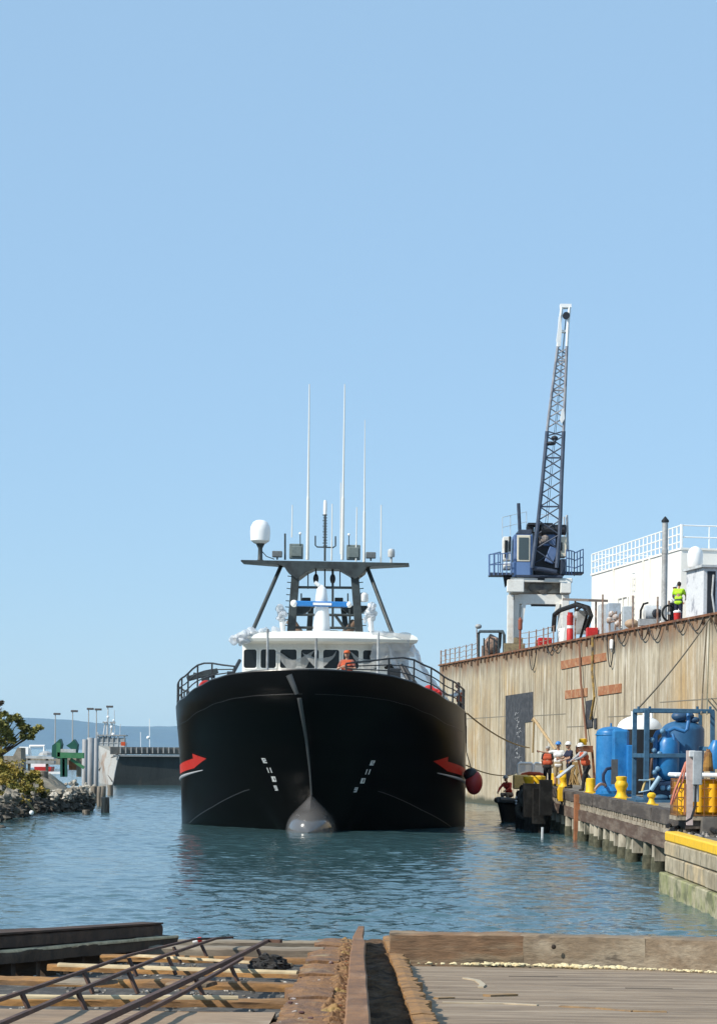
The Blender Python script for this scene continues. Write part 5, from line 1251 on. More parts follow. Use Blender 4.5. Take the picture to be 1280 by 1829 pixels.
mb = MB(); mb.box((QX(48.2) + 6.0, 49.6, .3), (9.0, 2.6, 2.3)); mb.build('fill', CONC, quay)
# debris, black hoses
HB_ = M('hose_black', (.015, .015, .017), .5, var=.2)
for k, (pts, lab) in enumerate((([(1192, 1476), (1210, 1468), (1235, 1463), (1280, 1462), (1310, 1466)], 'thick black hose lying on the quay, rearmost of three'), ([(1200, 1482), (1222, 1474), (1250, 1468), (1290, 1469), (1320, 1475)], 'thick black hose lying on the quay, middle of three'), ([(1215, 1471), (1240, 1474), (1262, 1480), (1300, 1490)], 'thick black hose lying on the quay, nearest of three'))):
    o = MB().tube([PZ(x, y, qz + .06) for x, y in pts], .055, 8).build('black_hose', HB_, smooth=True); tag(o, lab, 'hose', 'black hoses on the quay')
rnd = random.Random(31)
lumps = MB()
for k in range(90):
    c = PZ(rnd.uniform(1195, 1290), rnd.uniform(1470, 1497), qz - .05)
    if c.x < QX(c.y) + .4: continue
    lumps.ball(c, rnd.uniform(.03, .12), 7, 5, (1, 1, .7), .8, k)
o = lumps.build('rubble', M('rubble_mix', (.3, .27, .24), .9, col2=(.05, .05, .05), scale=7, lo=.45, hi=.55, col3=(.55, .53, .5), scale3=6, lo3=.6, hi3=.66)); o['kind'] = 'stuff'; o['label'] = 'loose stones and scraps behind the yellow kerb'
# cube tanks in cages
IBCY = M('cube_yellow', (.80, .42, .012), .4, col2=(.7, .34, .01), scale=2.5, var=.12)
def cube_tank(px, d, z, lab):
    c = P(px, 1400, d); c.z = z; t = thing('cube_tank', lab, 'cube tank', c, 'yellow cube tanks in cages')
    s_ = .5; h = .82
    MB().box(c + Vector((0, 0, .12 + h / 2)), (.94, .94, h)).build('bottle', IBCY, t, bevel=.1)
    for k in range(3): MB().lathe(c + Vector((-.3 + k * .3, -.475, .2)), [(.10, 0), (.10, h - .18)], 12).build('rib', IBCY, t, smooth=True)
    g = MB()
    for k in range(6):
        o_ = -s_ + 2 * s_ * k / 5
        for sx, sy, ax in ((o_, -s_, 0), (o_, s_, 0), (-s_, o_, 1), (s_, o_, 1)): g.tube([c + Vector((sx, sy - (.06 if sy < 0 and ax == 0 else 0), .1)), c + Vector((sx, sy - (.06 if sy < 0 and ax == 0 else 0), h + .14))], .011, 5)
    for k in range(5):
        z_ = .13 + k * .2; y0 = -s_ - .06
        pts = [c + Vector((x, y, z_)) for x, y in ((-s_, y0), (s_, y0), (s_, s_), (-s_, s_), (-s_, y0))]; g.tube(pts, .012, 5)
    g.build('cage', M('cage_rust', (.22, .10, .03), .6), t)
    MB().box(c + Vector((0, 0, .06)), (1.05, 1.1, .09)).build('pallet', WOODG, t)
    MB().box(c + Vector((0, 0, h + .21)), (1.14, 1.2, .1)).build('lid', BRIGHT, t, bevel=.03)
    return t
ct = cube_tank(1243, 50.8, PZT - .1, 'yellow caged cube tank with a white lid beside the grey electrical box')
c2 = P(1330, 1400, 50.3); c2.z = PZT - .1
dup(ct, c2, 'yellow caged cube tank cut off by the right picture edge')
dE = 48.6; eb = thing('electrical_post', 'grey electrical box on a white post in front of the yellow cube tank', 'electrical box', PZ(1232, 1466, qz))
e0 = P(1231, 1466, dE); 
MB().beam(e0 - Vector((0, 0, .1)), P(1231, 1341, dE), .13, .13).build('post', M('post_pink', (.5, .4, .37), .6, var=.2), eb)
MB().beam(P(1222, 1455, dE), P(1223, 1400, dE), .04, .04).build('stay', RUSTLT, eb)
MB().box(P(1244.5, 1372, dE - .05), (.2, .18, .74)).build('box', M('box_grey', (.38, .40, .41), .4, col2=(.3, .32, .33)), eb, bevel=.015)
MB().box(P(1242, 1416, dE - .02), (.13, .1, .4)).build('duct', M('box_grey', (.38, .4, .41), .4), eb)
MB().box(P(1236, 1347, dE - .08), (.15, .1, .15)).build('lamp', PALEGREY, eb, bevel=.02)
MB().tube([P(1242, 1402, dE - .12), P(1241, 1440, dE - .15), P(1234, 1462, dE - .3), P(1224, 1468, dE - .4)], .025, 6).build('cable', HB_, eb, smooth=True)
o = MB().tube([P(1238, 1352, 49.2), P(1224, 1363, 49.2), P(1215, 1388, 49.1), P(1205, 1412, 49.1), P(1198, 1437, 49.2)], .028, 6).tube([P(1226, 1360, 49.15), P(1219, 1395, 49.1), P(1200, 1436, 49.3)], .022, 6).build('red_hose', M('hose_salmon', (.5, .17, .11), .6), smooth=True)
tag(o, 'salmon coloured hose draped from the electrical post down past the yellow tank', 'hose')
tp = P(1264, 1378, 52.5); o = MB().lathe(tp, [(.02, 0), (.1, .0), (.12, .1), (.09, .42), (.04, .5)], 12).tube([tp + Vector((-.1, 0, 0)), tp + Vector((-.02, 0, .52))], .02, 6).tube([tp + Vector((.12, 0, 0)), tp + Vector((.02, 0, .52))], .02, 6).build('valve_stand', M('stand_rust', (.3, .15, .03), .7, col2=(.1, .04, .02), scale=5)); tag(o, 'rusty and yellow valve stand on top of the cube tank by the electrical box', 'valve')
# ================================================================ left bank, stumps, shrubs, green ramp, barge, lamps
ROCKM = M('bank_rock', (.27, .24, .19), .95, col2=(.10, .09, .07), scale=1.5, var=.35, vscale=5, bump=.6, bscale=9)
BANKM = M('bank_soil', (.17, .145, .105), .95, col2=(.26, .23, .17), scale=.7, col3=(.08, .085, .045), scale3=1.1, var=.35, bump=.6)
# bank: shoreline as a polyline from left of frame to the tip by the stumps
SH = [PZ(-260, 1490, 0), PZ(0, 1468, 0), PZ(50, 1453, 0), PZ(110, 1451, 0), PZ(160, 1449, 0), PZ(165, 1436, 0), PZ(140, 1420, 0), PZ(120, 1408, 0), PZ(60, 1402, 0), PZ(-260, 1402, 0)]
def shp(t):
    f = t * (len(SH) - 1); i = min(int(f), len(SH) - 2); return SH[i].lerp(SH[i + 1], f - i)
mid = PZ(10, 1425, 0)
def bankfn(u, v):
    p = shp(u); q = Vector((mid.x, max(min(p.y, mid.y + 3), mid.y - 3), 0)).lerp(mid, .3); r = p.lerp(q, v)
    z = -.4 + 1.75 * min(1, v * 2.2) ** .8 + .15 * mnoise.noise(Vector((r.x * .9, r.y * .9, 2))) * (1 if v > .05 else 0)
    return (r.x, r.y, z)
mb = MB(); mb.grid(bankfn, 90, 24); struct(mb.build('bank', BANKM))
rnd = random.Random(17)
protos = []
for k in range(6):
    m_ = MB(); m_.ball((0, 0, 0), .5, 12, 9, (1, .9, .75), .9, k + 3); protos.append(m_)
def rock(c, sz, k, lab, grp, mat_=ROCKM):
    pm = protos[k % 6]; a = rnd.uniform(0, 6.28); ca, sa = math.cos(a), math.sin(a); sy_ = rnd.uniform(.75, 1.2)
    m_ = MB(); m_.v = [c + Vector(((v.x * ca - v.y * sa * sy_) * sz, (v.x * sa + v.y * ca * sy_) * sz, v.z * sz)) for v in pm.v]; m_.f = list(pm.f)
    o = m_.build('rock', mat_); tag(o, lab, 'rock', grp)
DKROCK = M('rock_wet', (.085, .075, .06), .85, col2=(.16, .14, .11), scale=2, var=.35, bump=.6)
for row, (dy, zz, n_) in enumerate(((0, .12, 22), (-7, .42, 24), (-14, .75, 24))):
    for k in range(n_):
        px = -10 + 172 * k / n_ + rnd.uniform(-3, 3); py = lerp_tab([(-10, 1470), (0, 1468), (50, 1453), (110, 1451), (165, 1449)], px)
        c = PZ(px, py, 0) + Vector((rnd.uniform(-.1, .1), .2 + row * .45, zz + rnd.uniform(-.08, .08)))
        if px < 20 and row == 2: c.z += .1
        rock(c, rnd.uniform(.42, .72), k + row, 'dark rough boulder in the stacked bank wall along the left shore', 'boulders in the left bank wall', DKROCK if row < 2 else ROCKM)
LTROCK = M('rock_pale', (.42, .39, .33), .95, col2=(.26, .23, .19), scale=2, var=.3, bump=.5)
for k in range(46):
    px = rnd.uniform(78, 168); py = rnd.uniform(1399, 1424); c = PZ(px, py, .75 if px < 150 else .45)
    rock(c, rnd.uniform(.2, .5), k, 'pale rubble stone on top of the bank behind the stumps', 'pale stones on the left bank', LTROCK)
# mooring stumps
STUMP = M('stump_wood', (.22, .19, .15), .9, col2=(.11, .09, .07), scale=2, stretch=(3, 3, .4), var=.35, bump=.6, bscale=12)
def stump(px, yb, yt, wd, lab, z0=0.0):
    c = PZ(px, yb, z0); k = c.y / F; h = (yb - yt) * k; r = wd / 2 * k; m_ = MB()
    n_ = 14; prof_ = [(r * 1.03, -.6), (r * 1.02, 0), (r, h * .5), (r * .97, h * .96), (r * .8, h)]
    m_.lathe(c, prof_, n_)
    for i in range(len(m_.v)): m_.v[i] += Vector((mnoise.noise(m_.v[i] * 3), mnoise.noise(m_.v[i] * 3 + Vector((9, 0, 0))), 0)) * r * .16
    o = m_.build('mooring_stump', STUMP, smooth=True); tag(o, lab, 'stump', 'old timber stumps off the left bank')
for a in ((188, 1452, 1424, 15, 'short stump standing alone in the water, nearest to the ship'), (183, 1440, 1404, 12, 'stump just behind the lone short stump in the water'), (177, 1440, 1405, 8, 'thin stump squeezed left of the pair off the bank end'), (168, 1432, 1404, 14, 'broad stump in the middle of the row off the bank end'),
          (145, 1441, 1406, 11, 'tall narrow stump at the end of the boulder wall'), (197, 1421, 1402, 10, 'rearmost stump, touching the barge bow in view'), (158, 1435, 1428, 9, 'very short stump between the bank end and the broad stump'), (154, 1455, 1447, 14, 'low broken stump lying at the foot of the boulder wall')):
    stump(*a)
stump(76, 1405, 1377, 20, 'thick dark stump on the bank below the green ramp', .9)
o = MB().ball(PZ(56.5, 1452, .6), .085, 10, 8).build('white_float', BRIGHT, smooth=True); tag(o, 'small round white float caught on the boulder wall', 'float')
o = MB().tube([PZ(45, 1428, 1.2), PZ(55, 1440, .9), PZ(64, 1452, .3)], .04, 6).build('bank_rope', ROPE); tag(o, 'pale rope hanging down the boulder wall beside the white float', 'rope')
o = MB().lathe(PZ(2, 1480, 0), [(.2, -.3), (.18, .05), (.1, .12)], 10).build('rock', DKROCK); tag(o, 'lone dark rock awash at the left picture edge', 'rock')
# concrete slab leaning on the bank
mb = MB(); mb.prism([P(8, 1392, 104), P(38, 1376, 104), P(37, 1336, 104), P(31, 1336, 104), P(12, 1372, 104)], (0, 1.5, 0)); o = mb.build('concrete_slab', M('slab', (.33, .30, .25), .9, col2=(.2, .18, .14), scale=1.5, var=.25)); tag(o, 'grey concrete slab standing behind the shrubs on the left bank', 'slab')
# shrubs
def leafm(name, c1, c2, c3):
    m = M(name, c1, .7, col2=c2, scale=1.1, lo=.42, hi=.6, col3=c3, scale3=2.7, lo3=.52, hi3=.66, var=.3, vscale=7, spec=.2); return m
def shrub(nm, lab, cat_, blobs, base, n_, size, m_, seed, twig=True, ell=1.0):
    rr = random.Random(seed); t = thing(nm, lab, cat_, base); mb_ = MB()
    for k in range(n_):
        c, r = blobs[rr.randrange(len(blobs))]
        while True:
            d = Vector((rr.uniform(-1, 1), rr.uniform(-1, 1), rr.uniform(-1, 1)))
            if .12 < d.length < 1: break
        d *= (rr.uniform(.55, 1.0)); p = c + Vector((d.x * r * ell, d.y * r, d.z * r * .8))
        if mnoise.noise(p * 2.1 + Vector((seed, 0, 0))) < -.12: continue
        a = Vector((rr.uniform(-1, 1), rr.uniform(-1, 1), rr.uniform(-.6, .6))).normalized(); b_ = a.cross(Vector((rr.uniform(-1, 1), rr.uniform(-1, 1), rr.uniform(.2, 1)))).normalized()
        s_ = size * rr.uniform(.6, 1.4); mb_.add([p - a * s_, p + b_ * s_ * .45, p + a * s_, p - b_ * s_ * .45], [(0, 1, 2, 3)])
    mb_.build('crown', m_, t)
    tw = MB()
    for c, r in blobs:
        mdl = base.lerp(c, .55) + Vector((rr.uniform(-.15, .15), 0, .1)); tw.tube([base, mdl, c + Vector((0, 0, r * .3))], [.05, .035, .012], 6)
    tw.build('trunk', M('bark', (.09, .07, .05), .9), t); return t
def B(px, py, d, r): return (P(px, py, d), r)
shrub('shore_tree', 'green branching shore tree leaning in from the left picture edge', 'tree', [B(2, 1296, 101, .5), B(20, 1290, 101, .45), B(34, 1294, 101, .38), B(48, 1300, 101, .32), B(60, 1308, 101, .28), B(70, 1302, 101, .26), B(10, 1280, 101, .4), B(28, 1284, 101, .34), B(66, 1312, 101, .22), B(14, 1310, 101, .42), B(40, 1314, 101, .26), B(-14, 1300, 101, .6), B(0, 1326, 101, .4), B(22, 1322, 101, .25), B(54, 1316, 101, .2)], P(-12, 1360, 102), 6500, .09, leafm('leaf_green', (.22, .215, .06), (.11, .12, .04), (.36, .29, .08)), 1)
shrub('dry_twigs', 'bare reddish twig tops poking up at the left picture edge', 'shrub', [B(-6, 1266, 101, .4), B(2, 1256, 101, .18), B(-14, 1252, 101, .4)], P(-20, 1330, 102), 500, .05, leafm('leaf_dry', (.17, .11, .07), (.11, .09, .05), (.2, .14, .08)), 5)
shrub('bank_shrub', 'yellow green shrub spreading over the left bank below the tree', 'shrub', [B(-4, 1368, 98, .55), B(14, 1372, 98, .45), B(30, 1382, 98, .4), B(48, 1386, 98, .42), B(60, 1396, 98, .34), B(4, 1392, 97, .5), B(24, 1400, 97, .42), B(44, 1404, 97, .4), B(70, 1410, 97, .26), B(2, 1348, 99, .35), B(62, 1384, 98, .3), B(80, 1414, 97.5, .22), B(36, 1368, 98.5, .35), B(52, 1412, 96.5, .35), B(26, 1416, 96, .4), B(2, 1410, 96, .5), B(20, 1428, 95, .36), B(46, 1426, 95.5, .3), B(-6, 1430, 94.5, .42), B(66, 1400, 97, .3)], P(20, 1420, 98.5), 12500, .075, leafm('leaf_yellow', (.34, .26, .055), (.18, .17, .04), (.44, .31, .08)), 2, ell=1.15)
shrub('low_shrub', 'dark low shrub hugging the rocks at the left picture edge', 'shrub', [B(-6, 1418, 95, .5), B(14, 1424, 95, .4), B(34, 1426, 96, .3), B(76, 1420, 97, .22)], P(4, 1440, 95.5), 1900, .07, leafm('leaf_dark', (.05, .055, .02), (.025, .03, .012), (.12, .10, .03)), 3)
# ---------------------------------------------------------------- green ramp and small jetty, further out
dG = 170.0
def G_(px, py, dd=0): return P(px, py, dG + dd)
GREEN = M('ramp_green', (.055, .20, .085), .6, col2=(.04, .15, .07), scale=.8, var=.2)
GREENDK = M('ramp_darkgreen', (.012, .085, .06), .6, var=.2)
ramp = thing('boat_ramp', 'green steel loading ramp with two dark green pointed towers beyond the left bank', 'ramp', Vector((G_(118, 1345).x, dG, 0)))
mb = MB(); mb.beam(G_(103, 1349, -.5), G_(150, 1350, -.5), .5, .42); mb.build('ramp_beam', GREEN, ramp)
for px in (104.5,): MB().beam(G_(px, 1352, -.6), G_(px, 1327, -.6), .28, .3, up=Vector((0, 1, 0))).build('ramp_post', GREEN, ramp)
MB().beam(G_(126, 1356, -.4), G_(150, 1372, -.4), .25, .22).build('ramp_brace', GREEN, ramp)
for pts in (((92, 1352), (104, 1356), (110, 1330), (107, 1320), (98, 1328), (93, 1332)), ((118, 1332), (136, 1345), (138, 1330), (132, 1321), (126, 1327))):
    MB().prism([G_(x, y, .2) for x, y in pts], (0, 1.2, 0)).build('tower', GREENDK, ramp)
MB().box(G_(122, 1343, .3), (1.2, .6, .4)).build('deck_panel', PALEGREY, ramp)
for px in (112, 116, 141): 
    MB().beam(G_(px, 1388, .4), G_(px, 1354, .4), .35, .35, up=Vector((0, 1, 0))).build('ramp_leg', GREENDK if px < 130 else WOODG, ramp)
o = MB().box(G_(134, 1367, 2), (.9, .6, .75)).build('orange_crate', RUSTLT); tag(o, 'orange rusty crate under the green ramp', 'crate')
jet = thing('small_jetty', 'low grey jetty with thin legs running behind the shore tree to the green ramp', 'jetty', Vector((G_(70, 1360).x, dG, 0)))
MB().beam(G_(34, 1352, 3), G_(98, 1354, 3), 1.2, .2).build('deck', PALEGREY, jet); MB().beam(G_(34, 1361, 3), G_(98, 1362, 3), 1.2, .25).build('beam', GREY, jet)
for px in (44, 52, 84): MB().beam(G_(px, 1395, 3), G_(px, 1354, 3), .2, .2, up=Vector((0, 1, 0))).build('leg', WOODG, jet)
MB().lathe(G_(82, 1350, 3), [(.6, 0), (.5, .2), (.2, .35)], 10, axis=(0, 0, 1)).build('tarp_heap', GREY, jet)
fw = thing('goalpost_frame', 'white goalpost frame standing on the low grey jetty', 'frame', G_(66, 1350, 4))
MB().tube([G_(54, 1350, 4), G_(54, 1333, 4), G_(79, 1333, 4), G_(79, 1350, 4)], .12, 8).build('bar', BRIGHT, fw); MB().box(G_(43, 1341, 4), (.7, .4, .6)).build('board', BRIGHT, fw)
rb = thing('red_boat', 'small red boat with a white cabin under the low jetty', 'boat', G_(76, 1380, 12))
MB().prism([G_(62, 1379, 12), G_(90, 1379, 12), G_(92, 1370, 12), G_(61, 1370, 12)], (0, 2, 0)).build('hull', REDP, rb); MB().box(G_(72, 1366, 13), (1.4, 1.0, .5)).build('cabin', BRIGHT, rb)
wb = thing('white_skiff', 'low white skiff moored in front of the small red boat', 'boat', G_(98, 1382, 8))
MB().prism([G_(82, 1383, 8), G_(108, 1383, 8), G_(112, 1379, 8), G_(80, 1379, 8)], (0, 1.2, 0)).build('hull', BRIGHT, wb)
# three grey dolphin cylinders
DOL = M('dolphin_grey', (.36, .36, .36), .7, col2=(.24, .23, .22), scale=.7, stretch=(3, 3, .3), var=.25, col3=(.3, .2, .12), scale3=.5, lo3=.6, hi3=.7)
for (px, yt, wd, dd, lab) in ((151, 1321, 10, 8, 'leftmost of three tall grey dolphin cylinders beside the barge'), (161, 1318, 13, 10, 'middle of three tall grey dolphin cylinders beside the barge'), (171, 1319, 9, 12, 'rightmost of three tall grey dolphin cylinders beside the barge')):
    d = 170 + dd; c = P(px, 1400, d); c.z = -1; r = wd / 2 / F * d; zt = P(px, yt, d).z
    o = MB().lathe(c, [(r, 0), (r, zt + 1 - .05), (r * .9, zt + 1)], 18).build('dolphin_cylinder', DOL, smooth=True); tag(o, lab, 'dolphin', 'grey dolphin cylinders')
# barge: raked pale bow on the left, dark side to the right behind the ship
dB = 186.0
def B_(px, py, dd=0): return P(px, py, dB + dd)
barge = thing('steel_barge', 'dark steel barge with a raked rusty grey bow lying behind the ship', 'barge', Vector((B_(330, 1400).x, dB + 4, 0)))
BSIDE = M('barge_side', (.045, .05, .048), .7, col2=(.03, .033, .032), scale=.5, stretch=(1, 1, .4), var=.25, col3=(.09, .075, .06), scale3=.7, lo3=.6, hi3=.75)
BBOW = M('barge_bow', (.36, .36, .34), .7, col2=(.25, .15, .09), scale=.5, lo=.5, hi=.66, var=.2)
zw = lambda px, d: PZ(px, 1403, 0)
a_top = B_(213, 1349); a_bot = B_(199, 1404); a_bot.z = -.5
L_far = B_(468, 1350, 3); 
mb = MB(); sb = [a_bot, Vector((L_far.x, L_far.y, -.5)), L_far, a_top]; mb.prism(sb, (0, 9, 0)); mb.build('hull', BSIDE, barge)
mb = MB(); l_top = B_(176, 1332, 7.5); l_bot = B_(178, 1400, 7.5); l_bot.z = -.5
mb.add([a_bot + Vector((-.05, -.03, 0)), a_top + Vector((-.05, -.03, 0)), l_top, l_bot, B_(205, 1334, .3)], [(0, 1, 2, 3), (1, 4, 2)]); 
mb.build('bow_rake', BBOW, barge)
mb = MB(); q0, q1 = B_(197, 1341, -.05), B_(468, 1343, 2.9); mb.beam(q0, q1, .4, .62); mb.build('coaming', M('barge_coaming', (.16, .15, .13), .7, col2=(.1, .1, .095), scale=.5, var=.25), barge)
mb = MB(); mb.beam(B_(202, 1350, -.2), B_(468, 1352, 2.7), .2, .14); mb.build('rubbing_strake', M('strake', (.3, .3, .29), .6), barge)
mb = MB(); rr = random.Random(2)
for k in range(26):
    px = 215 + k * 9.6; dd = .2 + (px - 213) * .0106; mb.box(B_(px, 1340.5, dd - .35), (.1, .1, .5))
mb.build('coaming_rib', M('strake', (.3, .3, .29), .6), barge)['kind'] = 'stuff'
MB().box(B_(220, 1329, 1), (.35, .4, .32)).build('orange_marker', ORANGE, barge)
mb = MB(); mb.tube([B_(176, 1376, 7.3), B_(196, 1356, 3), B_(210, 1347, -.3)], .05, 6); mb.tube([B_(178, 1360, 7.3), B_(200, 1396, -.1)], .05, 6); mb.build('bow_seam', M('seam_dark', (.1, .09, .08), .8), barge)
# workboat behind the barge with a cluster of masts
wk = thing('work_boat', 'grey work boat with a cluster of masts and lamps behind the barge', 'boat', B_(200, 1400, 16))
wk.location.z = 0; ORG[wk.name] = Vector(wk.location)
def WB(px, py, dd=16): return P(px, py, dB + dd)
mb = MB(); mb.box(WB(199, 1341), (2.6, 2, 1.5)); mb.box(WB(186, 1326), (.8, 1.4, 1.0)); mb.build('cabin', PALEGREY, wk)
mb = MB(); mb.box(WB(200, 1314), (2.7, 2.2, .12)); mb.box(WB(200, 1323), (2.3, 1.9, .5)); mb.build('bridge', GREY, wk)
mb = MB(); 
for px in (176, 184, 193, 202, 211, 222): mb.tube([WB(px, 1340, 15), WB(px, 1314, 15)], .05, 6)
mb.tube([WB(174, 1328, 15), WB(226, 1328, 15)], .04, 6); mb.build('bridge_post', GREY, wk)
for a, b_, r in (((184, 1318), (188, 1290), .06), ((190, 1318), (193, 1268), .05), ((197, 1318), (199, 1292), .06), ((199, 1310), (203, 1286), .04), ((205, 1318), (204, 1268), .03), ((214, 1314), (215, 1294), .03), ((176, 1320), (174, 1308), .06)):
    MB().tube([WB(*a), WB(*b_)], r, 6).build('mast', PALEGREY, wk)
for px, py, r in ((188, 1291, .12), (193, 1281, .13), (199, 1299, .14), (202, 1312, .15), (203, 1287, .1)):
    MB().ball(WB(px, py), r, 10, 8).build('lamp', BRIGHT if py > 1280 else GREY, wk, smooth=True)
mb = MB(); mb.box(WB(201, 1291), (.5, .3, .15)); mb.box(WB(187, 1290.5), (.35, .3, .12)); mb.build('spreader', GREY, wk)
MB().prism([WB(172, 1402), WB(232, 1402), WB(236, 1350), WB(170, 1346)], (0, 4, 0)).build('hull', PALEGREY, wk)
# tall lamp posts on the far ferry dock
FD = 330.0
def lamp(px, yt, lab):
    b_ = P(px, 1352, FD); b_.z = 1.8; t = P(px + .3, yt, FD); l = thing('lamp_post', lab, 'lamp post', b_, 'tall lamp posts beyond the barge')
    MB().tube([b_, t], [.12, .07], 6).build('pole', M('pole_grey', (.38, .37, .35), .6), l)
    MB().box(t + Vector((.25, 0, .05)), (1.0, .5, .3)).tube([t, t + Vector((.55, 0, .1))], .07, 6).build('lamp_head', M('lamp_dark', (.10, .09, .085), .6), l, bevel=.05)
for px, yt, lab in ((98.5, 1276, 'leftmost and shortest of the five tall lamp posts beyond the bank'), (129.5, 1271, 'second tall lamp post from the left, standing alone left of the grey cylinders'), (158, 1267, 'third tall lamp post from the left, above the grey cylinders'), (172, 1268, 'fourth tall lamp post from the left, just right of the middle one'), (192.5, 1263, 'rightmost and tallest of the five lamp posts, over the work boat masts')): lamp(px, yt, lab)
fd = MB(); fd.box(((P(60, 1345, FD).x + P(240, 1345, FD).x) / 2, FD + 3, 1.2), (26, 6, 1.2)); o = fd.build('ferry_dock', WOODG); tag(o, 'long low dock carrying the tall lamp posts beyond the bank', 'dock')
# distant sailing boats
for px, yt, yb, d, lab, ball_ in ((267, 1284, 1334, 420, 'distant white boat with a mast showing above the barge', True), (251, 1308, 1336, 520, 'distant boat with a short white mast left of the other one', False)):
    b_ = P(px, yb, d); b_.z = 0; t = thing('sail_boat', lab, 'boat', b_)
    k = d / F
    MB().prism([b_ + Vector((-5 * k * 2, 0, -.2)), b_ + Vector((5 * k * 2, 0, -.2)), b_ + Vector((7 * k * 2, 0, .9)), b_ + Vector((-6 * k * 2, 0, .9))], (0, 2, 0)).build('hull', BRIGHT, t)
    MB().tube([b_ + Vector((0, 1, .9)), P(px, yt, d + 1)], .07, 6).build('mast', BRIGHT, t)
    if ball_: MB().ball(P(px - 2, 1318, d), .38, 12, 8, (1, 1, .9)).build('radome', BRIGHT, t, smooth=True)
    MB().box(b_ + Vector((0, 1, 1.3)), (1.2, 1.2, .9)).build('cabin', BRIGHT, t)
# ================================================================ slipway in the foreground
def SV(x, d, dz=0.0): return Vector((x, d, SLZ(d) + dz))
GRAV = M('slip_gravel', (.055, .05, .045), .95, col2=(.11, .10, .085), scale=4, col3=(.22, .20, .17), scale3=16, lo3=.62, hi3=.7, var=.4, vscale=30, bump=.8, bscale=30)
mb = MB()
mb.grid(lambda u, v: (lambda x, d: (x, d, SLZ(d) - .17 - .05 * max(0, d - 22) * .35 + .05 * mnoise.noise(Vector((x * 2.2, d * 1.4, 0)))))(-9 + 19 * u, 7 + 33 * v), 140, 120)
struct(mb.build('ground', GRAV, smooth=True))
# ---------- right apron deck
APR = M('apron_boards', (.265, .195, .13), .88, col2=(.175, .125, .082), scale=1.3, stretch=(.45, 2.2, 1), lo=.42, hi=.6, col3=(.34, .265, .19), scale3=1.7, lo3=.5, hi3=.66, stretch3=(.2, 3.5, 1), var=.28, vscale=11, bump=.5, bscale=7, bdist=.02)
mb = MB()
def edge_x(d): return .50 + .03 * mnoise.noise(Vector((d * 3.1, 0, 4)))
AD = -.06
def apf(u, v):
    d = 6.5 + 17.0 * v; x = edge_x(d) + (11 - .5) * u ** 1.6
    return (x, d, SLZ(d) + AD + .008 * mnoise.noise(Vector((x * .7, d * 2.3, 1))))
mb.grid(apf, 60, 170); k0 = len(mb.v)
mb.grid(lambda u, v: (edge_x(6.5 + 17 * v), 6.5 + 17 * v, SLZ(6.5 + 17 * v) + AD + .002 - .16 * (1 - u)), 1, 170)
struct(mb.build('apron', APR, smooth=True))
SPL = M('splinter_wood', (.30, .19, .09), .9, col2=(.2, .14, .09), scale=6, var=.3)
rnd = random.Random(41)
def crack(pts, w_, m_, nm, lab, cat_, h=.012):
    mb_ = MB()
    for a, b_ in zip(pts, pts[1:]): mb_.beam(SL(*a, AD + .006), SL(*b_, AD + .006), w_, h)
    o = mb_.build(nm, m_); tag(o, lab, cat_)
crack([(869, 1780), (918, 1778)], .09, SPL, 'wood_chip', 'brown wood chip lying on the right deck near the rail', 'wood chip', .025)
crack([(778, 1784), (808, 1783)], .06, SPL, 'wood_chip', 'small brown wood chip at the shadow edge of the right deck', 'wood chip', .015)
crack([(1000, 1798), (1060, 1801), (1130, 1807), (1190, 1808)], .05, SPL, 'split_board', 'long raised orange splinter across the middle of the right deck', 'splinter', .012)
crack([(790, 1791), (900, 1793), (960, 1796)], .035, M('splinter_pale', (.42, .35, .25), .9), 'split_board', 'pale raised splinter line on the right deck under the wood chip', 'splinter', .01)
crack([(830, 1748), (852, 1752), (862, 1760), (858, 1764)], .05, M('splinter_pale', (.42, .35, .25), .9), 'split_board', 'curved pale split in the deck boards right of the rail shadow', 'splinter', .014)
CRK = M('crack_dark', (.09, .075, .06), .95)
gaps = MB()
for d in (14.2, 15.9, 17.8, 19.7, 21.6):
    x = .62
    while x < 9:
        ln = rnd.uniform(.2, .9)
        if rnd.random() < .22: gaps.beam(SV(x, d + rnd.uniform(-.03, .03), AD + .002), SV(x + ln, d + rnd.uniform(-.03, .03), AD + .002), rnd.uniform(.006, .014), .004)
        x += ln + rnd.uniform(.02, .4)
struct(gaps.build('deck_joints', CRK))
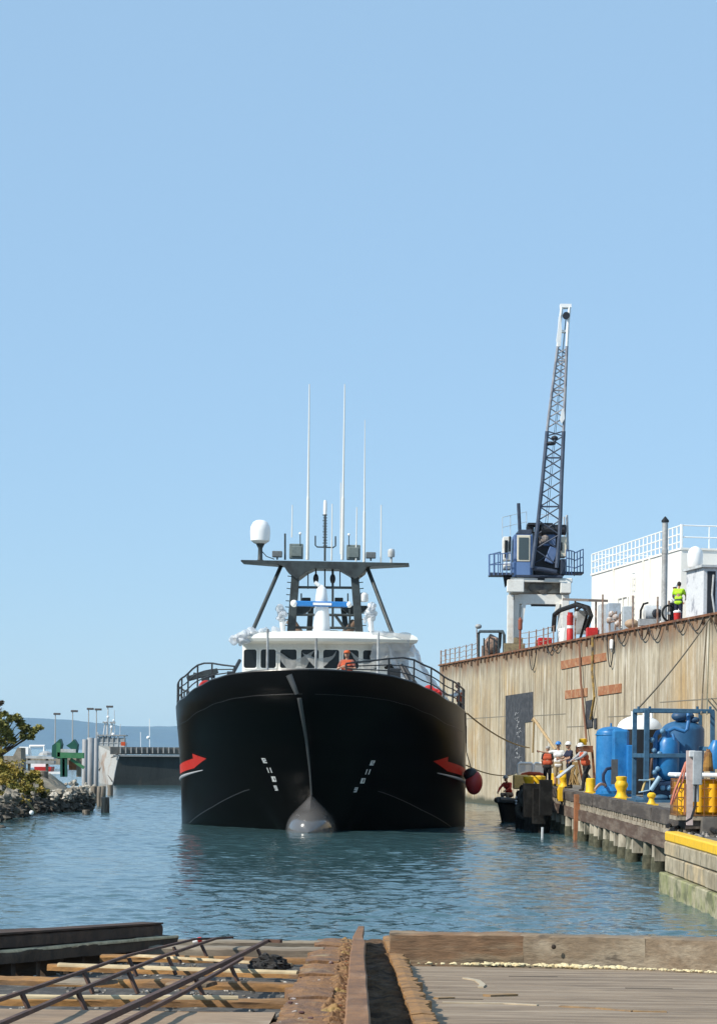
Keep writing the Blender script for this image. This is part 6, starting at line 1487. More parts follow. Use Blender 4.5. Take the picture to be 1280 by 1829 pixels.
# end timber
TIMB = M('end_timber', (.20, .15, .10), .9, col2=(.31, .26, .19), scale=1.6, stretch=(.5, 2, 2.4), lo=.42, hi=.64, col3=(.10, .08, .06), scale3=2.4, lo3=.56, hi3=.68, stretch3=(.6, 2, 2.5), var=.3, vscale=14, bump=.7, bscale=10, bdist=.02)
TIMB2 = M('end_timber_brown', (.21, .125, .07), .9, col2=(.30, .23, .15), scale=1.9, stretch=(.5, 2, 2.4), lo=.45, hi=.65, col3=(.085, .065, .045), scale3=2.0, lo3=.54, hi3=.66, stretch3=(.5, 2, 2.5), var=.3, vscale=14, bump=.7, bscale=10, bdist=.02)
def timber(p, q, wd, ht, m_, nm, lab=None, cat_=None, par=None, n_=26, amp=.02, seed=0, group=None, ragged=.0):
    """Hewn timber: long prism with a jittered skin and worn edges; p, q = centre line of the top face."""
    p, q = Vector(p), Vector(q); ax = (q - p).normalized(); s_ = ax.cross(Vector((0, 0, 1))).normalized(); u_ = s_.cross(ax).normalized()
    sec = [(-wd / 2, -ht), (-wd / 2, -ht * .5), (-wd / 2, -.02), (-wd * .42, 0), (0, .004), (wd * .42, 0), (wd / 2, -.02), (wd / 2, -ht * .5), (wd / 2, -ht)]
    mb_ = MB(); k = len(sec)
    for i in range(n_ + 1):
        c = p.lerp(q, i / n_)
        for j, (a, b_) in enumerate(sec):
            v = c + s_ * a + u_ * b_; nn = mnoise.noise(v * 2.3 + Vector((seed, j * .7, 0))) * amp; n2 = mnoise.noise(v * 9 + Vector((seed, j * 3, 5))) * amp * .6
            e = ax * (ragged * mnoise.noise(Vector((j * 1.7, seed, i)))) if i in (0, n_) else Vector((0, 0, 0))
            mb_.v.append(v + s_ * (nn + n2) * (1 if a > 0 else -1) + u_ * (n2 + nn) * .8 + e)
    for i in range(n_):
        for j in range(k): mb_.f.append((i * k + j, i * k + (j + 1) % k, (i + 1) * k + (j + 1) % k, (i + 1) * k + j))
    mb_.f.append(tuple(reversed(range(k)))); mb_.f.append(tuple(n_ * k + j for j in range(k)))
    mb_.f = [tuple(reversed(f)) for f in mb_.f]
    o = mb_.build(nm, m_, par, smooth=True)
    if lab: tag(o, lab, cat_, group)
    return o
dE_ = 23.65
tA, tB, tC = SL(697, 1714, .29), SL(936, 1717, .29), SL(1345, 1733, .29)
def T0(px, py): v = SL(px, py, 0.0); return Vector((v.x, v.y + .15, v.z + .275))
timber(T0(697, 1713), T0(935, 1716), .3, .36, TIMB2, 'end_timber', 'brown end timber across the water end of the right deck, next to the rail', 'timber', seed=2, n_=40, ragged=.05)
timber(T0(936, 1716), T0(1160, 1722), .3, .36, TIMB, 'end_timber', 'grey end timber across the water end of the right deck, middle piece', 'timber', seed=5, n_=40)
timber(T0(1161, 1722), T0(1420, 1731), .3, .36, TIMB, 'end_timber', 'grey end timber across the right deck running out of the right picture edge', 'timber', seed=9, n_=40)
FOAM = M('foam_cream', (.72, .62, .38), .9, col2=(.55, .44, .24), scale=9, var=.15)
mb = MB()
px = 716.0
while px < 1330:
    py = lerp_tab([(697, 1712), (935, 1717), (1160, 1724), (1420, 1735)], px) + rnd.uniform(-1, 1); v0 = T0(px, py); c = Vector((v0.x, v0.y - .175 + rnd.uniform(-.02, .01), SLZ(v0.y - .17) + AD + .012)); s_ = rnd.uniform(.006, .02) * (1.3 if 860 < px < 1130 else .85) * (.55 + .9 * abs(mnoise.noise(Vector((px * .05, 0, 0)))) + .2)
    if rnd.random() < (.93 if px > 800 else .6): mb.ball(c + Vector((0, 0, s_ * .4)), s_, 8, 6, (1.9, 1.2, .9), .6, int(px))
    px += rnd.uniform(1.0, 3.0) + (4 if rnd.random() < .06 else 0)
o = mb.build('foam_strip', FOAM, smooth=True); o['kind'] = 'stuff'; o['label'] = 'broken cream foam strip along the foot of the end timbers'
for px, py, s_, nm_ in ((1026, 1697, .03, 'right'), (988, 1692, .026, 'left')):
    o = MB().lathe(T0(px, 1718) + Vector((0, -.155, -.12)), [(s_, 0), (s_, .01), (.01, .015)], 10, axis=(0, -1, 0)).build('bolt_head', M('bolt_dark', (.06, .045, .035), .6, .6)); tag(o, f'dark bolt head let into the grey end timber, {nm_} of two', 'bolt', 'bolts in the end timber')
# ---------- centre ways: rusty plates, flaking strip, rail, right baulk
ways = thing('rail_track', 'rusty single rail on flaking timber ways running down the middle into the water', 'rail track', SV(0, 20, 0))
WAYL = M('ways_rusty', (.25, .13, .055), .9, col2=(.15, .09, .06), scale=1.7, stretch=(1.6, .8, 1), lo=.42, hi=.6, col3=(.36, .27, .15), scale3=1.3, lo3=.55, hi3=.7, var=.3, vscale=12, bump=.8, bscale=16, bdist=.02)
WAYR = M('ways_orange', (.31, .165, .062), .9, col2=(.20, .115, .055), scale=2.4, var=.3, vscale=12, bump=.7, bscale=14, bdist=.02)
RAILR = M('rail_rust', (.23, .115, .05), .8, col2=(.15, .075, .036), scale=3, stretch=(1, .3, 1), col3=(.33, .20, .12), scale3=1.4, var=.25, vscale=18, bump=.35, bscale=40)
FLAKE = M('rust_flake', (.24, .13, .058), .95, col2=(.13, .075, .04), scale=5, col3=(.30, .20, .075), scale3=1.4, lo3=.54, hi3=.66, var=.35, vscale=20, bump=.9, bscale=30)
d = 8.0; k = 0
while d < 29.5:
    ln = (2.1, 1.3, 1.7, .9, 2.4)[k % 5]; e = min(d + ln, 30.2); mb_ = MB(); nl = 26
    for i in range(nl + 1):
        y = d + .015 + (e - d - .03) * i / nl; jag = .07 * mnoise.noise(Vector((y * 2.6, 7, k))) + .035 * mnoise.noise(Vector((y * 9, 3, 0)))
        for x, z in ((-.50 + jag, -.16), (-.50 + jag, .0), (-.40, .012), (-.28, .01), (-.17 + .012 * mnoise.noise(Vector((y * 6, 1, 1))), .0), (-.17, -.1)):
            mb_.v.append(SV(x, y, z + .022 * mnoise.noise(Vector((x * 8, y * 4, k))) + (k % 2) * .022))
    for i in range(nl):
        for j in range(5): mb_.f.append((i * 6 + j, i * 6 + j + 1, (i + 1) * 6 + j + 1, (i + 1) * 6 + j))
    mb_.f.append((5, 4, 3, 2, 1, 0)); mb_.f.append(tuple(nl * 6 + j for j in range(6)))
    mb_.f = [tuple(reversed(f)) for f in mb_.f]
    mb_.build('way_plate', WAYL, ways); d = e; k += 1
mb = MB()
def flake(u, v):
    x = -.25 + .20 * u + .02 * mnoise.noise(Vector((v * 160, 3, 3))) * (1 - u); y = 8 + 22.0 * v
    fr_ = (y * 8.3 + .25 * mnoise.noise(Vector((y * 3, 0, 0)))) % 1.0
    z = -.005 + .055 * fr_ ** 2 * (.45 + mnoise.noise(Vector((x * 11, y * 3.3, 2)))) * math.sin(u * math.pi) + .02 * mnoise.noise(Vector((x * 30, y * 9, 0)))
    return SV(x, y, z)
mb.grid(flake, 16, 1100); mb.build('rust_flakes', FLAKE, ways)
mb = MB(); mb.grid(lambda u, v: SV(.06 + .30 * u, 8 + 22 * v, -.02 + .05 * ((8 + 22 * v) * 6.3 % 1.0) ** 3 * (.6 + mnoise.noise(Vector((u * 2, v * 60, 1)))) + .02 * mnoise.noise(Vector((u * 3, v * 90, 7)))), 8, 700); mb.build('trough', M('trough_shadow', (.12, .07, .036), .95, col2=(.05, .032, .02), scale=5, var=.35, bump=.8, bscale=30), ways)  # base colour darkened for the shadow the rail casts here
d = 8.0; k = 0
while d < 29:
    e = min(d + (3.4, 2.7, 3.0)[k % 3], 29.8); mb_ = MB(); nl = 40
    for i in range(nl + 1):
        y = d + .01 + (e - d - .02) * i / nl; jag = .035 * mnoise.noise(Vector((y * 3.2, 17, k))) + .03 * mnoise.noise(Vector((y * 8, 13, 0)))
        for x, z in ((.355, -.16), (.355 - jag * .5, .06), (.42, .068), (.49 + jag * 1.5, .06), (.505 + jag, -.14)): mb_.v.append(SV(x, y, z + .008 * mnoise.noise(Vector((x * 8, y * 4, k)))))
    for i in range(nl):
        for j in range(4): mb_.f.append((i * 5 + j, i * 5 + j + 1, (i + 1) * 5 + j + 1, (i + 1) * 5 + j))
    mb_.f.append((4, 3, 2, 1, 0)); mb_.f.append(tuple(nl * 5 + j for j in range(5))); mb_.f = [tuple(reversed(f)) for f in mb_.f]
    mb_.build('way_baulk', WAYR, ways); d = e; k += 1
RS = [(-.075, 0), (-.075, .018), (-.02, .035), (-.014, .15), (-.06, .165), (-.06, .212), (-.05, .22), (.05, .22), (.06, .212), (.06, .165), (.014, .15), (.02, .035), (.075, .018), (.075, 0)]
def rail_x(y): return .01 + .018 * math.exp(-((y - 20.5) / 1.6) ** 2) + (.0 if y < 22 else (y - 22) * .008) + .006 * mnoise.noise(Vector((y * .8, 0, 0)))
mb_ = MB(); nl = 120; kk = len(RS)
for i in range(nl + 1):
    y = 8 + 20.4 * i / nl; sc_ = 1.0 - .35 * max(0, (y - 20) / 8.4)
    for x, z in RS: mb_.v.append(SV(rail_x(y) + x * sc_, y, -.03 + z * (1.48 - .04 * max(0, y - 20))))
for i in range(nl):
    for j in range(kk): mb_.f.append((i * kk + j, i * kk + (j + 1) % kk, (i + 1) * kk + (j + 1) % kk, (i + 1) * kk + j))
mb_.f.append(tuple(range(kk))); mb_.f.append(tuple(reversed([nl * kk + j for j in range(kk)])))
mb_.build('rail', RAILR, ways, smooth=True)
mb_ = MB(); rnd = random.Random(3)
for k in range(26):
    y = 10 + k * .72; mb_.ball(SV(-.1 + rnd.uniform(-.02, .02), y, .0), .022, 7, 5, (1, 1, .7)); mb_.ball(SV(.12, y + .2, -.03), .022, 7, 5)
mb_.build('spikes', RUST, ways)['kind'] = 'stuff'
rnd = random.Random(13); mb_ = MB()
for k in range(46): 
    y = rnd.uniform(10.5, 25); mb_.ball(SV(rnd.uniform(-.48, -.19), y, .02), rnd.uniform(.006, .02), 6, 4, (1.3, 1, .6), .6, k)
o = mb_.build('rust_scale', M('scale_mix', (.10, .05, .05), .8, col2=(.45, .40, .36), scale=9, lo=.5, hi=.6)); o['kind'] = 'stuff'; o['label'] = 'flakes of rust and grit on the left way plate'
# ---------- left side: sleepers, battens, concrete strip
SLP = M('sleeper_orange', (.32, .165, .055), .9, col2=(.22, .12, .05), scale=2.2, stretch=(.6, 2, 2), col3=(.16, .10, .06), scale3=2.2, lo3=.56, hi3=.68, stretch3=(.4, 2, 2), var=.3, vscale=14, bump=.6, bscale=14, bdist=.015)
SLPG = M('sleeper_grey', (.26, .215, .155), .9, col2=(.19, .15, .11), scale=1.8, stretch=(.4, 2, 2), var=.3, vscale=14, bump=.6, bscale=14, bdist=.015)
PALE = M('batten_pale', (.58, .47, .29), .85, col2=(.42, .33, .2), scale=3, stretch=(.4, 2, 2), var=.2)
def SLP_(px, py, dz=.0): return SL(px, py, dz)
for (x0, y0, x1, y1, wd, ht, dz, m_, lab, sd) in (
    (-60, 1779, 523, 1786, .17, .06, .0, SLP, 'orange sleeper nearest to the camera, just beyond the concrete strip', 3),
    (-60, 1744, 546, 1758, .18, .06, .0, SLP, 'orange sleeper second from the camera on the left slipway', 4),
    (92, 1722, 560, 1737, .18, .06, .0, SLP, 'orange sleeper third from the camera, with a long pale batten on top', 5),
    (182, 1706, 574, 1713, .2, .06, .0, SLP, 'orange sleeper just in front of the wide grey sleeper', 6),
    (184, 1689, 578, 1694, .35, .13, .02, SLPG, 'wide grey sleeper across the slipway near the water', 7),
    (228, 1679, 586, 1682, .22, .075, .02, SLPG, 'last thin sleeper at the water edge of the left slipway', 8)):
    p, q = SLP_(x0, y0, dz), SLP_(x1, y1, dz); timber(p, q, wd, ht, m_, 'sleeper', lab, 'sleeper', seed=sd, n_=44, amp=.012, group='sleepers across the left slipway')
timber(SLP_(105, 1721, .035), SLP_(532, 1735, .035), .07, .03, PALE, 'batten', 'long pale batten lying on the third orange sleeper', 'batten', seed=3, n_=20, amp=.004)
timber(SLP_(-40, 1778, .03), SLP_(425, 1780, .03), .06, .025, PALE, 'batten', 'pale weathered batten lying along the nearest orange sleeper', 'batten', seed=6, n_=20, amp=.004)
timber(SLP_(235, 1705, .025), SLP_(520, 1722, .025), .05, .022, PALE, 'batten', 'thin pale batten crossing between the second and third far sleepers', 'batten', seed=8, n_=20, amp=.004)
timber(SLP_(110, 1749, .03), SLP_(190, 1753, .03), .3, .03, SLPG, 'board_end', 'grey board end lying on the second sleeper between the iron bars', 'board', seed=11, n_=10, amp=.006)
timber(SLP_(305, 1754, .03), SLP_(378, 1756, .03), .28, .03, TIMB2, 'board_end', 'brown board end lying on the second sleeper beside the heavy bar', 'board', seed=14, n_=10, amp=.006)
CST = M('strip_concrete', (.30, .21, .135), .9, col2=(.21, .15, .10), scale=1.3, stretch=(.5, 1.4, 1), col3=(.44, .37, .28), scale3=2, var=.25, vscale=16, bump=.4, bscale=18, bdist=.01)
mb = MB(); dn = SL(250, 1806, .03).y
mb.grid(lambda u, v: (lambda x, y: SV(x, y, .03 + .008 * mnoise.noise(Vector((x * 1.5, y * 2, 3)))))(-6 + 5.48 * u, 7.5 + (dn - .1 * math.sin(u * 9) * .2 - 7.5) * v), 70, 60)
mb.grid(lambda u, v: SV(-6 + 5.48 * u, dn - .02 * math.sin(u * 9), .03 - .18 * (1 - v)), 70, 1)
struct(mb.build('concrete_strip', CST, smooth=True))
# ---------- heavy beams at the left edge
BEAMD = M('beam_dark', (.05, .029, .019), .85, col2=(.09, .052, .032), scale=1.6, stretch=(.5, 2, 2), var=.35, vscale=14, bump=.6)
BEAMW = M('beam_wood', (.085, .055, .033), .9, col2=(.05, .033, .021), scale=1.8, stretch=(.5, 2, 2), var=.3, vscale=14, bump=.6)
hb_ = thing('slip_beam', 'long dark rusty beam on a thick timber slanting in from the left picture edge', 'beam', P(120, 1690, 24))
pR = P(272, 1651, 27.0); p0_ = P(0, 1669, 22.3); pL = p0_ - (pR - p0_) * .4
kk_ = (pR - pL)
timber(pL, pR, .26, .13, BEAMD, 'steel_beam', par=hb_, seed=31, n_=40, amp=.01, ragged=.1)
MB().beam(pL + Vector((0, 0, .012)), pR + Vector((0, 0, .012)), .28, .02).build('top_flange', BEAMD, hb_)
timber(pL + Vector((.04, -.03, -.15)), pR + Vector((.12, .12, -.145)), .36, .13, BEAMW, 'timber_bed', par=hb_, seed=33, n_=40, amp=.02, ragged=.2)
p2, q2 = P(-60, 1663, 25.5), P(74, 1659, 27.5)
o = timber(p2, q2, .24, .16, BEAMD, 'rear_beam', 'short dark beam end behind the long rusty beam at the left edge', 'beam', seed=37, n_=24, amp=.012)
timber(pL + Vector((.17, -.06, -.145)), pR + Vector((.28, .1, -.14)), .07, .03, PALE, 'lit_edge_strip', par=hb_, seed=35, n_=30, amp=.008)  # pale colour paints the sunlit upper edge of the timber bed
mb = MB()
for k in range(9):
    a = pL.lerp(pR, .08 + k * .1); mb.box(a + Vector((.05, -.05, -.4)), (.22, .3, .26))
mb.build('packer', BEAMW, hb_)
# ---------- bent iron bars across the sleepers
BAR = M('bar_rust', (.11, .06, .042), .75, .2, col2=(.07, .042, .034), scale=4, var=.3, bump=.3)
def bar(pts, r, lab, extra=()):
    t = thing('iron_bar', lab, 'iron bar', SL(*pts[len(pts) // 2], 0), 'bent iron bars over the sleepers')
    m_ = MB(); q = [SL(x, y, z) for x, y, z in [(*p, .13) if len(p) == 2 else p for p in pts]]
    for a, b_ in zip(q, q[1:]): m_.beam(a, b_, r * 2, r * 1.7)
    m_.build('bar', BAR, t)
    for (x, y) in extra:
        top = SL(x, y, .12); f = MB(); f.beam(top, Vector((top.x + .08, top.y - .05, top.z - .16)), .035, .02); f.build('foot', BAR, t)
    return t
bar([(130, 1846), (300, 1768), (420, 1711), (477, 1681), (502, 1682)], .021, 'heaviest bent iron bar, rightmost of three, ending in a hook by the black heap', [(350, 1750), (410, 1722), (460, 1696)])
bar([(185, 1846), (330, 1772), (433, 1712)], .014, 'thinner iron bar lying along the right side of the heaviest one')
bar([(-30, 1843), (150, 1766), (290, 1709), (385, 1677), (415, 1675)], .015, 'middle bent iron bar of three, with its hooked tip at the water edge', [(140, 1775), (230, 1738), (300, 1710), (360, 1689)])
bar([(-60, 1806), (75, 1761), (230, 1707), (348, 1678), (384, 1677)], .014, 'leftmost bent iron bar, its tip meeting the middle bar', [(40, 1777), (150, 1738), (230, 1712), (310, 1692)])
# black heap, can
HEAP = M('heap_black', (.022, .02, .018), .9, col2=(.05, .045, .04), scale=5, var=.35, bump=.8)
mb = MB(); rnd = random.Random(6); c0 = SL(478, 1732, 0)
for k in range(60):
    t_ = rnd.uniform(0, 6.28); rr_ = rnd.random() ** .6; c = c0 + Vector((.17 * rr_ * math.cos(t_), .3 * rr_ * math.sin(t_), .02 + .14 * (1 - rr_) * rnd.random())); mb.ball(c, rnd.uniform(.02, .06), 9, 7, (1.2, 1, .8), 1.0, k)
o = mb.build('tarred_heap', HEAP, smooth=True); tag(o, 'black tarred heap between the sleepers beside the hooked heavy bar', 'heap')
cn_ = SL(347, 1690, .02); ca = thing('drink_can', 'small white and red can perched on the wide grey sleeper', 'can', cn_)
MB().lathe(cn_ + Vector((-.02, 0, .05)), [(.028, 0), (.033, .01), (.033, .06)], 14, axis=(1, 0, .25)).build('body', BRIGHT, ca, smooth=True)
MB().lathe(cn_ + Vector((.042, 0, .066)), [(.0335, 0), (.0335, .035), (.026, .045)], 14, axis=(1, 0, .25)).build('end', REDP, ca, smooth=True)
# pebbles and shells on the gravel
rnd = random.Random(77); mb = MB()
for k in range(520):
    d = rnd.uniform(13, 27); x = rnd.uniform(-3.4, -.52); s_ = rnd.uniform(.008, .03); mb.ball(Vector((x, d, SLZ(d) - .16)), s_, 6, 4, (1.2, 1, .7), .7, k)
o = mb.build('pebbles', M('pebble', (.16, .145, .125), .9, col2=(.5, .47, .42), scale=14, lo=.52, hi=.6)); o['kind'] = 'stuff'; o['label'] = 'pebbles and shells between the sleepers'
# ================================================================ people
SKIN = M('skin', (.42, .24, .16), .6, var=.08)
def CM(nm, c): return M('cloth_' + nm, c, .85, var=.15, vscale=14, bump=.25, bscale=30)
TMPN = [0]
def capsule(mb_, p, q, r0, r1, n=12):
    p, q = Vector(p), Vector(q); L_ = (q - p).length; ax = (q - p) if L_ > 1e-5 else Vector((0, 0, 1)); L_ = max(L_, 1e-4)
    prof = [(r0 * math.cos(t), r0 * math.sin(t)) for t in [-math.pi / 2 + math.pi / 2 * i / 4 for i in range(5)]] + [(r1 * math.cos(t), L_ + r1 * math.sin(t)) for t in [math.pi / 2 * i / 4 for i in range(5)]]
    mb_.lathe(p, prof, n, axis=ax)
def fuse(mb_, voxel, smooth_it=3):
    me = bpy.data.meshes.new('t'); me.from_pydata([tuple(v) for v in mb_.v], [], mb_.f); me.update()
    o = bpy.data.objects.new('t', me); COL.objects.link(o)
    m = o.modifiers.new('r', 'REMESH'); m.mode = 'VOXEL'; m.voxel_size = voxel
    s = o.modifiers.new('s', 'SMOOTH'); s.iterations = smooth_it; s.factor = .5
    dg = bpy.context.evaluated_depsgraph_get(); e = o.evaluated_get(dg); r = bpy.data.meshes.new_from_object(e)
    out = MB(); out.v = [v.co.copy() for v in r.vertices]; out.f = [tuple(p.vertices) for p in r.polygons]
    bpy.data.objects.remove(o); bpy.data.meshes.remove(me); bpy.data.meshes.remove(r)
    return out
def person(label, base, yaw, top, trousers, vest=None, hat=None, hair=None, sleeves='short', shorts=False, lean=0.0, twist=0.0,
           arms=None, legs=None, hip=.93, sc=1.0, boots=(.05, .04, .03), headturn=0.0, group=None):
    """Local frame: faces -Y, x to the viewer's right, feet at z=0."""
    base = Vector(base); rot = Matrix.Rotation(yaw, 3, 'Z')
    def T(p): return base + rot @ (Vector(p) * sc)
    def LN(p):                                             # lean the upper body about the hips
        p = Vector(p); h = Vector((0, 0, hip)); r = Matrix.Rotation(lean, 3, 'X') if lean else Matrix.Identity(3)
        r2 = Matrix.Rotation(twist, 3, 'Y') if twist else Matrix.Identity(3)
        return h + r2 @ (r @ (p - h))
    sh = hip + .50; root = thing('person', label, 'person', base, group)
    shL, shR = LN((.185, 0, sh)), LN((-.185, 0, sh))
    arms = arms or {}
    A = {}
    for k, s0, sx in (('l', shL, 1), ('r', shR, -1)):
        el, ha = arms.get(k, ((.06 * sx, .02, -.29), (.05 * sx, -.09, -.52))); A[k] = (s0, s0 + Vector(el), s0 + Vector(ha))
    legs = legs or {}
    Lg = {}
    for k, sx in (('l', 1), ('r', -1)):
        kn, ft = legs.get(k, ((.10 * sx, -.03, .50), (.11 * sx, 0.0, .07))); Lg[k] = (Vector((.09 * sx, 0, hip - .02)), Vector(kn), Vector(ft))
    neck, head = LN((0, .0, sh + .08)), LN((0, -.03, sh + .235))
    hr = Matrix.Rotation(headturn, 3, 'Z') @ (Matrix.Rotation(lean * .55, 3, 'X') if lean else Matrix.Identity(3))
    def HD(p): return head + hr @ Vector(p)
    # body: one continuous surface
    b = MB()
    b.ball(HD((0, 0, .02)), .1, 16, 12, (.80, .98, 1.12)); b.ball(HD((0, -.035, -.055)), .07, 12, 8, (.85, .85, .8))
    capsule(b, HD((0, -.092, .005)), HD((0, -.112, -.03)), .013, .017, 8)
    for sx in (-1, 1): b.ball(HD((.082 * sx, .012, -.008)), .026, 8, 6, (.5, .8, 1.2))
    b.ball(HD((0, -.088, -.068)), .022, 8, 6, (1.3, .5, .5))
    capsule(b, LN((0, .012, sh - .02)), HD((0, .015, -.06)), .062, .052)
    capsule(b, LN((-.15, 0, sh - .02)), LN((.15, 0, sh - .02)), .07, .07); capsule(b, LN((0, 0, sh - .12)), LN((0, 0, hip + .02)), .115, .105)
    for k in 'lr':
        s0, el, ha = A[k]; capsule(b, s0, el, .05, .039); w_ = el.lerp(ha, .93); capsule(b, el, w_, .038, .026)
        capsule(b, w_, ha + (ha - el).normalized() * .045, .03, .034)
        hpp, kn, ft = Lg[k]; capsule(b, hpp, kn, .082, .054); capsule(b, kn, kn.lerp(ft, .45), .054, .055); capsule(b, kn.lerp(ft, .45), ft, .052, .036)
    bd = fuse(b, .016, 2)
    for k, sx in (('l', 1), ('r', -1)):                     # five fingers, rooted in the palm, half closed
        s0, el, ha = A[k]; ax = (ha - el).normalized(); a_, u_, _ = frame(ax); pal = ha + ax * .055
        inward = Vector((-sx, -.4, 0)); inward = (inward - ax * inward.dot(ax)); inward = inward.normalized() if inward.length > .1 else u_
        side = ax.cross(inward).normalized()
        if side.y > 0: side = -side
        for i, ln in enumerate((.066, .076, .07, .056)):
            o_ = pal + side * (.027 - .018 * i); p1 = o_ + ax * ln * .5 + inward * .008; p2 = p1 + ax * ln * .28 + inward * .024; p3 = p2 + ax * .002 + inward * .02
            bd.tube([o_ - ax * .02, o_, p1, p2, p3], [.0095, .0095, .009, .008, .006], 7)
        th0 = ha + side * .028 + ax * .012; bd.tube([th0 - side * .015, th0, th0 + side * .026 + ax * .02, th0 + side * .034 + ax * .045 + inward * .012], [.012, .0115, .0105, .007], 7)
    bd.v = [T(v) for v in bd.v]; body = bd.build('body', SKIN, root, smooth=True)
    ey = MB()
    for sx in (-1, 1): ey.ball(T(HD((.032 * sx, -.083, .018))), .0105 * sc, 8, 6)
    ey.build('eyes', M('eye_dark', (.05, .035, .03), .2), root)
    def cloth(fn, nm, m_, vox=.02):
        c = MB(); fn(c); f = fuse(c, vox, 3); f.v = [T(v + .004 * Vector((mnoise.noise(v * 14), mnoise.noise(v * 14 + Vector((7, 0, 0))), 0))) for v in f.v]; f.build(nm, m_, root, smooth=True)
    def shirt(c):
        capsule(c, LN((-.15, .0, sh - .015)), LN((.15, .0, sh - .015)), .085, .085); capsule(c, LN((-.075, -.005, sh - .13)), LN((.075, -.005, sh - .13)), .125, .125)
        capsule(c, LN((-.06, 0, hip + .14)), LN((.06, 0, hip + .14)), .122, .122); capsule(c, LN((-.065, 0, hip - .03)), LN((.065, 0, hip - .03)), .128, .128)
        for k in 'lr':
            s0, el, ha = A[k]
            if sleeves == 'long': capsule(c, s0, el, .066, .054); capsule(c, el, el.lerp(ha, .86), .054, .042)
            else: capsule(c, s0, s0.lerp(el, .62), .07, .064)
    cloth(shirt, 'shirt', top)
    def pants(c):
        capsule(c, (-.07, 0, hip - .03), (.07, 0, hip - .03), .125, .125); capsule(c, LN((-.06, 0, hip + .05)), LN((.06, 0, hip + .05)), .118, .118)
        for k in 'lr':
            hpp, kn, ft = Lg[k]; capsule(c, hpp, kn, .102, .078)
            if not shorts: capsule(c, kn, ft + (kn - ft) * .05, .078, .064)
    cloth(pants, 'trousers', trousers)
    def bts(c):
        for k in 'lr':
            hpp, kn, ft = Lg[k]; capsule(c, ft + Vector((0, .02, -.02)), ft + Vector((0, -.15, -.035)), .05, .036); capsule(c, ft + Vector((0, 0, .07)), ft, .052, .05)
    cloth(bts, 'boots', CM('boot', boots), .016)
    if vest:
        def vst(c):
            capsule(c, LN((-.12, -.0, sh - .03)), LN((.12, .0, sh - .03)), .098, .098); capsule(c, LN((-.085, -.01, sh - .15)), LN((.085, -.01, sh - .15)), .145, .145)
            capsule(c, LN((-.075, -.005, hip + .14)), LN((.075, -.005, hip + .14)), .145, .145)
        cloth(vst, 'life_vest', vest)
    if hair is not None:
        h = MB(); h.ball(T(HD((0, .018, .035))), .106 * sc, 14, 10, (.86, .98, 1.02))
        h.v = [v for v in h.v]; h.build('hair', hair, root, smooth=True)
    if hat:
        kind, hm_ = hat; h = MB(); c = HD((0, .0, .052)); up_ = hr @ Vector((0, 0, 1))
        o_ = MB()
        if kind == 'hard': o_.lathe(c, [(.138, 0), (.14, .008), (.12, .016), (.117, .05), (.095, .095), (.05, .122), (.0, .128)], 22, axis=up_)
        else: o_.lathe(c, [(.108, -.01), (.109, .02), (.1, .06), (.06, .088), (.0, .092)], 20, axis=up_)
        fr_ = hr @ Vector((0, -1, 0)); o_.ball(c + fr_ * .12 + up_ * .004, .07, 10, 6, (1.1, 1.0, .14))
        o_.v = [T(v) for v in o_.v]; o_.build('hard_hat' if kind == 'hard' else 'cap', hm_, root, smooth=True)
    return root
NAVYC = CM('navy', (.018, .022, .05)); BLK = CM('black', (.014, .014, .016)); WHT = CM('white', (.72, .71, .69)); GRY = CM('grey', (.34, .35, .36)); ORV = CM('orange', (.46, .085, .035)); KHK = CM('khaki', (.30, .23, .13)); LIME = CM('lime', (.42, .72, .03)); REDC = CM('red', (.55, .05, .03))
HBLU = M('hat_blue', (.04, .20, .52), .35, var=.05); HWHT = M('hat_white', (.8, .8, .78), .35, var=.05); HGRY = M('hat_grey', (.34, .33, .31), .6); HORG = M('hat_orange', (.6, .12, .03), .5); HRD = M('hair_dark', (.03, .02, .015), .8)
# at the bow
qb = 1.25; vb_ = 1.28; fb_ = S(stem(4.7) + qb + .55, vb_, sheer(qb) - 1.0)
fb_.x = P(619.5, 1200, fb_.y).x
person('person in an orange life vest and cap standing with folded arms at the bow rail', fb_, R(-14), CM('rust', (.30, .10, .07)), BLK, vest=ORV, hat=('cap', HORG), arms={'l': ((.12, -.05, -.25), (-.10, -.26, -.22)), 'r': ((-.12, -.05, -.25), (.10, -.28, -.18))}, sc=1.08)
# right side of the ship, leaning on the rail
g = S(12.0, 5.2, 4.08); g.x = P(822, 1240, g.y).x
MB().box(g + Vector((-.2, 0, -.36)), (.9, 1.2, .7)).build('side_platform', DKGREY, ship)
person('person in an orange vest with white sleeves at the right hand rail of the vessel', g, R(-78), WHT, BLK, vest=ORV, hair=HRD, sleeves='long', lean=.12, arms={'l': ((.05, -.2, -.2), (.02, -.48, -.16)), 'r': ((-.05, -.2, -.2), (-.02, -.48, -.14))}, sc=1.02)
def pp(px, d, z=PZT): v = P(px, 1400, d); return Vector((v.x, v.y, z))
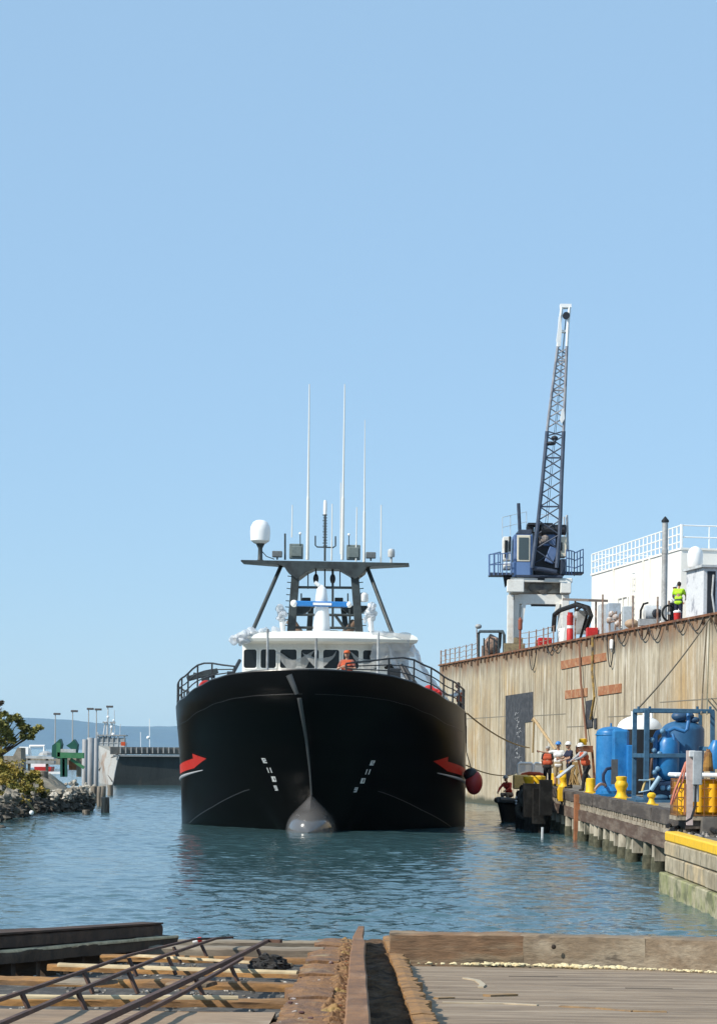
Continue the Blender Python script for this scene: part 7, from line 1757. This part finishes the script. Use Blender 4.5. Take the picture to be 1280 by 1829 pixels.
# pier party
person('person in a red jacket crouching in the work skiff beside its yellow console', pp(909.5, 99.5, .68), R(-40), REDC, CM('tan', (.35, .27, .2)), hat=('hard', HGRY), sleeves='long', hip=.46, lean=.35, arms={'l': ((.1, -.15, -.2), (.02, -.38, -.3)), 'r': ((-.1, -.15, -.2), (-.05, -.36, -.38))}, legs={'l': ((.14, -.40, .48), (.13, -.22, .07)), 'r': ((-.14, -.38, .46), (-.13, -.2, .07))})
person('person in an orange vest and grey cap, leftmost of the group on the pier', pp(977, 94), R(170), BLK, BLK, vest=ORV, hat=('cap', HGRY), arms={'l': ((.06, .02, -.28), (.04, -.1, -.5)), 'r': ((-.06, .02, -.28), (-.04, -.1, -.5))}, sc=.95)
person('person in a white tee shirt and blue hard hat on the pier, one arm out', pp(996, 92), R(-8), WHT, KHK, hat=('hard', HBLU), shorts=True, arms={'r': ((-.26, -.05, -.05), (-.56, -.12, .0)), 'l': ((.12, -.03, -.26), (.16, -.22, -.44))}, headturn=-.3, sc=1.04)
person('person in a navy tee shirt and white hard hat on the pier', pp(1017, 91), R(-70), NAVYC, BLK, hat=('hard', HWHT), lean=.06, arms={'l': ((.05, -.12, -.26), (.0, -.36, -.34)), 'r': ((-.06, -.14, -.25), (0, -.4, -.3))}, sc=1.04)
person('person in an orange vest and grey sleeves hauling beside the blue tank', pp(1047, 85), R(-62), GRY, BLK, vest=ORV, hat=('hard', HWHT), sleeves='long', lean=.34, arms={'l': ((.04, -.24, -.16), (.0, -.50, -.26)), 'r': ((-.04, -.22, -.2), (.02, -.48, -.34))}, legs={'l': ((.12, -.2, .50), (.14, -.26, .07)), 'r': ((-.12, .05, .48), (-.13, .28, .07))}, sc=1.02)
# on the dock wall
c = Df(1211, .45); person('person in a lime hi-vis shirt seen from behind on the dry dock', c, R(160), LIME, NAVYC, hair=HRD, lean=.10, arms={'l': ((.1, -.12, -.24), (.08, -.36, -.3)), 'r': ((-.10, -.1, -.25), (-.06, -.3, -.36))}, sc=1.0)
c2_ = Df(1199, .9); person('person in a white shirt and white hard hat bending beside the hi-vis worker', c2_, R(50), WHT, BLK, hat=('hard', HWHT), sleeves='long', lean=.15, arms={'l': ((.1, -.12, -.24), (.04, -.34, -.4)), 'r': ((-.10, -.1, -.25), (-.02, -.3, -.42))}, sc=1.02)
# red bucket and hose reel at their feet
c = Df(1209, .25); bk = thing('red_bucket', 'red bucket with a white lid at the feet of the hi-vis worker', 'bucket', c)
MB().lathe(c, [(.13, 0), (.16, .42)], 16).build('pail', REDP, bk, smooth=True); MB().lathe(c + Vector((0, 0, .425)), [(.17, 0), (.17, .06), (.1, .1)], 16).build('lid', BRIGHT, bk, smooth=True)
c = Df(1194, .6); m_ = ring(c + Vector((0, 0, .55)), (.5, -1, 0), .34, .05); rl = thing('hose_reel', 'dark hose reel on a stand between the stack pipe and the workers', 'hose reel', c)
m_.build('hose_coil', RUBBER, rl, smooth=True); MB().tube([c, c + Vector((0, 0, 1.1))], .05, 8).build('stand', RR, rl); MB().box(c + Vector((0, .05, .55)), (.12, .2, .12)).build('hub', PALEGREY, rl)
